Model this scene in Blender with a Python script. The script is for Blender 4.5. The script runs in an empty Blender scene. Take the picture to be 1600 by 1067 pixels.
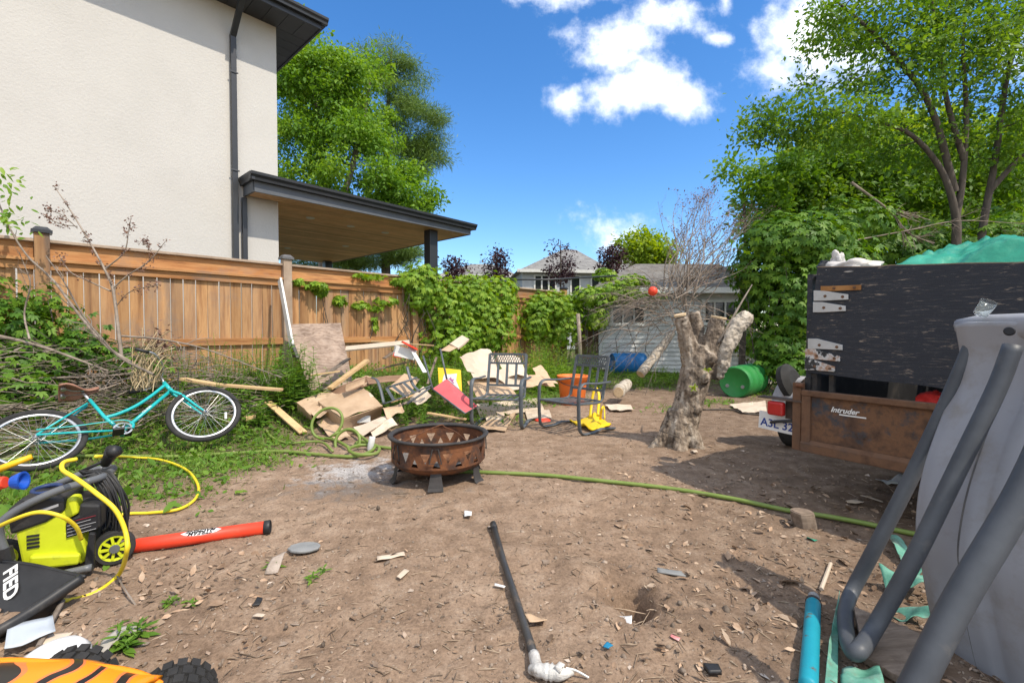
import bpy, bmesh, math, random
import numpy as np
from math import radians as R, sin, cos, pi, sqrt
from mathutils import Vector as V, Matrix, noise as mn
random.seed(7); rng = np.random.default_rng(7)
S = bpy.context.scene
# ------------------------------------------------------------------ camera
CAMZ = 1.25; PITCH = R(1.4); F = 733.0
cd = bpy.data.cameras.new('camera'); cam = bpy.data.objects.new('camera', cd)
S.collection.objects.link(cam); S.camera = cam
cam.location = (0, 0, CAMZ); cam.rotation_euler = (pi/2 - PITCH, 0, 0)
cd.sensor_width = 36; cd.lens = F/1600*36; cd.clip_start = .05; cd.clip_end = 2000
# ------------------------------------------------------------------ sun, sky, exposure
SUN = V((.80, -.60, 0)).normalized()*cos(R(54)) + V((0, 0, sin(R(54))))
ld = bpy.data.lights.new('sun', 'SUN'); ld.energy = 2.6; ld.angle = R(.6); ld.color = (1, .90, .76)
sun = bpy.data.objects.new('sun', ld); S.collection.objects.link(sun)
sun.rotation_euler = (-SUN).to_track_quat('-Z', 'Y').to_euler(); sun.location = (8, -6, 14)
S.view_settings.view_transform = 'Standard'; S.view_settings.look = 'None'
S.view_settings.exposure = .88; S.view_settings.gamma = 1
W = bpy.data.worlds.new('World'); S.world = W; W.use_nodes = True
wt = W.node_tree; wn = wt.nodes; wl = wt.links; wn.clear()
def wnode(t, **k):
    n = wn.new(t)
    for a, b in k.items(): setattr(n, a, b)
    return n
def wmath(op, a, b=None, c=None, clamp=False):
    n = wnode('ShaderNodeMath', operation=op, use_clamp=clamp)
    for i, x in enumerate((a, b, c)):
        if x is None: continue
        if isinstance(x, (int, float)): n.inputs[i].default_value = x
        else: wl.new(x, n.inputs[i])
    return n.outputs[0]
sky = wnode('ShaderNodeTexSky', sky_type='NISHITA', sun_disc=False, sun_elevation=R(54), sun_rotation=math.atan2(.80, -.60))
sky.air_density = 1.0; sky.dust_density = .35; sky.ozone_density = 3.2; sky.altitude = 200
tcw = wnode('ShaderNodeTexCoord'); sep = wnode('ShaderNodeSeparateXYZ'); wl.new(tcw.outputs['Generated'], sep.inputs[0])
yy = wmath('MAXIMUM', sep.outputs[1], .02)
qx = wmath('DIVIDE', sep.outputs[0], yy); qz = wmath('DIVIDE', sep.outputs[2], yy)
def wnoise(scale, detail, rough):
    cb = wnode('ShaderNodeCombineXYZ'); wl.new(qx, cb.inputs[0]); wl.new(qz, cb.inputs[1])
    n = wnode('ShaderNodeTexNoise'); n.inputs['Scale'].default_value = scale
    n.inputs['Detail'].default_value = detail; n.inputs['Roughness'].default_value = rough
    wl.new(cb.outputs[0], n.inputs['Vector']); return n.outputs[0]
n1 = wnoise(9, 9, .62); n2 = wnoise(26, 6, .6)
nz = wmath('ADD', wmath('MULTIPLY', wmath('SUBTRACT', n1, .5), 2.7), wmath('MULTIPLY', wmath('SUBTRACT', n2, .5), .9))
dens = None
# cumulus: direction (as slopes), half-widths, weight
for (px, py, rx, ry, w) in [(1035, 38, 75, 34, 1), (975, 62, 85, 40, 1), (950, 92, 60, 45, 1), (975, 150, 75, 45, 1.1), (1060, 160, 60, 30, .9), (885, 160, 36, 34, .75), (1010, 130, 60, 60, 1),
                            (1255, 50, 75, 75, 1.2), (1205, 118, 60, 40, 1), (1300, 90, 80, 60, 1), (1280, -40, 120, 80, 1.1), (880, 2, 85, 24, .9), (1115, 68, 22, 10, .7), (1128, 12, 12, 22, .7),
                            (968, 366, 70, 34, .42), (700, -120, 260, 60, .8), (1700, 90, 150, 90, .9), (120, 120, 250, 60, .7)]:
    ax = wmath('MULTIPLY', wmath('SUBTRACT', qx, (px-800)/F), F/rx)
    az = wmath('MULTIPLY', wmath('SUBTRACT', qz, (515-py)/F), F/ry)
    d = wmath('SQRT', wmath('ADD', wmath('MULTIPLY', ax, ax), wmath('MULTIPLY', az, az)))
    d = wmath('MULTIPLY', wmath('SUBTRACT', 1.0, d), w)
    dens = d if dens is None else wmath('MAXIMUM', dens, d)
front = wmath('GREATER_THAN', sep.outputs[1], .03)
# unseen broken cloud overhead and behind the viewer, added as white fill light
nb = wnode('ShaderNodeTexNoise'); nb.inputs['Scale'].default_value = 2.6; nb.inputs['Detail'].default_value = 8; wl.new(tcw.outputs['Generated'], nb.inputs['Vector'])
def wrange(x, a, b):
    m_ = wnode('ShaderNodeMapRange', interpolation_type='SMOOTHSTEP'); m_.inputs[1].default_value = a; m_.inputs[2].default_value = b; wl.new(x, m_.inputs[0]); return m_.outputs[0]
fill_cloud = wmath('MULTIPLY', wmath('MAXIMUM', wrange(wmath('MULTIPLY', sep.outputs[1], -1.0), -.12, .16), wrange(sep.outputs[2], .70, .84)), wrange(nb.outputs[0], .36, .56))
fill_cloud = wmath('MULTIPLY', fill_cloud, wrange(sep.outputs[2], -.02, .05))
msk = wnode('ShaderNodeMapRange', interpolation_type='SMOOTHSTEP'); msk.inputs[1].default_value = -.16; msk.inputs[2].default_value = 1.10
wl.new(wmath('ADD', dens, nz), msk.inputs[0])
mk = wmath('MAXIMUM', wmath('MULTIPLY', msk.outputs[0], front), fill_cloud)
hsv = wnode('ShaderNodeHueSaturation'); hsv.inputs['Hue'].default_value = .503; hsv.inputs['Saturation'].default_value = 1.27; hsv.inputs['Value'].default_value = .87
wl.new(sky.outputs[0], hsv.inputs['Color'])
ccol = wnode('ShaderNodeMixRGB'); ccol.inputs[1].default_value = (4.6, 5.0, 5.7, 1); ccol.inputs[2].default_value = (6.2, 6.3, 6.4, 1)
wl.new(n1, ccol.inputs[0])
mx = wnode('ShaderNodeMixRGB'); wl.new(mk, mx.inputs[0]); wl.new(hsv.outputs[0], mx.inputs[1]); wl.new(ccol.outputs[0], mx.inputs[2])
bg = wnode('ShaderNodeBackground'); bg.inputs[1].default_value = .15
wl.new(mx.outputs[0], bg.inputs[0]); wo = wnode('ShaderNodeOutputWorld'); wl.new(bg.outputs[0], wo.inputs[0])

# ------------------------------------------------------------------ places: fence line, terrain, picture-to-place helpers
TH = math.atan(.92); DX, DY = sin(TH), cos(TH); NX, NY = -DY, DX           # along the fence / away behind it
FD = 10.93*DY                                                              # distance of the fence line from the camera
def fpt(s, off=0.0, z=0.0): return V((NX*(FD+off) + DX*s, NY*(FD+off) + DY*s, z))
def fdist(x, y): return FD - (x*NX + y*NY)
def sstep(a, b, x): t = np.clip((x-a)/(b-a), 0, 1); return t*t*(3-2*t)
HOLE = (.555, 2.16)
def H(x, y):
    d = fdist(x, y)
    amp = .50 - .36*sstep(8.0, 12.5, y)
    h = amp*(1-sstep(.1, 2.7, d))
    r = np.hypot(x-HOLE[0], y-HOLE[1])
    an = np.arctan2(y-HOLE[1], x-HOLE[0]); rr = r*(1+.22*np.sin(2*an+.6)+.12*np.sin(5*an))
    h = h - .10*(1-sstep(.02, .20, rr)) - .19*(1-sstep(.035, .105, np.hypot(x-HOLE[0]-.02, y-HOLE[1]-.04))) + .02*np.exp(-((rr-.24)/.07)**2)
    h = h + .012*np.sin(x*1.3+y*.7) + .012*np.sin(y*1.9-x*.6)
    return h
def ray(px, py):
    u = (px-800)/F; vd = (py-533.5)/F
    return u, cos(PITCH)-vd*sin(PITCH), -sin(PITCH)-vd*cos(PITCH)
def P(px, py, Y):
    a, b, c = ray(px, py); k = Y/b
    return V((a*k, Y, CAMZ+c*k))
def G(px, py, dz=0.0):
    a, b, c = ray(px, py); z = 0.0
    for i in range(30):
        k = (z+dz-CAMZ)/min(c, -.01); x, y = a*k, b*k
        z = .5*z + .5*float(H(x, y))
    return V((x, y, z+dz))
def gz(x, y): return float(H(x, y))

# ------------------------------------------------------------------ object helpers
ORG = {}
def link(o): S.collection.objects.link(o); return o
def tag(o, label=None, cat=None, group=None, kind=None):
    if label: o['label'] = label
    if cat: o['category'] = cat
    if group: o['group'] = group
    if kind: o['kind'] = kind
    return o
def thing(name, label, cat, loc=(0, 0, 0), group=None):
    o = link(bpy.data.objects.new(name, None)); o.location = loc; o.empty_display_size = .1
    ORG[o.name] = V(loc); return tag(o, label, cat, group)
def dup(root, loc, rz=0.0, label=None, scale=None):
    def cp(o, par):
        c = link(o.copy()); c.parent = par
        if par is not None: c.matrix_parent_inverse = o.matrix_parent_inverse.copy()
        for ch in list(o.children): cp(ch, c)
        return c
    c = cp(root, None); c.location = loc; c.rotation_euler = (0, 0, rz)
    if scale: c.scale = (scale,)*3
    if label: c['label'] = label
    return c
def finish(o, parent, org):
    if parent is not None: o.parent = parent; ORG[o.name] = org
    else: o.location = org; ORG[o.name] = V(org)
    return link(o)
def frame(d, up=(0, 0, 1)):
    d = V(d).normalized(); up = V(up)
    if abs(d.dot(up.normalized())) > .99: up = V((0, 1, 0)) if abs(d.y) < .9 else V((1, 0, 0))
    s = d.cross(up).normalized(); u = s.cross(d).normalized()
    return d, s, u
class MB:
    def __init__(self, T=None): self.v, self.f, self.r, self.m, self.T = [], [], [], [], T
    def add(self, vs, fs, rnd=None, m=0):
        k = len(self.v); rnd = random.random() if rnd is None else rnd
        for p in vs: self.v.append(self.T @ V(p) if self.T else V(p)); self.r.append(rnd)
        for f in fs: self.f.append(tuple(i+k for i in f)); self.m.append(m)
        return self
    def box(self, c, s, M=None, rnd=None, m=0):
        c = V(c); M = M or Matrix.Identity(3); a, b, d = s[0]/2, s[1]/2, s[2]/2
        vs = [c + M @ V((x*a, y*b, z*d)) for x in (-1, 1) for y in (-1, 1) for z in (-1, 1)]
        return self.add(vs, [(0, 1, 3, 2), (4, 6, 7, 5), (0, 4, 5, 1), (2, 3, 7, 6), (0, 2, 6, 4), (1, 5, 7, 3)], rnd, m)
    def beam(self, p0, p1, w, h, up=(0, 0, 1), rnd=None, m=0):
        p0, p1 = V(p0), V(p1); d, s, u = frame(p1-p0, up)
        M = Matrix((d, s, u)).transposed()
        return self.box((p0+p1)/2, ((p1-p0).length, w, h), M, rnd, m)
    def tube(self, pts, rad, n=8, caps=True, rnd=None, m=0, closed=False, sq=None):
        pts = [V(p) for p in pts]; N = len(pts)
        rad = [rad]*N if isinstance(rad, (int, float)) else list(rad)
        vs, fs = [], []; u = None
        for i, p in enumerate(pts):
            if closed: t = pts[(i+1) % N]-pts[i-1]
            else: t = pts[min(i+1, N-1)]-pts[max(i-1, 0)]
            t = t.normalized() if t.length > 1e-9 else V((0, 0, 1))
            if u is None: _, _, u = frame(t)
            u = (u - t*u.dot(t)); u = u.normalized() if u.length > 1e-6 else frame(t)[2]
            s = t.cross(u)
            for k in range(n):
                a = 2*pi*k/n + (pi/n if sq else 0)
                vs.append(p + (u*cos(a)*(sq[1] if sq else 1) + s*sin(a)*(sq[0] if sq else 1))*rad[i])
        for i in range(N if closed else N-1):
            j = (i+1) % N
            for k in range(n): fs.append((i*n+k, i*n+(k+1) % n, j*n+(k+1) % n, j*n+k))
        if caps and not closed: fs += [tuple(range(n-1, -1, -1)), tuple(range((N-1)*n, N*n))]
        return self.add(vs, fs, rnd, m)
    def lathe(self, prof, c, axis=(0, 0, 1), n=24, rnd=None, m=0, up=(0, 0, 1), closed=False):
        c = V(c); d, s, u = frame(axis, up); vs, fs = [], []
        for r, z in prof:
            for k in range(n): a = 2*pi*k/n; vs.append(c + d*z + (s*cos(a)+u*sin(a))*r)
        L = len(prof)
        for i in range(L if closed else L-1):
            j = (i+1) % L
            for k in range(n): fs.append((i*n+k, i*n+(k+1) % n, j*n+(k+1) % n, j*n+k))
        return self.add(vs, fs, rnd, m)
    def disc(self, c, r, axis, n=20, rnd=None, m=0):
        d, s, u = frame(axis); c = V(c)
        return self.add([c+(s*cos(2*pi*k/n)+u*sin(2*pi*k/n))*r for k in range(n)], [tuple(range(n))], rnd, m)
    def prism(self, poly, off, rnd=None, m=0):
        n = len(poly); off = V(off); vs = [V(p) for p in poly]+[V(p)+off for p in poly]
        fs = [tuple(range(n-1, -1, -1)), tuple(range(n, 2*n))]+[(i, (i+1) % n, n+(i+1) % n, n+i) for i in range(n)]
        return self.add(vs, fs, rnd, m)
    def sheet(self, g, th=.004, rnd=None, m=0):
        r, c = len(g), len(g[0]); g = [[V(p) for p in row] for row in g]; top, bot = [], []
        for i in range(r):
            for j in range(c):
                a = g[min(i+1, r-1)][j]-g[max(i-1, 0)][j]; b = g[i][min(j+1, c-1)]-g[i][max(j-1, 0)]
                nn = a.cross(b); nn = nn.normalized() if nn.length > 1e-9 else V((0, 0, 1))
                top.append(g[i][j]+nn*th/2); bot.append(g[i][j]-nn*th/2)
        k = r*c; fs = []
        for i in range(r-1):
            for j in range(c-1):
                a, b, cc, d = i*c+j, i*c+j+1, (i+1)*c+j+1, (i+1)*c+j
                fs += [(a, d, cc, b), (k+a, k+b, k+cc, k+d)]
        per = [j for j in range(c)]+[i*c+c-1 for i in range(1, r)]+[(r-1)*c+j for j in range(c-2, -1, -1)]+[i*c for i in range(r-2, 0, -1)]
        for i in range(len(per)):
            a, b = per[i], per[(i+1) % len(per)]; fs.append((a, b, k+b, k+a))
        return self.add(top+bot, fs, rnd, m)
    def build(self, name, mat, parent=None, smooth=False, bevel=0, loc=None, solid=0, sub=0, fix=True):
        me = bpy.data.meshes.new(name)
        if parent is not None: org = ORG[parent.name]
        elif loc is not None: org = V(loc)
        else:
            xs = [p.x for p in self.v]; ys = [p.y for p in self.v]
            org = V(((min(xs)+max(xs))/2, (min(ys)+max(ys))/2, min(p.z for p in self.v)))
        me.from_pydata([p-org for p in self.v], [], self.f)
        a = me.attributes.new('rnd', 'FLOAT', 'POINT'); a.data.foreach_set('value', self.r)
        for mt in (mat if isinstance(mat, (list, tuple)) else [mat]): me.materials.append(mt)
        me.polygons.foreach_set('material_index', self.m)
        if fix:
            bm = bmesh.new(); bm.from_mesh(me); bmesh.ops.recalc_face_normals(bm, faces=bm.faces); bm.to_mesh(me); bm.free()
        if smooth: me.polygons.foreach_set('use_smooth', [True]*len(me.polygons))
        me.update()
        o = bpy.data.objects.new(name, me)
        if solid: md = o.modifiers.new('solid', 'SOLIDIFY'); md.thickness = solid; md.offset = 0
        if bevel: md = o.modifiers.new('bevel', 'BEVEL'); md.width = bevel; md.segments = 2; md.limit_method = 'ANGLE'; md.angle_limit = R(40)
        if sub: md = o.modifiers.new('sub', 'SUBSURF'); md.levels = sub; md.render_levels = sub
        return finish(o, parent, org)
def arc(c, a, b, r, t0, t1, n=8):                       # points of an arc in the plane of a, b
    c, a, b = V(c), V(a), V(b)
    return [c+(a*cos(t0+(t1-t0)*i/n)+b*sin(t0+(t1-t0)*i/n))*r for i in range(n+1)]
def curve(pts, n=8):                                    # Catmull-Rom through points
    pts = [V(p) for p in pts]; q = [pts[0]*2-pts[1]]+pts+[pts[-1]*2-pts[-2]]; out = []
    for i in range(1, len(q)-2):
        a, b, c, d = q[i-1:i+3]
        for k in range(n):
            t = k/n; out.append(.5*((2*b)+(c-a)*t+(2*a-5*b+4*c-d)*t*t+(3*b-a-3*c+d)*t**3))
    return out+[pts[-1]]
# scatter one small template many times into ONE mesh (leaves of one crown, blades of one lawn, ...)
def scatter(name, tv, tf, mats, pos, rnd, mat, parent=None, loc=None, smooth=False, kind=None):
    tv = np.asarray(tv, float); N = len(pos); K = len(tv)
    v = np.einsum('nij,kj->nki', mats, tv) + pos[:, None, :]
    v = v.reshape(-1, 3)
    org = ORG[parent.name] if parent is not None else V(loc if loc is not None else (float(v[:, 0].mean()), float(v[:, 1].mean()), float(v[:, 2].min())))
    v = v - np.array(org)
    ls = [len(f) for f in tf]; flat = np.concatenate([np.array(f) for f in tf]); L = len(flat)
    loops = (flat[None, :] + (np.arange(N)*K)[:, None]).reshape(-1)
    st1 = np.concatenate([[0], np.cumsum(ls)[:-1]]); starts = (st1[None, :] + (np.arange(N)*L)[:, None]).reshape(-1)
    me = bpy.data.meshes.new(name); me.vertices.add(N*K); me.vertices.foreach_set('co', v.astype(np.float32).reshape(-1))
    me.loops.add(N*L); me.loops.foreach_set('vertex_index', loops.astype(np.int32))
    me.polygons.add(N*len(tf)); me.polygons.foreach_set('loop_start', starts.astype(np.int32))
    try: me.polygons.foreach_set('loop_total', np.tile(ls, N).astype(np.int32))
    except Exception: pass
    a = me.attributes.new('rnd', 'FLOAT', 'POINT'); a.data.foreach_set('value', np.repeat(rnd, K).astype(np.float32))
    me.materials.append(mat); me.update(calc_edges=True); me.validate()
    if smooth: me.polygons.foreach_set('use_smooth', [True]*len(me.polygons))
    o = bpy.data.objects.new(name, me)
    if kind: o['kind'] = kind
    return finish(o, parent, org)
def unit(a): return a/np.maximum(np.linalg.norm(a, axis=1, keepdims=True), 1e-9)
def basis(d, up):                                       # columns: side, forward (d), normal
    d = unit(d); s = unit(np.cross(d, up)); n = np.cross(s, d)
    return np.stack([s, d, n], axis=2)
LEAF_V = [(0, 0, 0), (.5, .42, .10), (0, 1, -.06), (-.5, .42, .10)]; LEAF_F = [(0, 1, 2, 3)]
OVAL_V = [(0, 0, 0), (.36, .25, .07), (.44, .55, .08), (0, 1, -.05), (-.44, .55, .08), (-.36, .25, .07)]; OVAL_F = [(0, 1, 2, 3), (0, 3, 4, 5)]
def leaves(name, pos, d, up, L, Wd, rnd, mat, parent=None, oval=False, **k):
    B = basis(d, up); sc = np.stack([Wd, L, Wd], axis=1); B = B*sc[:, None, :]
    return scatter(name, OVAL_V if oval else LEAF_V, OVAL_F if oval else LEAF_F, B, pos, rnd, mat, parent, **k)
def rdir(n): return unit(rng.normal(size=(n, 3)))
def dupe_text(s, size, T, mat, name, parent, ext=.0006, align='CENTER', shear=0, bold=0):
    cu = bpy.data.curves.new(name, 'FONT'); cu.body = s; cu.size = size; cu.extrude = ext; cu.align_x = align; cu.align_y = 'CENTER'; cu.shear = shear; cu.offset = bold
    cu.resolution_u = 3
    t = link(bpy.data.objects.new('text', cu)); bpy.context.view_layer.update()
    me = bpy.data.meshes.new_from_object(t.evaluated_get(bpy.context.evaluated_depsgraph_get()))
    bpy.data.objects.remove(t); bpy.data.curves.remove(cu)
    me.transform(T)
    org = ORG[parent.name]; me.transform(Matrix.Translation(-org))
    me.materials.clear(); me.materials.append(mat); me.name = name
    return finish(bpy.data.objects.new(name, me), parent, org)
def TM(o, x, y, z=None):                                # matrix from origin and axes
    x, y = V(x).normalized(), V(y); z = x.cross(y).normalized(); y = z.cross(x)
    return Matrix(((x.x, y.x, z.x, o[0]), (x.y, y.y, z.y, o[1]), (x.z, y.z, z.z, o[2]), (0, 0, 0, 1)))

# ------------------------------------------------------------------ materials
def newmat(name):
    m = bpy.data.materials.new(name); m.use_nodes = True; nt = m.node_tree
    return m, nt, nt.nodes['Principled BSDF']
def ramp(nt, fac, cols, pos=None, const=False):
    r = nt.nodes.new('ShaderNodeValToRGB'); e = r.color_ramp.elements
    if const: r.color_ramp.interpolation = 'CONSTANT'
    n = len(cols); pos = pos or [i/(n-1) for i in range(n)]
    while len(e) < n: e.new(.5)
    for i in range(n): e[i].position = pos[i]; e[i].color = (*cols[i], 1)
    nt.links.new(fac, r.inputs[0]); return r.outputs[0]
def tnoise(nt, scale, detail=5, rough=.6, stretch=(1, 1, 1), coords='Object', dist=0):
    tc = nt.nodes.new('ShaderNodeTexCoord'); mp = nt.nodes.new('ShaderNodeMapping'); mp.inputs['Scale'].default_value = stretch
    nt.links.new(tc.outputs[coords], mp.inputs[0])
    n = nt.nodes.new('ShaderNodeTexNoise'); n.inputs['Scale'].default_value = scale; n.inputs['Detail'].default_value = detail
    n.inputs['Roughness'].default_value = rough; n.inputs['Distortion'].default_value = dist; nt.links.new(mp.outputs[0], n.inputs['Vector'])
    return n.outputs[0]
def mixc(nt, fac, a, b, mode='MIX'):
    m = nt.nodes.new('ShaderNodeMixRGB'); m.blend_type = mode
    for i, x in enumerate((fac, a, b)):
        if isinstance(x, (int, float)): m.inputs[i].default_value = x
        elif isinstance(x, tuple): m.inputs[i].default_value = (*x, 1)
        else: nt.links.new(x, m.inputs[i])
    return m.outputs[0]
def mth(nt, op, a, b=None, clamp=False):
    m = nt.nodes.new('ShaderNodeMath'); m.operation = op; m.use_clamp = clamp
    for i, x in enumerate((a, b)):
        if x is None: continue
        if isinstance(x, (int, float)): m.inputs[i].default_value = x
        else: nt.links.new(x, m.inputs[i])
    return m.outputs[0]
def attr(nt, n='rnd'):
    a = nt.nodes.new('ShaderNodeAttribute'); a.attribute_name = n; return a.outputs['Fac']
def bumpit(nt, b, h, strength=.3, dist=.01):
    n = nt.nodes.new('ShaderNodeBump'); n.inputs['Strength'].default_value = strength; n.inputs['Distance'].default_value = dist
    nt.links.new(h, n.inputs['Height']); nt.links.new(n.outputs[0], b.inputs['Normal'])
MATS = {}
def pm(name, cols, scale=6, rough=.7, bump=.15, bscale=None, metal=0, stretch=(1, 1, 1), rnd=0, detail=6, spec=.35, pos=None, dirt=None, dscale=3, dlo=.5, dhi=.7, bdist=.01, coords='Object'):
    if name in MATS: return MATS[name]
    m, nt, b = newmat(name)
    c = ramp(nt, tnoise(nt, scale, detail, .62, stretch, coords), cols, pos or [.3+.4*i/(max(len(cols), 2)-1) for i in range(len(cols))]) if len(cols) > 1 else None
    if c is None:
        rg = nt.nodes.new('ShaderNodeRGB'); rg.outputs[0].default_value = (*cols[0], 1); c = rg.outputs[0]
    if rnd:
        h = nt.nodes.new('ShaderNodeHueSaturation'); nt.links.new(c, h.inputs['Color'])
        nt.links.new(mth(nt, 'ADD', mth(nt, 'MULTIPLY', attr(nt), 2*rnd), 1-rnd), h.inputs['Value']); c = h.outputs[0]
    if dirt:
        mk = nt.nodes.new('ShaderNodeMapRange'); mk.inputs[1].default_value = dlo; mk.inputs[2].default_value = dhi
        nt.links.new(tnoise(nt, dscale, 8, .7), mk.inputs[0]); c = mixc(nt, mk.outputs[0], c, dirt)
    nt.links.new(c, b.inputs['Base Color'])
    b.inputs['Roughness'].default_value = rough; b.inputs['Metallic'].default_value = metal; b.inputs['Specular IOR Level'].default_value = spec
    if bump: bumpit(nt, b, tnoise(nt, bscale or scale*3, 5, .6, stretch, coords), bump, bdist)
    MATS[name] = m; return m
def leafmat(name, cols, trans=.35, rough=.5, nsc=.9):
    if name in MATS: return MATS[name]
    m, nt, b = newmat(name)
    f = mth(nt, 'ADD', mth(nt, 'MULTIPLY', attr(nt), .7), mth(nt, 'MULTIPLY', tnoise(nt, nsc, 2), .4), True)
    c = ramp(nt, f, cols); nt.links.new(c, b.inputs['Base Color']); b.inputs['Roughness'].default_value = rough; b.inputs['Specular IOR Level'].default_value = .3
    t = nt.nodes.new('ShaderNodeBsdfTranslucent'); h = nt.nodes.new('ShaderNodeHueSaturation'); h.inputs['Hue'].default_value = .485; h.inputs['Saturation'].default_value = 1.1; h.inputs['Value'].default_value = 1.5
    nt.links.new(c, h.inputs['Color']); nt.links.new(h.outputs[0], t.inputs[0])
    mx = nt.nodes.new('ShaderNodeMixShader'); mx.inputs[0].default_value = trans
    nt.links.new(b.outputs[0], mx.inputs[1]); nt.links.new(t.outputs[0], mx.inputs[2]); nt.links.new(mx.outputs[0], nt.nodes['Material Output'].inputs[0])
    MATS[name] = m; return m
M_cedar = pm('cedar', [(.125, .057, .022), (.33, .165, .066), (.45, .25, .108), (.24, .11, .042)], 2.2, .75, .25, 8, stretch=(4, 4, .35), rnd=.22, dirt=(.20, .17, .145), dscale=1.3, dlo=.56, dhi=.85)
def grey_some(m, lo, amt):
    nt = m.node_tree; b = nt.nodes['Principled BSDF']; l = b.inputs['Base Color'].links[0]; c = l.from_socket
    f = nt.nodes.new('ShaderNodeMapRange'); f.inputs[1].default_value = lo; f.inputs[2].default_value = 1; f.inputs[4].default_value = amt
    wn_ = nt.nodes.new('ShaderNodeTexWhiteNoise'); wn_.noise_dimensions = '1D'; nt.links.new(attr(nt), wn_.inputs['W']); nt.links.new(wn_.outputs['Value'], f.inputs[0])
    st = mth(nt, 'MULTIPLY', f.outputs[0], ramp(nt, tnoise(nt, 1.6, 5, .6, (3, 3, .5)), [(.1, .1, .1), (1, 1, 1)], [.35, .65]))
    nt.links.new(mixc(nt, st, c, (.19, .155, .125)), b.inputs['Base Color'])
grey_some(M_cedar, .45, .85)
M_cedarh = pm('cedar_rail', [(.13, .058, .024), (.33, .145, .05), (.42, .215, .084), (.22, .10, .042)], 2.2, .75, .25, 8, stretch=(.5, .5, 5), rnd=.18, dirt=(.22, .19, .165), dscale=1.1, dlo=.52, dhi=.8)
M_cap = pm('weathered_rail', [(.28, .20, .14), (.42, .33, .25)], 5, .8, .2, rnd=.15)
M_darkmetal = pm('dark_metal', [(.022, .025, .030), (.030, .033, .039)], 6, .42, 0, spec=.5)
M_stucco = pm('stucco', [(.50, .486, .452), (.525, .51, .476), (.54, .526, .49)], 1.1, .9, .5, 26, spec=.12, bdist=.012, detail=9, dirt=(.46, .446, .412), dscale=.7, dlo=.6, dhi=1)
M_soffitwood = pm('ceiling_wood', [(.60, .36, .18), (.76, .49, .27)], 3, .55, .1, stretch=(1, 1, 1), rnd=.2)
M_lamp = pm('lamp_lens', [(.7, .7, .68)], 3, .4, 0)
M_whitepaint = pm('white_paint', [(.60, .60, .57), (.74, .74, .71)], 5, .7, .15, rnd=.06, dirt=(.36, .34, .29), dscale=4, dlo=.56, dhi=.8)
M_glass = pm('dark_glass', [(.02, .024, .026), (.045, .05, .05)], 2, .12, 0, spec=.6)
M_greyroof = None
def shingle(name, c1, c2, sc):
    m, nt, b = newmat(name); br = nt.nodes.new('ShaderNodeTexBrick'); tc = nt.nodes.new('ShaderNodeTexCoord')
    nt.links.new(tc.outputs['Object'], br.inputs['Vector']); br.inputs['Scale'].default_value = sc
    br.inputs['Color1'].default_value = (*c1, 1); br.inputs['Color2'].default_value = (*c2, 1); br.inputs['Mortar'].default_value = (c1[0]*.6, c1[1]*.6, c1[2]*.6, 1)
    br.inputs['Mortar Size'].default_value = .012; br.inputs['Brick Width'].default_value = .6; br.inputs['Row Height'].default_value = .25
    c = mixc(nt, .45, br.outputs[0], ramp(nt, tnoise(nt, 3, 8, .7), [tuple(x*.6 for x in c1), tuple(x*1.35 for x in c2)], [.35, .65]))
    nt.links.new(c, b.inputs['Base Color']); b.inputs['Roughness'].default_value = .95; b.inputs['Specular IOR Level'].default_value = .1
    bumpit(nt, b, tnoise(nt, 40, 4), .4); return m
M_roof = shingle('grey_shingles', (.19, .185, .18), (.25, .245, .235), 2.0)
M_roofold = shingle('worn_shingles', (.135, .125, .12), (.20, .19, .175), 2.2)
M_bark = pm('bark', [(.07, .055, .042), (.17, .14, .11), (.26, .225, .185)], 5, .9, .8, 14, stretch=(2, 2, .5), bdist=.02)
M_barkdark = pm('dark_bark', [(.05, .04, .032), (.12, .10, .08)], 7, .9, .5, stretch=(2, 2, .5))
M_deadwood = pm('dead_wood', [(.12, .095, .075), (.24, .195, .155), (.33, .28, .235)], 9, .9, .4, rnd=.3)
M_leaf_broad = leafmat('leaf_broad', [(.07, .165, .018), (.15, .29, .032), (.27, .40, .052)], .4)
M_leaf_pine = leafmat('leaf_pine', [(.07, .135, .028), (.13, .215, .045), (.20, .29, .065)], .25)
M_leaf_right = leafmat('leaf_right', [(.05, .125, .016), (.115, .23, .026), (.22, .34, .04)], .4)
M_leaf_yellow = leafmat('leaf_yellow', [(.13, .23, .018), (.23, .34, .03), (.33, .41, .045)], .45)
M_leaf_vine = leafmat('leaf_vine', [(.075, .17, .014), (.18, .32, .024), (.31, .42, .04)], .35)
M_leaf_bush = leafmat('leaf_bush', [(.035, .105, .014), (.09, .20, .02), (.19, .32, .032)], .35)
M_leaf_purple = leafmat('leaf_purple', [(.022, .010, .014), (.045, .018, .022), (.08, .03, .035)], .2)
M_grass = leafmat('grass_green', [(.06, .13, .015), (.14, .24, .03), (.26, .32, .07)], .35)
M_weed = leafmat('weed_green', [(.05, .13, .014), (.115, .235, .026), (.21, .32, .045)], .35)
M_straw = pm('straw', [(.33, .25, .14), (.45, .36, .22)], 8, .9, 0, rnd=.3)

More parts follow.
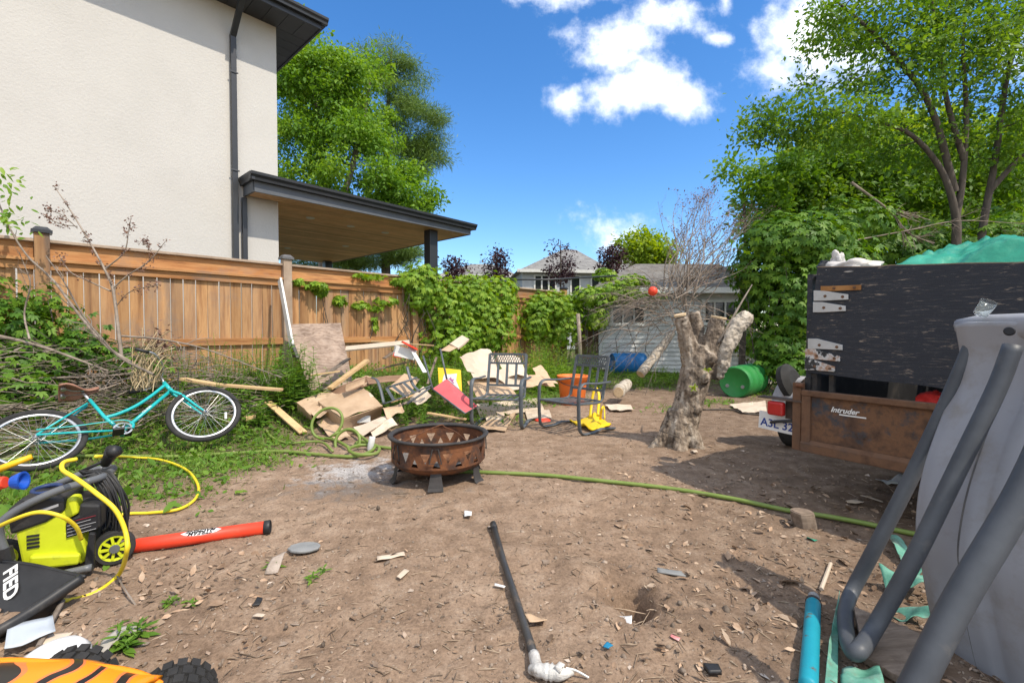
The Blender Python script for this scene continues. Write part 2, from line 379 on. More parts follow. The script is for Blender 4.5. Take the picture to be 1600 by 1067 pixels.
# ------------------------------------------------------------------ the ground: one sheet to the horizon
def axis(lo, hi, a, b, step, gmul=1.25):
    mid = list(np.arange(a, b+1e-6, step)); L = []; s = step; x = a
    while x > lo: s *= gmul; x -= s; L.append(x)
    Rr = []; s = step; x = mid[-1]
    while x < hi: s *= gmul; x += s; Rr.append(x)
    return np.array(L[::-1]+mid+Rr)
gx = axis(-400, 400, -4.2, 3.2, .032); gy = axis(-60, 900, 1.15, 6.2, .03)
XX, YY = np.meshgrid(gx, gy); ZZ = H(XX, YY)
near = (YY < 14) & (np.abs(XX) < 12)
zr = np.zeros_like(ZZ); fr = random.Random(4)
for k in range(46):                                      # footprints trodden into the dirt
    fx, fy, fa = fr.uniform(-1.6, 1.9), fr.uniform(1.5, 5.2), fr.uniform(0, pi); dx, dy = XX-fx, YY-fy; uu, vv = dx*cos(fa)+dy*sin(fa), -dx*sin(fa)+dy*cos(fa)
    q_ = np.sqrt((uu/.135)**2+(vv/.05)**2); ZZ = ZZ-.011*(1-sstep(.7, 1.05, q_))+.005*np.exp(-((q_-1.2)/.18)**2)
for i, j in zip(*np.nonzero(near)):
    x, y = XX[i, j], YY[i, j]
    zr[i, j] = .016*mn.fractal((x*2.1, y*2.1, 0), .9, 2.1, 4) + .0095*mn.fractal((x*9, y*9, 3), .7, 2, 4) + .0045*mn.noise((x*31, y*31, 5))
ZZ = ZZ + zr
ny_, nx_ = ZZ.shape; idx = np.arange(ny_*nx_).reshape(ny_, nx_)
quads = np.stack([idx[:-1, :-1], idx[:-1, 1:], idx[1:, 1:], idx[1:, :-1]], axis=-1).reshape(-1, 4)
me = bpy.data.meshes.new('ground'); me.from_pydata(np.stack([XX, YY, ZZ], -1).reshape(-1, 3).tolist(), [], quads.tolist())
me.polygons.foreach_set('use_smooth', [True]*len(me.polygons))
def veg_np(x, y):                                       # where things grow: 1 by the fence, 0 on the trodden dirt
    d = fdist(x, y)
    e = 3.05 + .55*np.sin(x*1.7+1) + .35*np.sin(y*2.3+x) + .5*(1-sstep(3.5, 6, y))*1.2
    return 1-sstep(e-1.1, e+.35, d)
vg = me.attributes.new('veg', 'FLOAT', 'POINT')
back = sstep(9, 13, YY)*.8
vg.data.foreach_set('value', np.clip(np.maximum(veg_np(XX, YY), back), 0, 1).astype(np.float32).reshape(-1))
m, nt, b = newmat('dirt')
big = tnoise(nt, .8, 6, .65); mid = tnoise(nt, 6, 8, .7); fine = tnoise(nt, 60, 6, .75)
c = ramp(nt, big, [(.17, .115, .077), (.275, .195, .137), (.37, .275, .20)], [.34, .5, .68])
c = mixc(nt, .55, c, ramp(nt, mid, [(.11, .072, .048), (.27, .188, .130), (.43, .33, .245)], [.30, .5, .70]), 'MIX')
c = mixc(nt, .8, c, ramp(nt, fine, [(.45, .43, .42), (.97, .96, .95), (1.35, 1.33, 1.3)], [.30, .5, .72]), 'MULTIPLY')
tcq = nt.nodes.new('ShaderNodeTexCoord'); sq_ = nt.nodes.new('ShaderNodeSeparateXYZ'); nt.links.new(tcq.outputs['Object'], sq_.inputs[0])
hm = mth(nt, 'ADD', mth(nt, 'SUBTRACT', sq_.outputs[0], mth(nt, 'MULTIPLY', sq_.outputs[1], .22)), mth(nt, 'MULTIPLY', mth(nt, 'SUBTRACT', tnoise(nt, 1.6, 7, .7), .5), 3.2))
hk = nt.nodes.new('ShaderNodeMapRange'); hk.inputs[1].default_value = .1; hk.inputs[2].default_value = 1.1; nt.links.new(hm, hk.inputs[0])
c = mixc(nt, mth(nt, 'MULTIPLY', hk.outputs[0], .5), c, ramp(nt, mid, [(.05, .034, .024), (.12, .083, .058), (.20, .15, .11)], [.3, .5, .7]))   # darker brown ramp towards the right, broken up by noise
lk = nt.nodes.new('ShaderNodeMapRange'); lk.inputs[1].default_value = .56; lk.inputs[2].default_value = .66; nt.links.new(tnoise(nt, 2.3, 6, .7), lk.inputs[0])
c = mixc(nt, mth(nt, 'MULTIPLY', lk.outputs[0], .38), c, (.125, .088, .062))   # loose dark soil kicked about
# pale dust specks and dark crumbs of soil
vo = nt.nodes.new('ShaderNodeTexVoronoi'); vo.inputs['Scale'].default_value = 42; tc = nt.nodes.new('ShaderNodeTexCoord'); nt.links.new(tc.outputs['Object'], vo.inputs['Vector'])
sp = mth(nt, 'LESS_THAN', vo.outputs['Distance'], .16); sp = mth(nt, 'MULTIPLY', sp, mth(nt, 'GREATER_THAN', mid, .53))
c = mixc(nt, mth(nt, 'MULTIPLY', sp, .55), c, (.42, .35, .28))
# ash spilled beside the fire pit
ge = nt.nodes.new('ShaderNodeSeparateXYZ'); nt.links.new(tc.outputs['Object'], ge.inputs[0])
def blob(cx, cy, rx, ry):
    ax = mth(nt, 'DIVIDE', mth(nt, 'SUBTRACT', ge.outputs[0], cx), rx); ay = mth(nt, 'DIVIDE', mth(nt, 'SUBTRACT', ge.outputs[1], cy), ry)
    return mth(nt, 'SUBTRACT', 1.0, mth(nt, 'SQRT', mth(nt, 'ADD', mth(nt, 'MULTIPLY', ax, ax), mth(nt, 'MULTIPLY', ay, ay))))
a1 = mth(nt, 'ADD', blob(-1.36, 4.02, .52, .52), mth(nt, 'MULTIPLY', mth(nt, 'SUBTRACT', mid, .5), 3.4))
mk = nt.nodes.new('ShaderNodeMapRange'); mk.inputs[1].default_value = .1; mk.inputs[2].default_value = .75; nt.links.new(a1, mk.inputs[0])
c = mixc(nt, mth(nt, 'MULTIPLY', mk.outputs[0], .8), c, ramp(nt, fine, [(.10, .10, .105), (.40, .39, .385), (.58, .57, .56)], [.3, .5, .65]))
a2 = mth(nt, 'ADD', blob(-1.15, 3.62, .75, .38), mth(nt, 'MULTIPLY', mth(nt, 'SUBTRACT', mid, .5), 4.2))
mk = nt.nodes.new('ShaderNodeMapRange'); mk.inputs[1].default_value = .15; mk.inputs[2].default_value = .8; nt.links.new(a2, mk.inputs[0])
c = mixc(nt, mth(nt, 'MULTIPLY', mk.outputs[0], .6), c, (.085, .078, .075))
gm = mth(nt, 'MULTIPLY', attr(nt, 'veg'), mth(nt, 'ADD', .35, mth(nt, 'MULTIPLY', mid, .9)), True)
c = mixc(nt, gm, c, ramp(nt, fine, [(.03, .04, .012), (.075, .085, .03), (.14, .12, .06)], [.3, .5, .7]))
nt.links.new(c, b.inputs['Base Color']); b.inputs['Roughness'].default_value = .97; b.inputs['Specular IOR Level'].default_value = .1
hh = mth(nt, 'ADD', mth(nt, 'MULTIPLY', mid, .9), mth(nt, 'ADD', mth(nt, 'MULTIPLY', fine, .30), mth(nt, 'MULTIPLY', sp, .12))); bumpit(nt, b, hh, .75, .028)
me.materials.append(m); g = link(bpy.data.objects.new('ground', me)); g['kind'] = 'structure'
# ------------------------------------------------------------------ the cedar fence
def on_plane_z(px, py, z):
    a, b, c = ray(px, py); k = (z-CAMZ)/c; return V((a*k, b*k, z))
posts = [-5.2, -2.45, .343, 3.198, 5.73, 8.35, 10.9]
Dv, Nv = V((DX, DY, 0)), V((NX, NY, 0)); RF = Matrix((Dv, Nv, V((0, 0, 1)))).transposed()
fence = thing('cedar_fence', 'tall weathered orange cedar board fence with capped posts in front of the pale house', 'fence', fpt(3.2, 0, .3))
for i, s in enumerate(posts):
    p = fpt(s, -.035); b = MB(); zt = 2.41
    b.box(p+V((0, 0, (zt+.2)/2)), (.135, .135, zt-.2), RF); po = b.build('post', M_cedar if i != 3 else M_cap, fence, bevel=.006)
    b = MB(); b.box(p+V((0, 0, zt+.018)), (.185, .185, .036), RF)
    q = [p+RF @ V((x*.085, y*.085, zt+.036)) for x, y in ((-1, -1), (1, -1), (1, 1), (-1, 1))]; q2 = [p+RF @ V((x*.05, y*.05, zt+.075)) for x, y in ((-1, -1), (1, -1), (1, 1), (-1, 1))]
    b.add(q+q2, [(0, 1, 5, 4), (1, 2, 6, 5), (2, 3, 7, 6), (3, 0, 4, 7), (4, 5, 6, 7)]); b.build('post_cap', M_darkmetal if i != 3 else pm('grey_cap', [(.09, .09, .095), (.13, .13, .13)], 6, .6), po)
for i in range(len(posts)-1):
    s0, s1 = posts[i]+.068, posts[i+1]-.068; L = s1-s0; sm = (s0+s1)/2
    b = MB(); n = round(L/.149); w = L/n
    for k in range(n):
        s = s0+w*(k+.5); zb = .22+random.uniform(-.02, .02)
        b.box(fpt(s, 0, (zb+2.02)/2), (w-(.010 if i < 3 else .006)-random.uniform(0, .004), .019, 2.02-zb), RF @ Matrix.Rotation(random.uniform(-.006, .006), 3, 'Y'))
    b.build('board_panel', M_cedar, fence)
    b = MB(); b.box(fpt(sm, -.004, 2.205), (L, .022, .19), RF); b.build('top_board', M_cedarh, fence, bevel=.003)
    b = MB(); b.box(fpt(sm, -.036, 2.04), (L, .038, .135), RF, rnd=.45); b.box(fpt(sm, -.075, 2.09), (L, .038, .038), RF, rnd=.7); b.build('middle_rail', M_cedarh, fence, bevel=.004)
    b = MB(); b.box(fpt(sm, -.036, 1.07), (L, .038, .105), RF); b.build('lower_rail', M_cedarh, fence, bevel=.004)
    b = MB(); b.box(fpt(sm, -.01, 2.322), (L+.0, .125, .036), RF); b.build('cap_rail', M_cap, fence, bevel=.004)
# low wooden gate in the gap between fence end and shed
gt = thing('wooden_gate', 'dark brown board gate in shade between the vine covered fence and the white shed', 'gate', P(922, 585, 13.9))
b = MB(); q = P(922, 560, 13.9)
for k in range(5): b.box((q.x-.36+k*.18, 13.9, .85), (.172, .025, 1.6))
b.build('board_panel', pm('gate_wood', [(.12, .075, .045), (.22, .14, .085)], 3, .85, .3, stretch=(3, 3, .4), rnd=.2), gt)
for z in (.45, 1.35): b = MB(); b.box((q.x, 13.86, z), (.9, .04, .1)); b.build('rail', M_cedarh, gt)

# ------------------------------------------------------------------ the neighbour's house
house = thing('stucco_house', 'tall pale stucco house with black gutters behind the cedar fence', 'house', fpt(-2, 5, .3))
SC, OW = 3.787, 1.8; ZS = 7.24
def hbox(b, s0, s1, o0, o1, z0, z1, rnd=None): b.box(fpt((s0+s1)/2, (o0+o1)/2, (z0+z1)/2), (abs(s1-s0), abs(o1-o0), abs(z1-z0)), RF, rnd)
b = MB(); hbox(b, -14, SC, OW, 12, .2, ZS+.05); b.build('wall', M_stucco, house)
b = MB(); e = .62
k = -14.5
while k < SC+e-.01:                                      # side soffit: vented panels across
    w = min(.30, SC+e-k); hbox(b, k+.004, k+w-.004, OW-e+.012, OW-.003, ZS, ZS+.03); k += w
k = OW
while k < 12:
    hbox(b, SC+.003, SC+e-.012, k+.004, k+.296, ZS, ZS+.03); k += .30
b.build('soffit', pm('black_soffit', [(.035, .037, .042), (.045, .047, .052)], 5, .5, 0, rnd=.15), house)
b = MB(); hbox(b, -14.5, SC+e, OW-e-.02, OW-e+.01, ZS-.02, ZS+.2); hbox(b, SC+e-.01, SC+e+.02, OW-e+.012, 12, ZS-.02, ZS+.2); b.build('fascia', M_darkmetal, house)
def gutter(b, p0, p1, out, w=.12, h=.12):                # K-style gutter profile swept along p0-p1
    p0, p1, out = V(p0), V(p1), V(out).normalized(); z = V((0, 0, 1))
    prof = [(0, 0), (w*.6, 0), (w*.68, h*.35), (w*.95, h*.65), (w, h), (w-.012, h), (w-.014, h*.9), (.006, h*.9)]
    vs = [p0+out*x+z*y for x, y in prof]+[p1+out*x+z*y for x, y in prof]; n = len(prof)
    b.add(vs, [(i, (i+1) % n, n+(i+1) % n, n+i) for i in range(n)]+[tuple(range(n)), tuple(range(2*n-1, n-1, -1))])
b = MB(); gutter(b, fpt(-14.5, OW-e-.022, ZS+.07), fpt(SC+e+.1, OW-e-.022, ZS+.07), -Nv); gutter(b, fpt(SC+e+.022, OW-e, ZS+.07), fpt(SC+e+.022, 12, ZS+.07), Dv); b.build('gutter', M_darkmetal, house)
b = MB(); q = [fpt(-14.5, OW-e, ZS+.2), fpt(SC+e, OW-e, ZS+.2), fpt(SC+e, 12.6, ZS+.2), fpt(-14.5, 12.6, ZS+.2)]; t = [fpt(-9, 6.9, ZS+2.6), fpt(SC-4.6, 6.9, ZS+2.6)]
b.add(q+t, [(0, 1, 5, 4), (1, 2, 5), (2, 3, 4, 5), (3, 0, 4), (3, 2, 1, 0)]); b.build('roof', M_roof, house)
b = MB(); hbox(b, SC+.2, SC+.95, 5.2, 9, 5.72, 5.98); b.build('rear_roof_edge', M_darkmetal, house)
def spout(b, s, o, z0, z1, w=.095, d=.075): hbox(b, s-w/2, s+w/2, o-d-.02, o-.02, z0, z1)
ds = 2.995
b = MB(); spout(b, ds, OW, .3, 6.72)
b.beam(fpt(ds, OW-.06, 6.69), fpt(ds, OW-e-.06, 7.22), .095, .075, up=Nv)
for z in (2.2, 4.2, 6.0): hbox(b, ds-.07, ds+.07, OW-.108, OW-.096, z, z+.03)
b.build('downspout', M_darkmetal, house, bevel=.008)
b = MB(); spout(b, ds+.155, OW, .3, 3.75, .085); b.build('downspout', M_darkmetal, house, bevel=.008)
# porch roof on the rear
PS0, PS1, PO0, PO1, PZ = 3.17, 8.49, 1.28, 9.3, 3.78
b = MB(); o = PO0+.02
while o < PO1-.02:
    w = min(.14, PO1-.02-o); hbox(b, (PS0+.02 if o+w < OW-.005 else SC+.004), PS1-.02, o+.008, o+w-.008, PZ+.012, PZ+.04); o += w
b.build('porch_ceiling', M_soffitwood, house)
M_fascia = pm('grey_fascia', [(.085, .095, .11), (.105, .115, .13)], 4, .5, 0)
b = MB(); hbox(b, PS0, PS1, PO0-.02, PO0+.018, PZ, PZ+.23); hbox(b, PS1-.018, PS1+.02, PO0+.02, PO1, PZ, PZ+.23); hbox(b, PS0-.02, PS0+.018, PO0+.02, OW-.004, PZ, PZ+.23); b.build('porch_fascia', M_fascia, house)
b = MB(); gutter(b, fpt(PS0-.1, PO0-.022, PZ+.19), fpt(PS1+.12, PO0-.022, PZ+.13), -Nv, .14, .14); gutter(b, fpt(PS1+.022, PO0-.1, PZ+.13), fpt(PS1+.022, PO1, PZ+.13), Dv, .14, .14); gutter(b, fpt(PS0-.022, PO0-.12, PZ+.19), fpt(PS0-.022, OW-.004, PZ+.19), -Dv, .085, .14); b.build('porch_gutter', M_darkmetal, house)
b = MB(); q = [fpt(PS0, PO0, PZ+.26), fpt(PS1, PO0, PZ+.26), fpt(PS1, PO1, PZ+.26), fpt(PS0, PO1, PZ+.26)]; t = [fpt(SC+.4, 4.4, PZ+.62), fpt(PS1-2, 4.4, PZ+.62)]
q[0] = fpt(PS0, PO0, PZ+.29)
b.add(q+t, [(0, 1, 5, 4), (1, 2, 5), (2, 3, 4, 5), (3, 0, 4)]); b.build('porch_roof', M_roof, house)
for s, o in ((7.48, 1.66), (8.2, 8.8)):
    b = MB(); hbox(b, s-.125, s+.125, o-.125, o+.125, .3, PZ+.008); b.build('porch_post', M_darkmetal, house, bevel=.01)
for px, py in ((548, 354), (485, 341), (449, 388), (602, 364), (540, 385)):
    p = on_plane_z(px, py, PZ); b = MB(); b.lathe([(.0, .0), (.085, 0), (.095, .006), (.095, .016)], p+V((0, 0, -.006)), n=20); b.build('downlight', M_lamp, house)

# ------------------------------------------------------------------ houses far behind
def hiphouse(label, cx, cy, w, d, eave, ridge, rl, wallm, roofm, wins, rot=0):
    t = thing('far_house', label, 'house', (cx, cy, 0))
    Rm = Matrix.Rotation(rot, 4, 'Z'); T = Matrix.Translation((cx, cy, 0)) @ Rm
    b = MB(T); b.box((0, 0, eave/2), (w, d, eave)); b.build('wall', wallm, t)
    b = MB(T); o = .35; q = [(-w/2-o, -d/2-o, eave), (w/2+o, -d/2-o, eave), (w/2+o, d/2+o, eave), (-w/2-o, d/2+o, eave)]; tp = [(rl[0], 0, ridge), (rl[1], 0, ridge)]
    b.add(q+tp, [(0, 1, 5, 4), (1, 2, 5), (2, 3, 4, 5), (3, 0, 4), (3, 2, 1, 0)]); b.build('roof', roofm, t)
    b = MB(T)
    for x0, x1, y0, y1 in ((-w/2-o, w/2+o, -d/2-o-.06, -d/2-o), (w/2+o, w/2+o+.06, -d/2-o-.06, d/2+o)): b.box(((x0+x1)/2, (y0+y1)/2, eave+.02), (x1-x0, y1-y0, .18))
    b.build('gutter', M_whitepaint, t)
    for x, z, ww, hh, n in wins:
        b = MB(T)
        for zz in (-hh/2, hh/2): b.box((x, -d/2-.03, z+zz), (ww+.1, .06, .1))
        for i in range(n+1): b.box((x-ww/2+ww*i/n, -d/2-.032, z), (.09, .058, hh-.1))
        f = b.build('window', M_whitepaint, t); b = MB(T); b.box((x, -d/2-.008, z), (ww, .016, hh)); b.build('pane', M_glass, f)
    return t
M_wallgrey = pm('pale_siding', [(.46, .48, .50), (.54, .56, .57)], 3, .8, 0)
hiphouse('distant grey roofed house low behind the vine covered fence, left of the other far houses', -2.3, 34, 5.0, 6, 4.75, 6.0, (-.6, .9), M_wallgrey, M_roof, [(1.5, 3.9, 1.2, 1.0, 2)])
hiphouse('distant two storey house with white framed windows and a tall grey hip roof', 2.75, 31, 5.2, 7, 4.62, 6.55, (.6, 1.5), M_wallgrey, M_roof, [(-1.25, 3.85, 1.25, 1.15, 3), (.55, 3.85, .55, 1.15, 1), (2.0, 3.85, 1.0, 1.1, 2)], .12)
hiphouse('distant house with a pale gable roof peeking over the shed roof', 8.4, 35, 4.4, 7, 4.9, 6.9, (-.3, .3), M_wallgrey, M_roof, [(-1.2, 4.1, .7, .9, 1)], -.2)

# ------------------------------------------------------------------ the white shed
shed = thing('white_shed', 'old white clapboard shed with a worn grey roof at the back of the yard', 'shed', (4.7, 15, 0))
SY = 13.6; SX0, SX1, SE = 2.56, 7.0, 2.42
def wall_courses(b, x0, x1, y, z0, z1, holes):
    z = z0
    while z < z1-.01:
        zt = min(z+.125, z1); segs = [(x0, x1)]
        for hx0, hx1, hz0, hz1 in holes:
            if zt > hz0+.02 and z < hz1-.02:
                ns = []
                for a, c in segs:
                    if hx0 > a: ns.append((a, min(c, hx0)))
                    if hx1 < c: ns.append((max(a, hx1), c))
                segs = [t for t in ns if t[1]-t[0] > .01]
        for a, c in segs:
            b.add([(a, y-.040, z), (c, y-.040, z), (c, y-.010, zt-.006), (a, y-.010, zt-.006), (a, y+.04, z), (c, y+.04, z), (c, y+.04, zt), (a, y+.04, zt)],
                  [(0, 1, 2, 3), (4, 7, 6, 5), (0, 4, 5, 1), (0, 3, 7, 4), (1, 5, 6, 2)])
        z = zt
wins = [(P(958, 0, SY).x, P(1011, 0, SY).x, P(0, 507, SY).z, P(0, 478, SY).z), (P(1104, 0, SY).x, P(1172, 0, SY).x, P(0, 506, SY).z, P(0, 470, SY).z)]
b = MB(); wall_courses(b, SX0, SX1, SY, .0, SE, wins); b.box((SX0+.02, SY+1.9, SE/2), (.04, 3.7, SE)); b.box((SX1-.02, SY+1.9, SE/2), (.04, 3.7, SE)); b.box(((SX0+SX1)/2, SY+3.75, SE/2), (SX1-SX0, .04, SE))
b.box(((SX0+SX1)/2, SY+1, .02), (SX1-SX0-.1, 1.7, .04)); b.build('wall', pm('shed_siding', [(.46, .46, .43), (.62, .62, .595), (.70, .70, .68)], 2, .8, .1, rnd=.10, dirt=(.22, .21, .16), dscale=2.2, dlo=.58, dhi=.85), shed)
for x in (SX0, SX1): b = MB(); b.box((x, SY-.03, SE/2), (.1, .06, SE)); b.build('corner_board', M_whitepaint, shed)
for (x0, x1, z0, z1), n in zip(wins, (3, 4)):
    b = MB()
    for zz in (z0, z1): b.box(((x0+x1)/2, SY-.02, zz), (x1-x0+.16, .09, .09))
    for i in range(n+1): b.box((x0+(x1-x0)*i/n, SY-.02, (z0+z1)/2), (.075 if i in (0, n) else .04, .085 if i in (0, n) else .05, z1-z0-.09))
    f = b.build('window', M_whitepaint, shed); b = MB(); b.box(((x0+x1)/2, SY+.02, (z0+z1)/2), (x1-x0, .01, z1-z0)); b.build('pane', M_glass, f)
b = MB(); o = .38; z0 = SE-.02; q = [(SX0-o, SY-o, z0), (SX1+o, SY-o, z0), (SX1+o, SY+3.8+o, z0), (SX0-o, SY+3.8+o, z0)]; tp = [(SX0+1.5, SY+1.9, 3.42), (SX1-.2, SY+1.9, 3.42)]
b.add(q+tp, [(0, 1, 5, 4), (1, 2, 5), (2, 3, 4, 5), (3, 0, 4), (3, 2, 1, 0)]); b.build('roof', M_roofold, shed)
b = MB(); b.box(((SX0+SX1)/2, SY-o-.02, z0-.03), (SX1-SX0+2*o, .035, .16)); b.box((SX0-o-.02, SY+1.9, z0-.03), (.035, 3.8+2*o, .16)); b.build('fascia', M_whitepaint, shed)

# ------------------------------------------------------------------ trees
def ell(n, shell=.35):
    d = rdir(n); r = (shell+(1-shell)*rng.random(n))**(1/2); return d*r[:, None]
def limb(b, p0, p1, r0, r1, wob=.08, n=6, sag=0.0, seg=5):
    p0, p1 = V(p0), V(p1); L = (p1-p0).length; pts = []
    for i in range(seg+1):
        t = i/seg; q = p0.lerp(p1, t); w = wob*L*sin(pi*t)
        pts.append(q+V((random.uniform(-w, w), random.uniform(-w, w), random.uniform(-w, w)+sag*L*sin(pi*t))))
    b.tube(pts, [r0+(r1-r0)*i/seg for i in range(seg+1)], n, caps=False); return pts
def leafball(cs, rs, npc, Ls, flat=.7, droop=.25):       # leaf positions round clump centres
    N = len(cs)*npc; c = np.repeat(np.array(cs), npc, 0); r = np.repeat(np.array(rs), npc)
    o = rng.normal(size=(N, 3))*.5; o[:, 2] *= flat; pos = c+o*r[:, None]
    out = unit(o+1e-6); d = unit(out*.8+rdir(N)*.9+np.array([0, 0, -droop]))
    up = unit(np.array([0, 0, 1.0])*.8+rdir(N)*.75+out*.25)
    L = Ls*np.clip(rng.lognormal(-.08, .32, N), .4, 1.8); return pos, d, up, L
def tree(name, label, cat, base, trunks, blobs, mat, bark, leafL, npc, ratio=.55, group=None, crad=.5, twig=.012, flat=.7, trunk_r=.2, oval=False, subs=None, pine=False):
    t = thing(name, label, cat, base, group); b = MB(); nodes = []
    for pts, r0, r1 in trunks:
        c = curve(pts, 5); n = len(c); b.tube(c, [r0+(r1-r0)*i/(n-1) for i in range(n)], 9, caps=False)
        for i in range(n//4, n): nodes.append((c[i], r0+(r1-r0)*i/(n-1)))
    cs, rs = [], []
    for px, py, rx, ry, Y, nc in blobs:
        C = P(px, py, Y); k = Y/F; e = ell(nc); ax = np.array([rx*k, (rx+ry)/2*k, ry*k])
        pts = np.array(C)+e*ax
        order = np.argsort([min((V(p)-q).length for q, _ in nodes) for p in pts])
        for i in order:
            p = V(pts[i]); q, r = min(nodes, key=lambda nd: (nd[0]-p).length+(.7*max(0, nd[0].z-p.z)))
            if (q-p).length > .15:
                rr = min(r*.6, .010+.011*(q-p).length); lp = limb(b, q, p, rr, .006, .07, 5, .05, 5)
                for w in lp[2:]: nodes.append((w, rr*.6))
            cs.append(pts[i]); rs.append(crad*random.uniform(.6, 1.25))
    b.build('trunk', bark, t, smooth=True)
    pos, d, up, L = leafball(cs, rs, npc, leafL, flat)
    if pine: L = L*1.0; Wd = L*.10
    else: Wd = L*ratio
    rnd = np.clip(.5*np.repeat(rng.random(len(cs)), npc)+.5*rng.random(len(pos)), 0, 1)
    leaves('crown', pos, d, up, L, Wd, rnd, mat, t, oval)
    return t
Yb = 23
tree('broadleaf_tree', 'big bright green broadleaf tree rising behind the stucco house', 'tree', P(500, 520, Yb)*1.0-V((0, 0, P(500, 520, Yb).z-.3)),
     [([V((P(505, 0, Yb).x, Yb, .3)), P(505, 350, Yb), P(500, 200, Yb), P(480, 90, Yb)], .34, .06), ([P(505, 380, Yb), P(545, 280, Yb), P(570, 170, Yb), P(580, 110, Yb)], .2, .05)],
     [(465, 90, 42, 70, Yb, 46), (505, 150, 60, 80, Yb, 60), (560, 150, 50, 80, Yb, 50), (480, 250, 70, 90, Yb+.6, 60), (560, 270, 75, 85, Yb-.6, 62), (640, 300, 42, 36, Yb-.5, 28), (610, 340, 60, 30, Yb-.6, 26)],
     M_leaf_broad, M_bark, .17, 215, crad=.62, flat=.7)
tree('pine_tree', 'long needled pine tree whose low bough shows under the porch roof', 'tree', (P(600, 0, 26).x, 26, .3),
     [([V((P(602, 0, 26).x, 26, .3)), P(602, 350, 26), P(605, 200, 26), P(612, 80, 26)], .3, .05)],
     [(625, 130, 30, 45, 26, 26), (650, 200, 45, 40, 26, 34), (655, 250, 34, 34, 26, 22), (600, 240, 40, 60, 26, 24), (590, 90, 30, 35, 26, 18), (575, 400, 62, 17, 26, 36), (640, 396, 26, 9, 26, 12), (520, 408, 60, 14, 27, 22)],
     M_leaf_pine, M_barkdark, .25, 420, crad=.75, flat=.42, pine=True)
tree('young_tree', 'small yellow green tree showing above the shed roof', 'tree', (P(1010, 0, 24).x, 24, 0), [([V((P(1010, 0, 24).x, 24, 0)), P(1010, 430, 24), P(1012, 375, 24)], .12, .03)],
     [(1005, 385, 34, 22, 24, 24), (1040, 398, 18, 18, 24, 12), (1000, 405, 40, 14, 24, 14)], M_leaf_yellow, M_bark, .20, 110, crad=.6)
for px, py, rx, ry, Y, lb in [(713, 425, 15, 19, 22, 'short dark purple leaved tree at far left, just above the vine covered fence'), (775, 413, 17, 28, 23, 'slender dark purple leaved tree between the two left far houses'),
                              (876, 412, 20, 36, 25, 'tall dark purple leaved tree in front of the tall hip roof'), (956, 405, 19, 20, 22, 'round dark purple leaved tree beside the shed roof')]:
    x = P(px, 0, Y).x
    tree('purple_tree', lb, 'tree', (x, Y, 0), [([V((x, Y, 0)), P(px, py+20, Y), P(px, py-ry, Y)], .07, .015)], [(px, py, rx, ry, Y, 26), (px, py+18, rx, 12, Y, 10)], M_leaf_purple, M_barkdark, .13, 46, crad=.4, group='purple leaved trees beyond the fence')

# tall loose tree on the right, many stems
YT = 9.6
def Pt(px, py, dy=0): return P(px, py, YT+dy)
xb = P(1500, 0, YT).x
tree('tall_tree', 'tall open crowned tree with several bare dark stems above the trailer', 'tree', (xb, YT, 0),
     [([V((xb, YT, 0)), Pt(1494, 390), Pt(1492, 330), Pt(1470, 265), Pt(1425, 212), Pt(1370, 190), Pt(1290, 170)], .095, .016),
      ([Pt(1494, 340), Pt(1504, 280), Pt(1510, 180), Pt(1505, 60), Pt(1520, -60)], .07, .016),
      ([V((xb+.35, YT+.2, 0)), Pt(1535, 360, .2), Pt(1555, 250, .2), Pt(1572, 130, .2), Pt(1600, 10, .2), Pt(1620, -80, .2)], .08, .022),
      ([Pt(1492, 300), Pt(1455, 170), Pt(1400, 90), Pt(1340, 30), Pt(1290, -10)], .07, .015), ([Pt(1506, 250), Pt(1480, 160), Pt(1465, 60), Pt(1450, -40)], .06, .015),
      ([Pt(1545, 300, .2), Pt(1600, 240), Pt(1650, 200)], .06, .02)],
     [(1235, 185, 60, 26, YT, 20), (1320, 195, 70, 34, YT-.4, 24), (1300, 105, 50, 45, YT+.3, 9), (1330, 30, 75, 42, YT, 30), (1400, 120, 75, 60, YT-.3, 26), (1420, 30, 70, 50, YT+.2, 26), (1500, 70, 70, 70, YT-.2, 32),
      (1580, 60, 60, 70, YT, 32), (1560, 190, 60, 70, YT+.3, 30), (1450, 220, 70, 40, YT+.5, 22), (1640, 150, 60, 120, YT, 26), (1480, -60, 180, 50, YT, 36), (1640, -40, 80, 60, YT, 18), (1200, 195, 30, 18, YT, 6), (1180, 215, 20, 10, YT, 4)],
     M_leaf_right, M_barkdark, .092, 88, crad=.40, flat=.75)
YD = 13.5
tree('dense_tree', 'dense mid green tree behind the tall open tree, above the dead brush', 'tree', (P(1330, 0, YD).x, YD, 0), [([V((P(1330, 0, YD).x, YD, 0)), P(1330, 400, YD), P(1325, 260, YD)], .22, .05)],
     [(1290, 275, 60, 34, YD, 28), (1360, 265, 70, 48, YD, 34), (1250, 310, 50, 45, YD, 28), (1215, 335, 40, 40, YD+.5, 20), (1330, 340, 110, 60, YD, 50), (1440, 300, 90, 70, YD, 44), (1530, 320, 90, 70, YD, 40), (1620, 310, 80, 80, YD, 30), (1430, 380, 160, 40, YD-.5, 40)],
     M_leaf_right, M_barkdark, .14, 130, crad=.5)
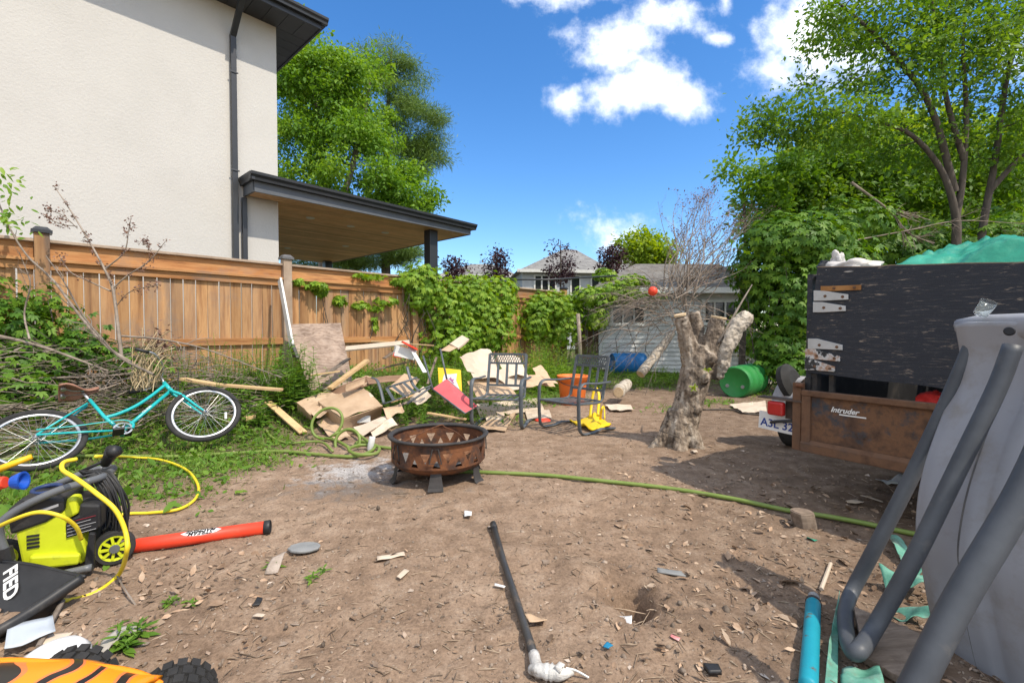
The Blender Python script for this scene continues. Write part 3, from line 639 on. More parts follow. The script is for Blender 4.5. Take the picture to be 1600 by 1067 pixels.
tree('light_tree', 'light yellow green tree seen in gaps behind the tall open stems', 'tree', (P(1420, 0, 16.5).x, 16.5, 0), [([V((P(1420, 0, 16.5).x, 16.5, 0)), P(1420, 400, 16.5), P(1420, 250, 16.5)], .2, .05)],
     [(1350, 250, 80, 50, 16.5, 34), (1450, 240, 80, 60, 16.5, 34), (1560, 260, 80, 70, 16.5, 34), (1420, 340, 130, 60, 16.5, 34), (1570, 350, 100, 60, 16.5, 30), (1290, 225, 40, 25, 16.5, 14)],
     M_leaf_yellow, M_barkdark, .20, 110, crad=.75)
tree('slim_tree', 'slim drooping tree at the left end of the right hand trees, beside the dead brush', 'tree', (P(1175, 0, 12.4).x, 12.4, 0), [([V((P(1165, 0, 12.4).x, 12.4, 0)), P(1165, 400, 12.4), P(1160, 280, 12.4)], .09, .02)],
     [(1185, 290, 34, 30, 12.4, 16), (1215, 268, 30, 26, 12.4, 12), (1195, 345, 40, 34, 12.4, 16), (1140, 266, 12, 6, 12.4, 4)], M_leaf_broad, M_barkdark, .13, 80, crad=.42)

# ------------------------------------------------------------------ creepers and shrubs (five-fingered leaves)
def creeper_leaves(name, cs, nrm, L, mat, parent, droop=.75):
    """cs: leaf centres (n,3); nrm: outward normals (n,3). each leaf is a fan of five leaflets hanging outward"""
    n = len(cs); down = np.array([0, 0, -1.0])
    nm = unit(nrm+rdir(n)*.45+np.array([0, 0, .35])); ax = unit(down*droop+nrm*.35+rdir(n)*.45); ax = unit(ax-nm*(ax*nm).sum(1, keepdims=True)); sd = np.cross(ax, nm)
    pos, d, up, LL, rn = [], [], [], [], []
    r0 = rng.random(n)
    for a, k in ((0, 1), (.75, .92), (-.75, .92), (1.5, .68), (-1.5, .68)):
        dd = ax*cos(a)+sd*sin(a); pos.append(cs); d.append(unit(dd-nm*.12)); up.append(nm); LL.append(L*k*rng.uniform(.8, 1.15, n)); rn.append(np.clip(r0+rng.normal(size=n)*.06, 0, 1))
    LL = np.concatenate(LL); return leaves(name, np.concatenate(pos), np.concatenate(d), np.concatenate(up), LL, LL*.40, np.concatenate(rn), mat, parent, True)
def creeper(label, cat, blobs, L, mat, stems=12, name='creeper', base=None, group=None):
    pts, nr = [], []
    for C, r, n in blobs:
        e = rdir(n); rad = np.array(r)*(1+.16*rng.normal(size=(n, 1))); pts.append(np.array(C)+e*rad*(rng.random((n, 1))**.18)); nr.append(unit(e/np.array(r)))
    pts, nr = np.concatenate(pts), np.concatenate(nr)
    keep = pts[:, 2] > H(pts[:, 0], pts[:, 1])+.03; pts, nr = pts[keep], nr[keep]
    C0 = V(blobs[0][0]); t = thing(name, label, cat, base or (C0.x, C0.y, gz(C0.x, C0.y)), group); b = MB()
    for k in range(stems):
        C, r, _ = random.choice(blobs); C = V(C); q = C+V((random.uniform(-.8, .8)*r[0], random.uniform(-.8, .8)*r[1], random.uniform(-.5, .9)*r[2]))
        limb(b, (C.x+random.uniform(-.3, .3), C.y, gz(C.x, C.y)), q, .014, .004, .12, 5)
    b.build('stem', M_barkdark, t, smooth=True); creeper_leaves('foliage', pts, nr, L, mat, t); return t
def fb(px, py, off, rpx, rz, n, dep=.3):                 # a lump of creeper on the fence, at picture x and y
    u = (px-800)/F; s = 0
    den = u*DY-DX
    s = ((NX*(FD+off)) - u*(NY*(FD+off)))/den
    q = fpt(s, off); Y = q.y; C = P(px, py, Y); C.z = max(C.z, .3); k = Y/F
    return (C, (rpx*k, max(dep, rpx*k*.5), rz*k), n)
creeper('rounded mound of bright creeper in front of the porch post', 'vine', [fb(655, 450, -.12, 33, 38, 952), fb(690, 480, -.2, 38, 50, 714), fb(640, 440, -.1, 25, 18, 272), fb(690, 540, -.3, 45, 35, 408)], .092, M_leaf_vine)
creeper('wide thick curtain of bright creeper hanging over the middle of the fence', 'vine', [fb(730, 470, -.15, 44, 40, 952), fb(770, 470, -.15, 36, 38, 884), fb(755, 510, -.25, 52, 45, 1054), fb(720, 520, -.25, 35, 40, 561), fb(795, 450, -.05, 14, 16, 204)], .098, M_leaf_vine)
creeper('lower yellowish creeper over the far end of the fence, right of the narrow bare boards', 'vine', [fb(850, 478, -.2, 42, 24, 884), fb(885, 480, -.2, 30, 22, 561), fb(835, 500, -.25, 25, 34, 561), fb(870, 510, -.3, 40, 30, 646)], .098, M_leaf_vine)
creeper('thin creeper trailing along the fence top beside the grey post', 'vine', [fb(490, 446, -.09, 22, 6, 102, .05), fb(502, 452, -.09, 9, 10, 61, .05), fb(465, 440, -.09, 8, 5, 20, .05), fb(530, 470, -.06, 12, 7, 44, .04), fb(560, 476, -.06, 16, 5, 37, .04), fb(585, 480, -.06, 12, 5, 23, .04), fb(600, 470, -.06, 24, 7, 51, .04), fb(586, 505, -.06, 4, 12, 20, .04), fb(625, 440, -.1, 20, 7, 85, .06), fb(570, 432, -.1, 32, 4, 57, .06)], .095, M_leaf_vine, 5)
creeper('creeper sprawling over the left corner of the shed roof', 'vine', [(P(925, 465, 13.0), (.5, .35, .3), 360), (P(965, 455, 13.1), (.6, .3, .28), 360), (P(990, 440, 13.4), (.5, .35, .2), 220), (P(930, 495, 13.1), (.35, .3, .4), 260), (P(945, 430, 14.0), (.35, .3, .2), 160), (P(1010, 462, 13.0), (.5, .2, .12), 130), (P(1165, 520, 13.2), (.5, .25, .7), 260)], .13, M_leaf_vine)
creeper('big dark green creeper hung shrub between the shed and the black trailer box', 'shrub', [(P(1240, 380, 9.2), (1.05, .8, .55), 1500), (P(1190, 420, 9.4), (.6, .6, .5), 700), (P(1240, 470, 9.2), (.75, .7, .75), 1300), (P(1215, 540, 9.3), (.5, .5, .5), 560), (P(1300, 420, 9.0), (.75, .7, .7), 900), (P(1250, 575, 9.0), (.7, .5, .35), 420), (P(1330, 350, 9.6), (.9, .7, .5), 620), (P(1175, 470, 9.8), (.3, .4, .5), 200)], .118, M_leaf_bush, 22, 'creeper_shrub')
creeper('dark bushes filling the space behind the trailer box under the tall tree', 'shrub', [(P(1400, 400, 10.5), (1.5, .8, .6), 900), (P(1520, 390, 10.5), (1.4, .8, .7), 800), (P(1620, 380, 10), (1.4, .9, .9), 500), (P(1420, 480, 10.8), (2, .6, .9), 700), (P(1330, 520, 11), (1.2, .6, .9), 500)], .15, M_leaf_bush, 14, 'shrub')
# ------------------------------------------------------------------ object materials
M_rust = pm('rusty_steel', [(.035, .018, .012), (.11, .045, .022), (.19, .075, .03), (.07, .035, .022)], 7, .8, .4, dirt=(.03, .028, .028), dscale=5, dlo=.5, dhi=.68)
M_rustgate = pm('rusty_gate', [(.042, .026, .018), (.095, .052, .033), (.165, .085, .045), (.065, .042, .032)], 8, .85, .5, dirt=(.045, .052, .062), dscale=5, dlo=.52, dhi=.62)
M_rustedge = pm('rusty_edge', [(.085, .046, .028), (.155, .082, .046), (.105, .064, .043)], 9, .85, .4)
M_soot = pm('sooty_metal', [(.022, .021, .021), (.055, .05, .048)], 8, .7, .3)
M_ash = pm('ash', [(.08, .075, .07), (.22, .2, .18)], 14, .95, .6)
M_chair = pm('chair_metal', [(.060, .070, .078), (.105, .118, .128)], 9, .5, .15, spec=.5, dirt=(.16, .145, .125), dscale=7, dlo=.58, dhi=.8)
M_stump = pm('stump_bark', [(.07, .05, .036), (.25, .195, .145), (.50, .43, .35)], 13, .95, 1.0, 30, stretch=(1, 1, .28), dirt=(.05, .036, .026), dscale=9, dlo=.52, dhi=.64, bdist=.03)
M_pale = pm('pale_bark', [(.22, .175, .13), (.44, .38, .305), (.55, .49, .41)], 10, .95, .9, 16, dirt=(.08, .065, .05), dscale=14, dlo=.56, dhi=.66, bdist=.025)
M_cut = pm('cut_wood', [(.42, .29, .16), (.58, .44, .27), (.36, .20, .09)], 9, .9, .3)
M_drumg = pm('green_drum', [(.018, .17, .035), (.028, .235, .052)], 3, .5, .1, spec=.4, dirt=(.16, .12, .075), dscale=3.2, dlo=.58, dhi=.72)
M_drumb = pm('blue_drum', [(.015, .13, .36), (.025, .19, .48)], 2, .45, .1, spec=.4, dirt=(.10, .12, .14), dscale=3, dlo=.6, dhi=.8)
M_orange = pm('orange_plastic', [(.72, .16, .028), (.85, .21, .04)], 3, .5, .05, dirt=(.35, .16, .08), dscale=5, dlo=.6, dhi=.8)
M_hose = pm('hose_green', [(.13, .19, .035), (.21, .28, .065)], 5, .5, .1, dirt=(.18, .15, .09), dscale=5, dlo=.55, dhi=.75)
M_blackply = None
m, nt, b = newmat('black_plywood')
g1 = tnoise(nt, 7, 9, .8, (1, 1, 19)); g2 = ramp(nt, tnoise(nt, 5, 6, .7, (1, 1, 2)), [(.12, .12, .12), (1, 1, 1)], [.38, .62]); rg = ramp(nt, g1, [(.013, .016, .023), (.020, .024, .034), (.38, .29, .21)], [.4, .57, .69])
c = mixc(nt, mth(nt, 'MULTIPLY', g2, .95), (.014, .017, .025), rg)
sp = nt.nodes.new('ShaderNodeMapRange'); sp.inputs[1].default_value = .60; sp.inputs[2].default_value = .70; nt.links.new(tnoise(nt, 11, 6, .7, (1, 1, 5)), sp.inputs[0])
c = mixc(nt, sp.outputs[0], c, (.27, .215, .165)); nt.links.new(c, b.inputs['Base Color']); b.inputs['Roughness'].default_value = .62; bumpit(nt, b, g1, .5, .01); M_blackply = m
M_black = pm('black_plastic', [(.014, .014, .015), (.03, .03, .031)], 6, .5, .08, spec=.4, dirt=(.075, .066, .058), dscale=6, dlo=.55, dhi=.8)
M_rubber = pm('rubber', [(.018, .018, .018), (.042, .04, .038)], 8, .85, .2)
M_chrome = pm('bright_metal', [(.50, .50, .50), (.62, .62, .62)], 6, .32, 0, metal=.9)
M_tealpaint = pm('teal_paint', [(.012, .36, .36), (.018, .43, .43)], 4, .32, .02, spec=.55, dirt=(.03, .22, .21), dscale=9, dlo=.6, dhi=.85)
M_tealpipe = pm('teal_pipe', [(.008, .23, .31), (.014, .30, .39)], 6, .5, .15, dirt=(.11, .075, .05), dscale=11, dlo=.60, dhi=.66)
M_brownleather = pm('brown_vinyl', [(.24, .115, .075), (.34, .17, .115)], 9, .55, .15)
M_lime = pm('lime_plastic', [(.50, .56, .012), (.60, .66, .025)], 5, .42, .08, spec=.45, dirt=(.20, .20, .05), dscale=8, dlo=.58, dhi=.85)
M_greytube = pm('grey_tube', [(.085, .09, .098), (.13, .137, .145)], 7, .42, .08, spec=.5, dirt=(.17, .155, .135), dscale=8, dlo=.6, dhi=.85)
M_yhose = pm('yellow_hose', [(.72, .55, .02), (.80, .63, .04)], 6, .45, 0, dirt=(.40, .33, .07), dscale=10, dlo=.58, dhi=.8)
M_red = pm('red_plastic', [(.68, .045, .018), (.76, .07, .028)], 4, .45, .05, spec=.4, dirt=(.38, .10, .05), dscale=7, dlo=.6, dhi=.85)
M_white = pm('white_plastic', [(.62, .62, .61), (.74, .74, .73)], 5, .5, .05, dirt=(.36, .33, .28), dscale=7, dlo=.58, dhi=.8)
M_ink = pm('black_ink', [(.015, .015, .017)], 1, .6, 0)
M_blueink = pm('blue_ink', [(.02, .05, .24)], 1, .6, 0)
M_whiteink = pm('white_ink', [(.72, .72, .70)], 1, .6, 0)
M_table = pm('grey_moulded_plastic', [(.255, .262, .288), (.30, .308, .335)], 2.5, .55, .12, 90, spec=.3, bdist=.002, dirt=(.20, .18, .155), dscale=4.2, dlo=.50, dhi=.78)
M_tubedark = pm('slate_tube', [(.052, .058, .068), (.078, .086, .098)], 8, .5, .2, 90, spec=.4, bdist=.002, dirt=(.13, .125, .12), dscale=9, dlo=.58, dhi=.8)
M_card = pm('cardboard', [(.36, .245, .15), (.46, .325, .21), (.53, .39, .265)], 3, .9, .2, rnd=.14, dirt=(.21, .145, .095), dscale=4, dlo=.56, dhi=.75)
M_cardpale = pm('pale_cardboard', [(.50, .40, .30), (.62, .52, .41)], 3, .9, .2, rnd=.12, dirt=(.30, .225, .155), dscale=4, dlo=.58, dhi=.8)
M_tan = pm('pine_board', [(.44, .28, .13), (.58, .40, .205), (.38, .24, .12)], 5, .8, .2, stretch=(.6, .6, 3), rnd=.12, dirt=(.22, .16, .11), dscale=5, dlo=.58, dhi=.8)
M_plankold = pm('old_plank', [(.11, .08, .058), (.21, .16, .12), (.30, .24, .185)], 7, .9, .5, stretch=(.5, 3, 3), dirt=(.075, .052, .037), dscale=6, dlo=.5, dhi=.7)
def wear(o, k=.01, sc=6): pass

# ------------------------------------------------------------------ fire pit
PC = V((-.615, 3.915, 0)); PC.z = gz(PC.x, PC.y)
pit = thing('fire_pit', 'round rusty metal fire pit with zigzag cut sides standing in the dirt', 'fire pit', PC)
b = MB(); r0 = .385
b.lathe([(.0, .055), (.12, .06), (.22, .075), (.30, .098), (.355, .128), (r0, .162)], PC, n=64)
np_ = 14; p = 2*pi/np_; zb, zt = .168, .296
def cyl(a, z, r): return PC+V((cos(a)*r, sin(a)*r, z))
for (za, zc) in ((.160, .172), (.290, .352)):
    n = 84; vs = [cyl(2*pi*k/n, z, r0) for z in (za, zc) for k in range(n)]; b.add(vs, [(k, (k+1) % n, n+(k+1) % n, n+k) for k in range(n)])
nc = 28; w = 2*pi/nc
for i in range(nc):
    a0 = i*w; up = i % 2; ac = a0+w/2; z0, z1 = .172, .290
    if up: tri = [(ac-w*.36, z0+.006), (ac+w*.36, z0+.006), (ac, z0+.070)]
    else: tri = [(ac-w*.46, z1-.006), (ac+w*.46, z1-.006), (ac, z0+.034)]
    q = [cyl(a0, z0, r0), cyl(a0+w, z0, r0), cyl(a0+w, z1, r0), cyl(a0, z1, r0)]+[cyl(a, z, r0) for a, z in tri]
    b.add(q, [(0, 1, 5, 4), (0, 4, 6, 3), (1, 2, 6, 5), (3, 6, 2)] if up else [(3, 4, 5, 2), (0, 6, 4, 3), (0, 1, 6), (1, 2, 5, 6)])
b.build('bowl', M_rust, pit, solid=.004)
b = MB(); b.lathe([(.372, .345), (.412, .352), (.418, .364), (.408, .372), (.375, .366)], PC, n=72, closed=True); b.build('rim', M_soot, pit, smooth=True)
for ang in (-1.48, .62, 2.72, 3.55, -.42):
    d = V((cos(ang), sin(ang), 0)); s = V((-d.y, d.x, 0))
    b = MB(); g = [[PC+d*rr+s*w*.5*ww+V((0, 0, z)) for ww in (-1, 0, 1)] for rr, z, w in ((.345, .155, .075), (.352, .11, .085), (.36, .06, .10), (.372, .02, .115), (.395, .0, .12))]
    b.sheet(g, .006); b.build('leg', M_soot, pit)
for ang in (-1.48, .30, 2.1, 3.9):
    d = V((cos(ang), sin(ang), 0)); s = V((-d.y, d.x, 0)); q = PC+d*(r0+.014)
    b = MB(); b.tube([q+s*x+V((0, 0, z)) for x, z in ((-.022, .325), (.022, .325), (.046, .215), (-.046, .215))], .0055, 6, closed=True); b.build('handle', M_soot, pit)
b = MB()                                                  # spark screen lying inside: bent wires and a crushed dome
b.lathe([(.30, .20), (.24, .235), (.16, .262), (.06, .278), (.0, .28)], PC+V((.03, .02, -.02)), n=26); o = b.build('spark_screen', pm('rusty_mesh', [(.06, .03, .018), (.17, .075, .035), (.26, .14, .07)], 24, .95, .8), pit)
b = MB(); b.tube(curve([PC+V((-.28, -.12, .31)), PC+V((-.16, .06, .35)), PC+V((-.02, .22, .385)), PC+V((.02, .25, .36)), PC+V((.12, .2, .33)), PC+V((.25, -.05, .30))], 6), .004, 5); b.build('bent_wire', M_rust, pit)
b = MB(); n = 30; vs = [PC+V((0, 0, .20))]
for rr in (.12, .24, .33): vs += [PC+V((cos(2*pi*k/n)*rr, sin(2*pi*k/n)*rr, .20-.11*rr+random.uniform(0, .03))) for k in range(n)]
fs = [(0, 1+k, 1+(k+1) % n) for k in range(n)]+[(1+j*n+k, 1+j*n+(k+1) % n, 1+(j+1)*n+(k+1) % n, 1+(j+1)*n+k) for j in range(2) for k in range(n)]
b.add(vs, fs); b.build('ash_bed', M_ash, pit)

# ------------------------------------------------------------------ spring chairs
def make_chair(name, label, group):
    t = thing(name, label, 'chair', (0, 0, 0), group)
    for sx in (-1, 1):
        x = .325*sx; yz = [(.30, .615), (.05, .612), (-.16, .628)]
        yz += [(-.21+.10*-sin(a)*1.0, .53+.098*cos(a)) for a in (0, .4, .8, 1.2, 1.5)]
        yz += [(-.318, .40), (-.312, .22), (-.30, .12)]+[(-.20-.10*cos(a), .11-.088*sin(a)) for a in (.3, .7, 1.1, 1.5)]+[(-.05, .017), (.12, .045), (.24, .03), (.40, .015)]
        b = MB(); b.tube([V((x, y, z)) for y, z in yz], .028, 8, sq=(.95, .48)); b.build('side_frame', M_chair, t, smooth=True)
    b = MB()
    for sx in (-1, 1): b.tube(curve([V((.295*sx, -.315, .385)), V((.29*sx, -.1, .372)), V((.28*sx, .12, .362)), V((.27*sx, .205, .385)), V((.265*sx, .235, .45))], 5), .013, 6)
    b.tube([V((-.325, -.312, .385)), V((.325, -.312, .385))], .014, 6)
    for k in range(7):
        x = -.24+.08*k; b.beam((x, -.30, .389), (x, .20, .370), .034, .006)
    b.tube([V((-.27, .205, .372)), V((.27, .205, .372))], .012, 6); b.build('seat', M_chair, t, smooth=False)
    def bk(x, h): return V((x, .225+(h-.40)*.26, h))                # a point in the leaning back's plane
    b = MB()
    for sx in (-1, 1): b.beam(bk(.262*sx, .40), bk(.262*sx, .925), .036, .022, up=(0, 1, 0))
    for h, w in ((.925, .03), (.80, .026), (.50, .03)): b.beam(bk(-.262, h), bk(.262, h), .02, w)
    for x in (-.13, 0, .13): b.beam(bk(x, .50), bk(x, .80), .034, .010, up=(0, 1, 0))
    br = b.build('backrest', M_chair, t); b = MB()
    for k in range(15):
        x = -.245+.035*k
        b.beam(bk(x-.025, .812), bk(x+.025, .912), .010, .006, up=(0, 1, 0)); b.beam(bk(x+.025, .814)+V((0, .004, 0)), bk(x-.025, .912)+V((0, .004, 0)), .007, .004, up=(0, 1, 0))
    b.build('lattice_panel', M_chair, br); return t
def face(fx, fy): return math.atan2(fx, -fy)
ch = make_chair('metal_armchair', 'grey metal armchair facing the fire pit squarely, just behind the pit', 'grey metal garden armchairs')
def place(o, x, y, rz): o.location = (x, y, gz(x, y)+.005); o.rotation_euler = (0, 0, rz); ORG[o.name] = o.location.copy()
c2 = dup(ch, (.80, 5.97, gz(.8, 5.97)), face(-.74, -.677), 'grey metal armchair turned to the left, with the orange bucket behind it')
place(ch, -.135, 6.22, face(-.22, -.97))
tp_ = thing('metal_chair', 'grey metal chair frame toppled over in the cardboard pile', 'chair', G(632, 632))
def ft(pts, r=.018): b = MB(); b.tube(curve([P(*q) for q in pts], 5), r, 8, sq=(1.2, .6)); return b
ft([(581, 590, 6.25), (589, 594, 6.18), (595, 610, 6.08), (600, 631, 5.98)]).build('side_frame', M_chair, tp_, smooth=True)
ft([(636, 573, 6.35), (640, 588, 6.28), (646, 602, 6.18), (656, 612, 6.1)]).build('side_frame', M_chair, tp_, smooth=True)
b = ft([(600, 631, 5.98), (636, 618, 6.0), (674, 602, 6.12)], .016); b.T = None
for p0, p1 in (((604, 606, 6.12), (652, 590, 6.22)), ((636, 631, 5.92), (672, 606, 6.1))): b.tube([P(*p0), P(*p1)], .014, 7)
b.build('back_rail', M_chair, tp_, smooth=True); b = MB()
for p0, p1 in (((614, 603, 6.13), (634, 620, 6.0)), ((630, 597, 6.17), (648, 614, 6.04)), ((604, 606, 6.12), (616, 626, 5.99))): b.beam(P(*p0), P(*p1), .035, .008, up=(0, -1, .3))
b.build('slat_panel', M_chair, tp_)

# ------------------------------------------------------------------ the sawn stump
YS = 5.08
def Q(px, py, dy=0): return P(px, py, YS+dy)
sb = Q(1062, 697); sb.z = gz(sb.x, sb.y)-.02
st = thing('tree_stump', 'thick gnarled grey stump of a topped tree with sawn off limbs standing in the dirt', 'tree stump', sb)
b = MB()
b.tube([Q(1056, 716), Q(1058, 700), Q(1064, 675), Q(1074, 635), Q(1084, 595), Q(1093, 560), Q(1097, 540)], [0.202, 0.176, 0.159, 0.150, 0.159, 0.159, 0.095], 16)
b.tube([Q(1086, 585), Q(1078, 550), Q(1071, 522), Q(1064, 496)], [0.129, 0.107, 0.084, 0.071], 12)
b.tube([Q(1088, 570, .06), Q(1089, 535, .12), Q(1089, 505, .15), Q(1084, 488, .16)], [0.103, 0.082, 0.071, 0.060], 12)
b.tube([Q(1098, 570), Q(1108, 545), Q(1116, 520), Q(1122, 499)], [0.129, 0.103, 0.090, 0.082], 12)
b.tube([Q(1112, 590), Q(1120, 565, -.03), Q(1128, 548, -.05)], [0.086, 0.077, 0.069], 10)
for a, L_ in ((3.3, .34), (2.3, .28), (-.9, .26), (.2, .25), (4.4, .28)): b.tube([sb+V((cos(a)*.06, sin(a)*.06, .40)), sb+V((cos(a)*.14, sin(a)*.14, .12)), sb+V((cos(a)*L_, sin(a)*L_, -.06))], [.07, .095, .06], 10)
for px, py, r in ((1078, 610, .06), (1100, 590, .07), (1070, 660, .06), (1112, 560, .07), (1090, 640, .05)): b.lathe([(0, -r), (r*.7, -r*.7), (r, 0), (r*.7, r*.7), (0, r)], Q(px, py, -.13), n=8)
def gnarl(o, vox, st1, st2):
    md = o.modifiers.new('remesh', 'REMESH'); md.mode = 'VOXEL'; md.voxel_size = vox; md.use_smooth_shade = True
    sm = o.modifiers.new('smooth', 'SMOOTH'); sm.iterations = 4; sm.factor = .5
    for nm, sz, s in (('lumps', .09, st1), ('furrows', .022, st2)):
        tx = bpy.data.textures.new(nm, 'CLOUDS'); tx.noise_scale = sz; tx.noise_depth = 3
        d = o.modifiers.new(nm, 'DISPLACE'); d.texture = tx; d.strength = s; d.mid_level = .5; d.texture_coords = 'LOCAL'
gnarl(b.build('trunk', M_stump, st, smooth=True), .011, .030, .022)
b = MB(); b.tube([Q(1122, 590, -.05), Q(1129, 568, -.08), Q(1133, 550, -.08), Q(1141, 530, -.06), Q(1151, 512, -.03), Q(1164, 499, 0), Q(1170, 492, .02)], [.045, .065, .072, .082, .088, .092, .055], 12)
b.tube([Q(1134, 552, -.08), Q(1135, 572, -.1), Q(1131, 583, -.1)], [.05, .04, .02], 8)
gnarl(b.build('broken_limb', M_pale, st, smooth=True), .011, .05, .022)
for (px, py, dy, ax, r) in ((1063, 494, -.01, (-.25, -.1, 1), .066), (1122.5, 498, 0, (.16, -.12, 1), .084)):
    b = MB(); c0 = Q(px, py, dy); d, s, u = frame(ax); n = 18
    rr = [r*random.uniform(.88, 1.06) for k in range(n)]
    vs = [c0+(s*cos(2*pi*k/n)+u*sin(2*pi*k/n))*rr[k] for k in range(n)]; b.prism(vs, d*.024); b.build('cut_face', M_cut, st, bevel=.004)
b = MB(); b.tube([Q(1122, 535, -.1), Q(1140, 505, .0), Q(1160, 470, .15), Q(1175, 445, .3)], [.018, .014, .01, .006], 6); b.build('dead_branch', M_deadwood, st, smooth=True)
b = MB(); b.tube([Q(1030, 672, -.1), Q(1050, 679, -.21), Q(1062, 684, -.235)], .006, 5); b.build('twig', M_barkdark, st)
pos = np.array([Q(1084+random.uniform(-3, 3), 606+random.uniform(-3, 3), -.215) for k in range(26)]+[Q(1104+random.uniform(-2, 2), 577+random.uniform(-2, 2), -.2) for k in range(14)]); n = len(pos)
leaves('sprout', pos, unit(rdir(n)+np.array([0, -.6, .1])), rdir(n)+np.array([0, 0, 1.]), np.full(n, .045), np.full(n, .018), rng.random(n)*.5+.5, M_leaf_yellow, st)

# ------------------------------------------------------------------ drums, bucket, logs
def drum(name, label, c, axis, mat, r=.29, L=.88):
    t = thing(name, label, 'barrel', c-V((0, 0, r))); b = MB()
    prof = [(0, .022), (r*.86, .022), (r*.9, .0), (r*.96, .0), (r, .02)]
    for z in (.10, .33, .36, .55, .58, .80): prof += [(r*1.0, z-.02), (r*1.035, z), (r*1.0, z+.02)]
    prof += [(r, L-.02), (r*.96, L), (r*.9, L), (r*.86, L-.022), (0, L-.022)]
    d = V(axis).normalized(); b.lathe(prof, c-d*L/2, d, n=40); b.build('body', mat, t, smooth=True)
    for sx in (-.5, .5):
        _, s, u = frame(d); b = MB(); q = c-d*(L/2-.0221)+s*r*.6*sx*1.6-u*r*.25; b.lathe([(0, -.018), (.030, -.018), (.034, 0)], q, d, n=14); b.build('bung', pm('bung_grey', [(.25, .25, .24)], 3, .6, 0), t)
    return t
q = G(1153, 621); ax = V((.74, .67, .02)); drum('drum', 'dirty green drum lying on its side behind the stump', V((q.x+.27, q.y+.32, q.z+.285)), ax, M_drumg)
q = G(985, 585); drum('drum', 'blue plastic drum lying on its side in front of the shed wall', V((q.x, q.y+.29, q.z+.27)), (1, .12, .0), M_drumb, .30, .92)
q = G(897, 634)
t = thing('bucket', 'orange plastic bucket on the ground behind the left turned armchair', 'bucket', q+V((0, .2, 0))); c = q+V((0, .2, 0))
b = MB(); b.lathe([(0, .01), (.19, .0), (.20, .01), (.235, .36), (.238, .37), (.25, .37), (.25, .45), (.262, .46), (.262, .48), (.24, .48), (.225, .36), (.18, .02), (0, .02)], c, n=36); b.build('body', M_orange, t, smooth=True)
b = MB(); b.tube(arc(c+V((0, 0, .45)), V((1, 0, 0)), V((0, -.9, -.45)), .268, 0, pi, 14), .006, 6); b.build('handle', M_black, t)
def log(label, p0, p1, r0, r1, name='log', mat=None):
    p0, p1 = V(p0), V(p1); t = thing(name, label, 'log', (p0.x, p0.y, min(p0.z, p1.z)-r0)); b = MB(); n = 9; pts = [p0.lerp(p1, i/n)+V((random.uniform(-1, 1), random.uniform(-1, 1), random.uniform(-1, 1)))*r0*.12 for i in range(n+1)]
    b.tube(pts, [(r0+(r1-r0)*i/n)*random.uniform(.92, 1.08) for i in range(n+1)], 12); b.build('bark', mat or M_pale, t, smooth=True)
    d = (p0-p1).normalized(); b = MB(); b.lathe([(0, .006), (r0*.8, .006), (r0*.86, -.01)], pts[0], d, n=14); b.build('cut_end', M_cut, t); return t
log('pale log leaning from the ground up into the cut branches', P(1001, 585, 9.6), P(1050, 520, 10.2), .10, .085)
log('short log with an orange cut end lying beside the orange bucket', P(966, 612, 7.6), P(980, 600, 8.3), .10, .10)
q = G(1259, 822); t = thing('wood_stub', 'small sawn stub of a post standing against the green hose', 'stub', q); b = MB(); n = 14; rr = [.066*random.uniform(.9, 1.1) for k in range(n)]
b.prism([q+V((cos(2*pi*k/n)*rr[k], sin(2*pi*k/n)*rr[k], -.02)) for k in range(n)], V((-.02, .01, .115))); b.build('bark', M_plankold, t, bevel=.004); b = MB(); b.prism([q+V((-.02, .01, .0945))+V((cos(2*pi*k/n)*rr[k]*.86, sin(2*pi*k/n)*rr[k]*.86, 0)) for k in range(n)], V((0, 0, .004))); b.build('cut_face', pm('grey_cut', [(.16, .12, .09), (.29, .22, .165)], 14, .9, .4), t)

# ------------------------------------------------------------------ rusty trailer with a black plywood box
TO = V((2.139, 3.436, 0)); tv = V((.522, -.853, 0)); av = V((.853, .522, 0)); UZ = V((0, 0, 1))
def TP(t, a, z): return TO+tv*t+av*a+UZ*z
TF = Matrix((tv, av, UZ)).transposed()
def tb(b, t0, t1, a0, a1, z0, z1, rnd=None): b.box(TP((t0+t1)/2, (a0+a1)/2, (z0+z1)/2), (abs(t1-t0), abs(a1-a0), abs(z1-z0)), TF, rnd)
tr = thing('trailer', 'rusty utility trailer carrying a black plywood box under the tall tree', 'trailer', TP(.7, 1.2, 0))
b = MB(); tb(b, .06, 1.44, 0, .012, .42, .78); gate = b.build('tailgate', M_rustgate, tr)
b = MB(); tb(b, .0, 1.5, -.03, .02, .772, .812); b.build('top_rail', M_rustedge, gate, bevel=.006)
b = MB(); tb(b, .0, 1.5, -.035, .03, .365, .425); b.add([TP(.0, -.035, .425), TP(1.5, -.035, .425), TP(1.5, -.012, .452), TP(.0, -.012, .452)], [(0, 1, 2, 3)]); b.build('bottom_rail', M_rustedge, gate, bevel=.006)
for tt in (.0, 1.44): b = MB(); tb(b, tt, tt+.06, -.026, .022, .425, .772); b.build('edge_post', M_rustedge, gate, bevel=.006)
b = MB(); tb(b, -.075, -.012, -.005, .055, .36, .86); b.build('corner_post', M_rustedge, tr, bevel=.006)
b = MB(); b.lathe([(0, 0), (.014, 0), (.014, .05), (0, .05)], TP(-.044, -.01, .84), (tv.x, tv.y, 0), n=10); b.build('latch_pin', M_rust, tr)
T = TM(TP(.27, -.004, .695), tv, UZ-tv*.0); dupe_text('Intruder', .050, T, M_whiteink, 'decal', gate, .0006, shear=.35, bold=.0012)
b = MB(); tb(b, .24, .40, -.004, -.002, .662, .671); b.build('decal_stripe', M_whiteink, gate)
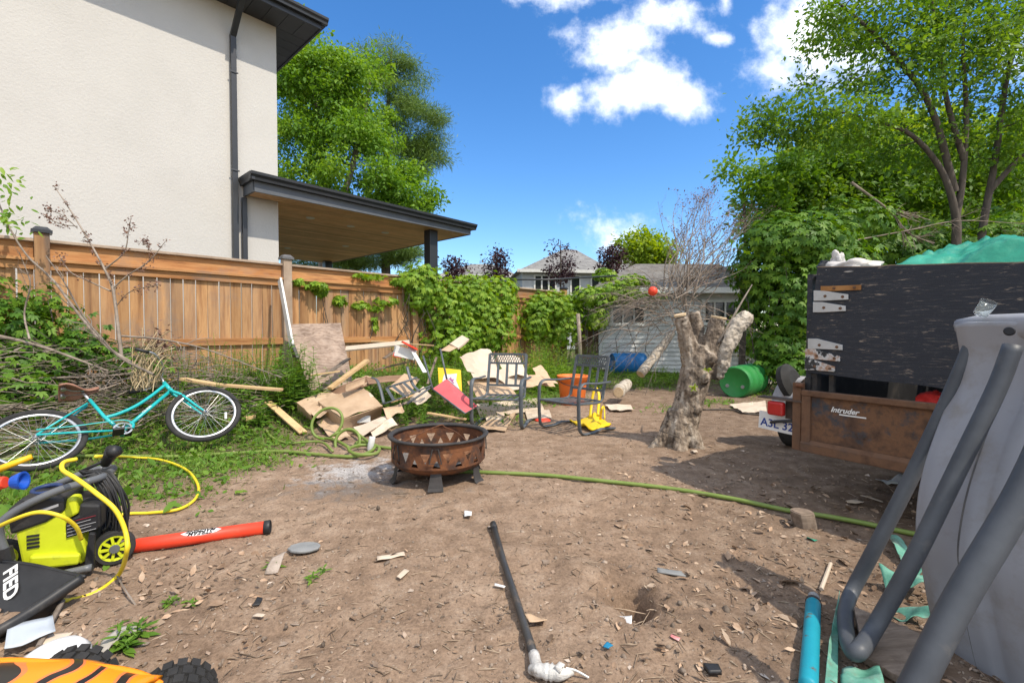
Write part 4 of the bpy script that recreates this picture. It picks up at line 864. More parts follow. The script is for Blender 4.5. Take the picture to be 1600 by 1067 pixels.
b = MB(); tb(b, -.02, 1.5, .06, 2.4, .40, .44); tb(b, -.02, .02, .06, 2.4, .44, .90); tb(b, 1.48, 1.52, .06, 2.4, .40, .90); tb(b, .02, 1.48, 2.36, 2.4, .44, .90); b.build('bed', M_black, tr)
# box above: the back door is a weathered black sheet hung on strap hinges
def Pp(px, py, off=0):                                   # a picture point on the door's plane
    a, bb, c = ray(px, py); o = TP(0, .05+off, 0); n = av; k = (o-V((0, 0, CAMZ))).dot(n)/V((a, bb, c)).dot(n); return V((0, 0, CAMZ))+V((a, bb, c))*k
c00, c01 = Pp(1259, 581), Pp(1277, 419); c10 = TP(1.62, .05, .855); c11 = TP(1.62, .05, 1.565)
b = MB(); nn = 14; lo = [c00.lerp(c10, i/nn)+UZ*random.uniform(-.005, .005) for i in range(nn+1)]; hi = [c01.lerp(c11, i/nn)+UZ*random.uniform(-.003, .006) for i in range(nn+1)]
b.prism(lo+hi[::-1], av*.02); door = b.build('back_door', M_blackply, tr)
b = MB()
for i in range(nn): b.beam(hi[i]+av*.011+UZ*.003, hi[i+1]+av*.011+UZ*.003, .018, .007)
b.build('bare_top_edge', pm('bare_ply', [(.16, .11, .075), (.30, .22, .155)], 20, .9, .3), door)
b = MB(); tb(b, -.02, .015, .075, 2.3, .9, 1.66); tb(b, 1.55, 1.585, .075, 2.3, .9, 1.55); tb(b, .015, 1.55, 2.27, 2.3, .9, 1.6); b.build('side_wall', M_blackply, tr)
b = MB(); tb(b, .0, .055, .078, .14, .80, .93); tb(b, .13, .16, .09, .12, .80, .95); b.build('box_post', pm('black_frame', [(.02, .02, .022), (.09, .075, .06)], 9, .8, .3), tr)
def strap(px0, pxt, pyc, hh, mat, pyt=None):
    pyt = pyt or pyc
    a0, a1 = Pp(px0, pyc-hh, -.012), Pp(px0, pyc+hh, -.012); m0, m1 = Pp(px0+14, pyc-hh, -.012), Pp(px0+14, pyc+hh, -.012); t0, t1 = Pp(pxt, pyt-4, -.012), Pp(pxt, pyt+4, -.012)
    b = MB(); b.prism([a0, m0, t0, t1, m1, a1], av*.010); h = b.build('hinge', mat, door, bevel=.002)
    for f in (.35, .85):
        q = (a0+a1).lerp(t0+t1, f)/2 - av*.002; b = MB(); b.lathe([(0, -.006), (.009, -.004), (.011, .004)], q, av, n=8); b.build('bolt', M_rustedge, h)
M_galv = pm('galvanised', [(.42, .42, .41), (.54, .54, .53)], 7, .55, .1, metal=.2)
M_peel = pm('peeling_hinge', [(.03, .03, .03), (.05, .05, .05), (.55, .55, .54), (.35, .2, .12)], 13, .8, .3, pos=[.36, .47, .5, .62])
M_orust = pm('orange_rust', [(.26, .12, .04), (.42, .21, .075)], 10, .9, .4)
for args in ((1282, 1345, 451, 4, M_orust, 449), (1271, 1325, 462, 8, M_galv, 464), (1270, 1321, 480, 8, M_galv, 482), (1262, 1316, 537, 8, M_galv, 543), (1258, 1312, 553, 8, M_peel, 561), (1257, 1304, 570, 8, M_peel, 577)): strap(*args)
# mudguard, wheel, lamp bracket, lamp and licence plate on the left
wc = V((3.05, 4.98, .30)); ftc = wc+UZ*.06
b = MB(); g = [[ftc+av*(cos(a)*.36)+UZ*(sin(a)*.40)+tv*w for w in (-.10, -.05, 0, .05, .10)] for a in [pi*k/12 for k in range(13)]]; b.sheet(g, .006); b.build('mudguard', pm('worn_mudguard', [(.16, .15, .15), (.36, .36, .37), (.24, .16, .12)], 5, .6, .3), tr)
def wheel(tr, c, ax, R_, w, rim, matr, name='wheel'):
    b = MB(); prof = [(rim*.8, -w*.4), (rim, -w/2), (R_*.9, -w/2), (R_, -w*.36), (R_, w*.36), (R_*.9, w/2), (rim, w/2), (rim*.8, w*.4)]
    b.lathe(prof, c, ax, n=32); wh = b.build(name, M_rubber, tr, smooth=False)
    b = MB(); b.lathe([(0, -w*.36), (rim*.3, -w*.40), (rim*.5, -w*.22), (rim*.85, -w*.25), (rim, -w*.42), (rim, w*.42), (0, w*.2)], c, ax, n=24); b.build('rim', matr, wh); return wh
wheel(tr, wc, tv, .30, .17, .17, M_white)
q = P(1234, 598, 4.9); b = MB(); b.lathe([(0, .02), (.15, .0), (.19, -.03), (.20, .03), (.12, .07), (0, .06)], q, (.5, -.75, .35), n=28); b.build('spare_wheel', M_rubber, tr)
lampc = P(1213, 638, 3.6)
b = MB(); b.box(lampc+tv*.04+av*.035+UZ*.075, (.36, .10, .012), TF); b.box(lampc+tv*.12+av*.06, (.16, .012, .15), TF); b.build('lamp_bracket', pm('dark_bracket', [(.045, .035, .03), (.12, .08, .06)], 8, .8, .2), tr)
M_redlens = pm('red_lens', [(.34, .012, .012), (.46, .02, .018)], 8, .25, .25, 60, spec=.6)
b = MB(); b.box(lampc, (.125, .05, .108), TF); b.build('tail_lamp', M_redlens, tr, bevel=.016)
pc = P(1214, 660, 3.66)
b = MB(); b.box(pc, (.29, .004, .14), TF @ Matrix.Rotation(.05, 3, 'Y')); pl = b.build('licence_plate', M_white, tr, bevel=.001)
dupe_text('A3L 32', .088, TM(pc-av*.004+tv*.0-UZ*.018, tv-UZ*.05, UZ), M_blueink, 'plate_characters', pl, .0005, bold=.0015)
b = MB(); b.tube(curve([pc+tv*(-.03)-av*.03, pc+tv*.04-av*.05+UZ*.02, pc+tv*.2-av*.02+UZ*.05], 5), .012, 6); b.build('wiring', M_black, tr)
b = MB(); tb(b, .68, .76, 2.4, 3.5, .40, .48); b.build('drawbar', M_rustedge, tr)
# load under the tarpaulin
def lump(name, label, cat, c, r, mat, seed, amp=.25, zc=-.3, fine=.03, sharp=False):
    bm = bmesh.new(); bmesh.ops.create_icosphere(bm, subdivisions=4, radius=1); me = bpy.data.meshes.new(name)
    for v in bm.verts:
        p = v.co.copy(); k = 1+amp*mn.fractal(p*1.6+V((seed, 0, 0)), 1, 2, 3)+fine*mn.noise(p*9+V((seed, 3, 0)))
        if sharp: k += .10*abs(mn.noise(p*3.3+V((0, seed, 0))))
        v.co = V((p.x*r[0]*k, p.y*r[1]*k, max(p.z, zc)*r[2]*k))
    bm.to_mesh(me); bm.free(); me.polygons.foreach_set('use_smooth', [True]*len(me.polygons)); me.materials.append(mat)
    a = me.attributes.new('rnd', 'FLOAT', 'POINT')
    o = bpy.data.objects.new(name, me); o.location = c; link(o); ORG[o.name] = V(c)
    if label: tag(o, label, cat)
    return o
M_bagwhite = pm('white_sack', [(.42, .39, .36), (.60, .57, .54)], 5, .7, .3, dirt=(.33, .27, .2), dscale=5, dlo=.6, dhi=.75)
o = lump('sack', 'crumpled white sack on top of the trailer box beside the green tarpaulin', 'sack', TP(.20, .20, 1.665), (.19, .14, .085), M_bagwhite, 2, .4, sharp=True); o.rotation_euler = (0, 0, -1.0)
o = lump('bag', 'small upright white plastic bag at the left corner of the trailer box', 'bag', P(1309, 410, 3.6), (.045, .05, .085), M_bagwhite, 9, .6)
o = lump('bag', 'small black bag poking out behind the upright white bag', 'bag', P(1297, 416, 3.75), (.09, .07, .05), M_black, 5, .3)
TN = 110; g = []
for i in range(TN):
    row = []
    for j in range(TN):
        u, v = i/(TN-1), j/(TN-1); t = .37+1.43*u; a = .07+1.6*v
        e = min(1, u*3.2)*1.0; ev = min(1, v*7+.02)
        z = 1.675-.072*t+(.085*sstep(0, .16, u)+.20*sstep(.1, .9, u))*sstep(0, .10, v)+.05*sstep(.2, 1, v)+.03*e*ev
        z += (.075*mn.fractal((t*2.3, a*2.3, 1), .8, 2, 3)+.10*(.35-abs(mn.noise((t*3.2+a*2.4, a*2.2-t*1.1, 4))))+.055*(.3-abs(mn.noise((t*7-a*4, a*7+t*3, 8))))+.028*(.3-abs(mn.noise((t*17+a*5, a*14-t*4, 2)))))*min(1, .15+v*9)*min(1, u*8+.05)
        if j == 0: z = 1.69-.085*t-.02
        row.append(TP(t, a, z-.02*t))
    g.append(row)
M_tarp = pm('green_tarp', [(.008, .17, .105), (.018, .25, .155), (.04, .34, .225)], 3, .36, .35, 14, spec=.5, bdist=.02)
b = MB(); b.sheet(g, .002); o = b.build('tarpaulin', M_tarp, smooth=True); tag(o, 'crumpled green tarpaulin heaped over the load on top of the trailer box', 'tarpaulin')
q = P(1455, 628, 2.95); o = lump('red_bag', 'bright red bag squeezed between the rusty tailgate and the black door', 'bag', q+av*.04, (.075, .08, .06), pm('red_cloth', [(.55, .02, .018), (.68, .04, .03)], 5, .7, .3), 7, .4)
# ------------------------------------------------------------------ grey plastic table tipped on its side
tbl = thing('plastic_table', 'big grey moulded plastic table tipped up on its side with slate tubular legs', 'table', (1.6, 1.6, 0))
edge = [(1497, 506, 2.02), (1502, 530, 2.02), (1505, 556, 2.02), (1498, 604, 2.01), (1478, 650, 2.0), (1456, 710, 1.98), (1444, 755, 1.96), (1438, 800, 1.94), (1438, 842, 1.92), (1447, 890, 1.90), (1456, 940, 1.88), (1470, 1000, 1.86), (1488, 1067, 1.84), (1505, 1120, 1.82)]
ep = curve([P(*e) for e in edge], 4); g = []
wv = V((.17, -1, 0)); NW = 22
def bulge(i, w):                                         # shallow moulded panels across the face
    return .016*sin(min(1, w/.13)*pi/2)*0-.018*sstep(.0, .05, w)+.012*(sstep(.21, .23, w)-sstep(.245, .265, w))+.012*(sstep(.52, .54, w)-sstep(.555, .575, w))
nrm = V((-.90, -.15, .42)).normalized()
for i, e in enumerate(ep):
    row = []
    for j in range(NW+26):
        w = 1.15*(j/(NW+25))**1.25; row.append(e+wv*w-nrm*bulge(i, w)*1.0)
    g.append(row)
b = MB(); b.sheet(g, .035); top = b.build('table_top', M_table, tbl, smooth=True)
M_seam = pm('seam_dark', [(.06, .06, .063), (.13, .125, .12)], 12, .8, 0)
for w, r in ((.165, .0035), (.43, .003)):
    b = MB(); b.tube([e+wv*(w+.02*sin(i*.12))+nrm*(.0352) for i, e in enumerate(ep[5:])], r, 5); b.build('seam', M_seam, top)
# rolled lip along the upper edge
l0 = P(1496, 506, 2.035); b = MB(); pr = [(0, -.075), (-.018, -.05), (-.028, -.012), (-.022, .016), (-.004, .030), (.03, .034), (.06, .015), (.06, -.06)]; g = []
for k in range(18):
    w = 1.25*k/17; c = l0+V((.115, -1, .012))*w; hh = 1.0 if k else .55; g.append([c+V((x*hh, 0, z*hh)) for x, z in pr+pr[:1]])
b.sheet(g, .004); n0 = len(b.v); b.add([p for p in g[0][:-1]], [tuple(range(len(pr)))]); b.build('lip', M_table, top, smooth=True)
# legs: a U of tube, and a third stay nearer the camera
def legtube(pts, r, name='leg'): b = MB(); b.tube(curve(pts, 6), r, 14); return b.build(name, M_tubedark, tbl, smooth=True)
A, Bm = P(1527, 522, 1.99), P(1373, 850, 2.07)
legtube([P(1527, 520, 1.98), P(1480, 628, 2.02), P(1424, 745, 2.05), P(1370, 850, 2.07), P(1338, 910, 2.10), G(1325, 938, .05), G(1321, 962, .045), G(1322, 985, .05), G(1328, 1010, .06), G(1340, 1018, .085), P(1368, 978, 1.76), P(1430, 868, 1.74), P(1500, 725, 1.73), P(1557, 608, 1.72), P(1583, 540, 1.72)], .029)
legtube([P(1690, 560, 1.28), P(1602, 760, 1.26), P(1500, 935, 1.24), P(1426, 1080, 1.22), P(1394, 1140, 1.2)], .035)
for px, py, Y in ((1525, 514, 1.955), (1577, 517, 1.70)):
    b = MB(); c = P(px, py, Y); b.lathe([(0, .0), (.013, .0), (.016, .006), (.016, .02)], c, (.7, .62, -.1), n=18); b.build('leg_socket', M_ink, tbl)
cup = P(1531, 492, 1.9)
M_clear, nt, bb = newmat('clear_plastic'); bb.inputs['Transmission Weight'].default_value = .95; bb.inputs['Roughness'].default_value = .08; bb.inputs['IOR'].default_value = 1.2; bb.inputs['Base Color'].default_value = (.9, .95, .95, 1)
b = MB(); b.lathe([(0, 0), (.021, 0), (.023, .002), (.028, .058), (.029, .06), (.0265, .058), (.020, .004), (0, .004)], cup, (.42, -.1, .75), n=22); o = b.build('plastic_cup', M_clear, smooth=True); tag(o, 'small clear plastic cup tilted on the rim of the tipped grey table', 'cup')
# plank under the U leg
b = MB(); a0, a1, b0, b1 = G(1334, 946, .075), G(1350, 1024, .04), G(1466, 1000, .075), G(1446, 1080, .04); dn = V((0, 0, -.03))
b.prism([a0, b0, b1, a1], dn); o = b.build('plank', M_plankold, bevel=.004); tag(o, 'weathered brown plank under the bent leg of the tipped table', 'plank')
# teal pipe
b = MB(); p0, p1 = G(1271, 940, .03), G(1258, 1150, .03); d = (p1-p0).normalized(); t = thing('gas_cylinder_tube', 'long scratched teal metal tube lying at the bottom right edge', 'tube', p0-V((0, 0, .036)))
b.lathe([(0, 0), (.014, 0), (.026, .008), (.0295, .025), (.0295, .62), (.027, .635), (0, .64)], p0, d, n=28); b.build('tube', M_tealpipe, t, smooth=True)
b = MB(); b.lathe([(.031, .0), (.0315, .004), (.0315, .012), (.029, .016)], p0, d, n=28); b.build('collar', M_soot, t)
b = MB(); b.lathe([(.010, .01), (.010, -.03), (.020, -.032), (.024, -.05), (.017, -.068), (0, -.07)], p0, d, n=12); b.build('nozzle', pm('grey_metal_dull', [(.22, .21, .20), (.36, .35, .34)], 20, .6, .3), t)

# ------------------------------------------------------------------ metal pole with a pale lumpy foot
t = thing('metal_pole', 'black metal pole lying on the bare dirt with a bent silver foot', 'pole', G(800, 900))
pts = [G(771, 820, .028), G(788, 880, .02), G(808, 940, .02), G(824, 990, .02), G(836, 1030, .026)]
b = MB(); b.tube(pts, [.0175, .0165, .0165, .0165, .0175], 14); b.build('shaft', pm('black_pole', [(.03, .03, .032), (.06, .058, .056)], 8, .45, .15, dirt=(.16, .12, .085), dscale=12, dlo=.58, dhi=.75), t, smooth=True)
b = MB(); d = (pts[0]-pts[1]).normalized(); b.lathe([(0, .02), (.020, .018), (.021, -.05), (.018, -.052)], pts[0], d, n=16); b.build('end_cap', M_black, t, smooth=True)
M_foil = pm('silver_tape', [(.42, .40, .37), (.64, .63, .60)], 18, .55, .8, dirt=(.22, .18, .14), dscale=14, dlo=.55, dhi=.7)
b = MB(); f = curve([G(834, 1022, .026), G(838, 1038, .028), G(840, 1046, .03)], 4); b.tube(f, .021, 10)
f = curve([G(829, 1045, .02), G(845, 1047, .034), G(862, 1050, .034), G(880, 1052, .034), G(894, 1050, .02)], 5); b.tube(f, [.010+.018*sin(pi*min(1, (i+2)/len(f)))*random.uniform(.75, 1.15) for i in range(len(f))], 10)
b.tube([G(870, 1047, .055), G(876, 1040, .058), G(880, 1043, .055)], .014, 8); b.build('wrapped_foot', M_foil, t, smooth=True)
b = MB(); b.tube(curve([G(884, 1043, .04), G(900, 1047, .03), G(920, 1058, .012)], 4), .004, 5); b.build('loose_strip', M_whitepaint, t)

# ------------------------------------------------------------------ hoses
def hose(label, pts, r, mat, name='hose', cat='hose', n=7): b = MB(); b.tube(curve(pts, 8), r, n); o = b.build(name, mat, smooth=True); return tag(o, label, cat)
gh = [G(-40, 722, .03), G(60, 714, .03), G(150, 712, .03), G(270, 713, .02), G(360, 708, .02), G(440, 705, .02), G(520, 712, .02), G(560, 712, .025)]
ring1 = arc(P(511, 661, 5.35), V((1, .12, 0)), V((.1, .35, 1)), .165, -pi*.35, pi*1.55, 22)
ring2 = arc(P(543, 690, 5.0), V((1, -.1, 0)), V((0, .45, .9)), .135, -pi*.3, pi*1.5, 20)
gh += [G(585, 700, .03), G(575, 690, .05)]+[G(548, 672, .06), G(528, 676, .08)]+ring1+[G(525, 688, .04), G(545, 700, .03)]+ring2[::-1]+[G(560, 690, .03), G(590, 697, .03), G(588, 708, .04), G(560, 710, .05), G(545, 702, .06), G(565, 695, .05), G(600, 699, .03), G(640, 705, .02), G(690, 722, .02)]
hose('green garden hose tangled in upright loops in front of the cardboard pile', gh, .0165, M_hose)
hose('long straight green hose running from the fire pit across the dirt to the tipped table', [G(690, 735, .018), G(765, 738, .018), G(850, 742, .018), G(940, 751, .02), G(1040, 762, .018), G(1140, 778, .02), G(1230, 797, .018), G(1290, 806, .018), G(1350, 817, .018), G(1420, 832, .018), G(1500, 846, .018)], .0165, M_hose)
hose('thin dark green hose looping through the weeds left of the cardboard pile', [G(416, 672, .03), G(425, 683, .03), G(450, 692, .03), G(500, 690, .04), G(520, 705, .03)], .014, M_hose)
hose('long dark stick like root lying on the dirt right of the stump', [G(1098, 640, .015), G(1140, 640, .02), G(1165, 646, .015), G(1192, 648, .012)], .014, M_barkdark, 'stick', 'stick', 5)

# ------------------------------------------------------------------ turquoise bicycle leaning back on the brush
hb, tl = V((.68, .733, 0)).normalized(), R(50); ub = V((-hb.y, hb.x, 0))*sin(tl)+UZ*cos(tl); kb = hb.cross(ub)
RH = V((-4.15, 4.07, .30)); FH = V((-3.29, 5.0, .36))
def B3(a, b_, c=0): return RH+hb*a+ub*b_+kb*c
bk = thing('bicycle', 'turquoise cruiser bicycle with a brown saddle leaning back on the brush pile', 'bicycle', V((-3.8, 4.5, .05)))
b = MB(); hd0, hd1 = B3(1.0, .585), B3(1.045, .445)
b.tube([hd0, hd1], .021, 12)
b.tube(curve([B3(1.005, .55), B3(.86, .40), B3(.72, .28), B3(.58, .20), B3(.47, .165)], 5), .0165, 10)
b.tube([B3(1.04, .455), B3(.58, -.03)], .018, 10)
b.tube([B3(.38, .42), B3(.47, .17), B3(.58, -.04)], .0165, 10)
for c in (-.055, .055):
    b.tube([B3(0, 0, c), B3(.36, .36, c*.3)], .009, 8); b.tube([B3(0, 0, c), B3(.30, -.03, c), B3(.56, -.04, c*.5)], .010, 8)
b.lathe([(0, -.045), (.022, -.045), (.022, .045), (0, .045)], B3(.58, -.04), kb, n=14)
b.build('frame', M_tealpaint, bk, smooth=True)
T = TM(B3(.80, .205)-kb*.0195+ub*.004 if kb.y > 0 else B3(.80, .205)+kb*.0195, (B3(1.04, .455)-B3(.58, -.03)), (ub if True else UZ))
dupe_text('CRUISER', .03, T, M_whiteink, 'frame_lettering', bk, .0004)
hf, tf = V((.86, .51, 0)).normalized(), R(40); uf = V((-hf.y, hf.x, 0))*sin(tf)+UZ*cos(tf); kf = hf.cross(uf)
b = MB()
for c in (-.05, .05): b.tube(curve([hd1+kf*c*.6-ub*.015, hd1.lerp(FH, .35)+kf*c+ub*.02, hd1.lerp(FH, .75)+kf*c, FH+kf*c], 5), [.015]*6+[.013]*5+[.010]*5, 9)
b.tube([hd1+kf*.05-ub*.01, hd1-kf*.05-ub*.01], .016, 8); b.build('fork', M_tealpaint, bk, smooth=True)
def bwheel(c, h, u, k):
    b = MB(); n = 44; b.tube([c+(h*cos(2*pi*i/n)+u*sin(2*pi*i/n))*.315 for i in range(n)], .026, 10, closed=True); w = b.build('wheel', M_rubber, bk, smooth=True)
    b = MB(); b.tube([c+(h*cos(2*pi*i/n)+u*sin(2*pi*i/n))*.283 for i in range(n)], .014, 8, closed=True, sq=(1.25, .8)); b.build('rim', M_chrome, w, smooth=True)
    b = MB()
    for i in range(36):
        a = 2*pi*i/36; a2 = a+(.9 if (i//2) % 2 else -.9); sd = .03 if i % 2 else -.03
        b.tube([c+k*sd+(h*cos(a2)+u*sin(a2))*.022, c+(h*cos(a)+u*sin(a))*.28], .0010, 4, caps=False)
    b.build('spokes', M_chrome, w)
    b = MB(); b.lathe([(0, -.06), (.008, -.06), (.009, -.034), (.026, -.032), (.014, -.024), (.014, .024), (.026, .032), (.009, .034), (.008, .06), (0, .06)], c, k, n=14); b.build('hub', M_chrome, w, smooth=True)
    return w
bwheel(RH, hb, ub, kb); w2 = bwheel(FH, hf, uf, kf)
b = MB(); q = FH+(hf*cos(-.25)+uf*sin(-.25))*.2; b.beam(q-uf*.04, q+uf*.04, .02, .008, up=kf); b.build('reflector', M_white, w2)
near_k = -1 if kb.y > 0 else 1
b = MB(); gpts = [B3(.0, .05, near_k*.065), B3(.25, .045, near_k*.065), B3(.50, .055, near_k*.065), B3(.60, .05, near_k*.065), B3(.66, .0, near_k*.065), B3(.65, -.06, near_k*.065)]
b.tube(curve(gpts, 5), .014, 8, sq=(1, .35)); b.build('chain_guard', M_tealpaint, bk, smooth=True)
b = MB(); c = B3(.58, -.04, near_k*.05); b.lathe([(.06, -.002), (.075, -.002), (.075, .002), (.06, .002)], c, kb, n=28, closed=True)
for i in range(5): a = 2*pi*i/5; b.tube([c, c+(hb*cos(a)+ub*sin(a))*.066], .006, 5)
b.build('chainring', M_chrome, bk)
for s, an in ((near_k, 2.6), (-near_k, 2.6+pi)):
    b = MB(); c = B3(.58, -.04, s*.075); e = c+(hb*cos(an)+ub*sin(an))*.16; e = c+(hb*-.05-ub*.10) if s == near_k else c+(hb*.05+ub*.10)
    b.tube([c, e], [.014, .010], 8); cr = b.build('crank', M_chrome, bk); b = MB(); b.box(e+kb*s*.055, (.085, .024, .095), Matrix((hb, ub, kb)).transposed()); b.build('pedal', M_black, cr, bevel=.006)
b = MB(); b.tube([B3(.38, .41), B3(.335, .53)], .013, 10); b.build('seat_post', M_chrome, bk, smooth=True)
g = []
for i in range(13):
    t = i/12; a = .17+.29*t; w = .095*(1-sstep(.25, .8, t))+.022; g.append([B3(a, .575+.02*cos(t*5)-(abs(x)**2)*.045-.02*sstep(.0, .15, .15-t), x*w) for x in (-1, -.7, -.35, 0, .35, .7, 1)])
b = MB(); b.sheet(g, .016); sd = b.build('saddle', M_brownleather, bk, smooth=True)
b = MB()
for c in (-.025, .025): b.tube(curve([B3(.20, .545, c*2), B3(.28, .525, c), B3(.38, .53, c*.8), B3(.44, .555, c*.4)], 4), .004, 5)
for c in (-.05, .05): b.lathe([(0, 0), (.02, 0), (.02, .035), (0, .035)], B3(.20, .525, c), ub, n=10)
b.build('saddle_rail', M_chrome, sd)
b = MB(); b.tube([hd0, B3(.985, .68)], .012, 8); b.tube(curve([B3(.80, .78, -.31), B3(.92, .76, -.26), B3(1.0, .73, -.12), B3(1.0, .69, 0), B3(1.0, .73, .12), B3(.92, .76, .26), B3(.80, .78, .31)], 5), .011, 8); hbr = b.build('handlebar', M_chrome, bk, smooth=True)
for c in (-1, 1): b = MB(); b.tube([B3(.75, .785, .325*c), B3(.865, .768, .285*c)], .017, 10); b.build('grip', M_black, hbr, smooth=True)
b = MB(); b.tube(curve([B3(.93, .75, -.2), B3(1.08, .70, -.1), B3(1.10, .58, -.03), hd1+hf*.05], 6), .0035, 5); b.tube(curve([B3(.93, .75, .2), B3(1.12, .72, .1), B3(1.12, .56, .03), hd1+hf*.06], 6), .0035, 5); b.build('brake_cable', M_black, bk)

# ------------------------------------------------------------------ pressure washer
PW = V((-2.375, 2.50, gz(-2.375, 2.50))); WS = .86; wx = V((.90, .435, 0)).normalized(); wy = V((-wx.y, wx.x, 0))
def L(x, y, z): return PW+(wx*x+wy*y+UZ*z)*WS
LF = Matrix((wx, wy, UZ)).transposed()
pw = thing('pressure_washer', 'lime and black pressure washer on grey tube frame standing left in front of the bicycle', 'pressure washer', PW)
def slab(b, poly, y0, y1): b.prism([L(x, y0, z) for x, z in poly], wy*(y1-y0))
b = MB(); slab(b, [(-.17, .07), (.10, .05), (.12, .10), (.10, .235), (.03, .26), (.025, .33), (.085, .36), (.075, .455), (.03, .46), (.02, .40), (-.06, .355), (-.20, .31)], -.15, -.06)
slab(b, [(-.135, .075), (.09, .06), (.10, .125), (-.13, .16)], -.185, -.149); b.build('lime_cover', M_lime, pw, bevel=.012)
b = MB(); slab(b, [(-.215, .29), (-.06, .335), (.025, .39), (.03, .465), (-.16, .50), (-.23, .43)], -.165, .10); slab(b, [(-.18, .08), (.16, .08), (.18, .42), (-.18, .42)], -.058, .12); slab(b, [(.03, .27), (.19, .25), (.19, .40), (.09, .42), (.085, .35), (.03, .325)], -.155, -.057); b.build('black_housing', M_black, pw, bevel=.014)
for k in range(4): b = MB(); b.box(L(-.12, -.152, .20+.022*k), (.047, .010, .010), LF); b.build('vent_slot', M_black, pw)
b = MB(); slab(b, [(.03, .225), (.175, .255), (.175, .375), (.03, .315)], -.160, -.156); lb = b.build('warning_label', M_ink, pw); T = TM(L(.10, -.161, .288), wx*1+UZ*.14, UZ)
M_greyink = pm('grey_ink', [(.35, .35, .36)], 1, .6, 0)
for k in range(5): b = MB(); q = L(.035, -.1612, .238+.020*k+.0); b.beam(q, q+wx*(.115-.02*(k % 2))+UZ*.018, .002, .006, up=wy); b.build('label_line', M_greyink if k < 4 else pm('dark_red_ink', [(.25, .02, .03)], 1, .6, 0), lb)
b = MB(); slab(b, [(-.10, .395), (.0, .425), (.0, .44), (-.10, .415)], -.168, -.1655); b.build('brand_strip', M_greyink, pw)
b = MB(); b.tube(arc(L(-.10, -.02, .497), wx, wy+UZ*.1, .055, 0, 2*pi, 20)[:-1], .011, 8, closed=True); b.build('filler_ring', pm('navy_plastic', [(.02, .04, .12)], 3, .5, 0), pw, smooth=True)
for y, s in ((-.215, 0), (.16, 1)):
    b = MB(); b.tube(curve([L(.16, y, .045), L(-.02, y, .035), L(-.15, y, .05), L(-.19, y, .14), L(-.235, y, .30), L(-.225, y, .39), L(-.13, y*.95, .465), L(.02, y*.92, .53), L(.13, y*.9, .555)], 6), .019, 10); b.build('frame_tube', M_greytube, pw, smooth=True)
b = MB(); b.tube(curve([L(.13, -.19, .555), L(.19, -.12, .56), L(.20, 0, .56), L(.19, .09, .56), L(.13, .145, .555)], 5), .019, 10); b.build('handle_bar', M_greytube, pw, smooth=True)
b = MB(); b.tube([L(.16, .1, .50), L(.21, .02, .08)], .026, 10); b.build('rear_strut', M_greytube, pw, smooth=True)
for x, z in ((-.205, .2), ): b = MB(); b.tube([L(x-.0, -.215, z-.035), L(x-.012, -.215, z+.04)], .028, 10); b.build('clamp', M_black, pw)
for (x, y) in ((.24, -.10), (-.33, .02)):
    c = L(x, y, .105)-UZ*.0; ax = wy*-1+wx*.25; d = V(ax).normalized(); b = MB(); b.lathe([(.065, .026), (.085, .026), (.09, .018), (.09, -.018), (.085, -.026), (.065, -.026)], c, d, n=36, closed=True); w = b.build('wheel', M_rubber, pw); _, s, u = frame(d)
    b = MB(); b.lathe([(.057, .025), (.067, .028), (.067, .01), (.057, .01)], c, d, n=32, closed=True); b.lathe([(0, .030), (.024, .030), (.027, .01)], c, d, n=18)
    for k in range(9): a = 2*pi*k/9; b.beam(c+(s*cos(a)+u*sin(a))*.022+d*.022, c+(s*cos(a)+u*sin(a))*.062+d*.022, .012, .016, up=d)
    b.build('wheel_rim', M_lime, w); b = MB(); b.lathe([(0, .04), (.021, .04), (.023, .034)], c, d, n=16); b.build('hub_cap', M_greytube, w)
b = MB()
for k in range(15):                                      # coiled power cable over the handle
    x0 = .16+random.uniform(-.05, .05); dz = random.uniform(-.05, .03); pts = [L(x0-.06, -.05+random.uniform(-.08, .05), .585+dz*.4), L(x0+.02, -.10, .575+random.uniform(-.02, .02)), L(x0+.08, -.13, .49), L(x0+.115, -.125+random.uniform(-.03, .03), .36+dz), L(x0+.10, -.10, .23+dz*1.5), L(x0+.05, -.04, .20+dz), L(x0+.02, .06, .33), L(x0-.04, .08, .50), L(x0-.06, 0, .58)]
    b.tube(curve(pts, 4), .006, 5)
b.build('power_cable', M_black, pw, smooth=True)
b = MB(); b.tube([L(.16, .05, .60), L(.20, .0, .665), L(.225, -.03, .70)], [.022, .03, .038], 10); b.tube([L(.215, -.03, .69), L(.255, -.05, .70)], [.034, .028], 10); b.tube([L(.05, .03, .575), L(.14, .03, .615), L(.18, .03, .65)], .009, 7); b.build('spray_gun', M_black, pw, smooth=True)
b = MB(); slab(b, [(.115, .02), (.165, .02), (.175, .24), (.145, .25)], -.20, -.175); b.build('holster', M_black, pw, bevel=.006)
hose('yellow pressure hose looping over the washer and out across the weeds', [P(-30, 836, 2.15), P(20, 812, 2.12), P(60, 800, 2.12), P(95, 806, 2.14), P(118, 822, 2.2), P(127, 842, 2.25)], .009, M_yhose, 'pressure_hose')
hose('second yellow pressure hose falling from the washer handle to the dirt under the black sled', [P(120, 717, 2.45), P(100, 722, 2.4), P(98, 734, 2.35), P(120, 748, 2.3), P(150, 770, 2.25), P(180, 796, 2.25), P(196, 830, 2.25), P(198, 862, 2.22), G(185, 898, .02), G(150, 925, .012), G(110, 937, .012), G(90, 938, .03)], .0105, M_yhose, 'pressure_hose')
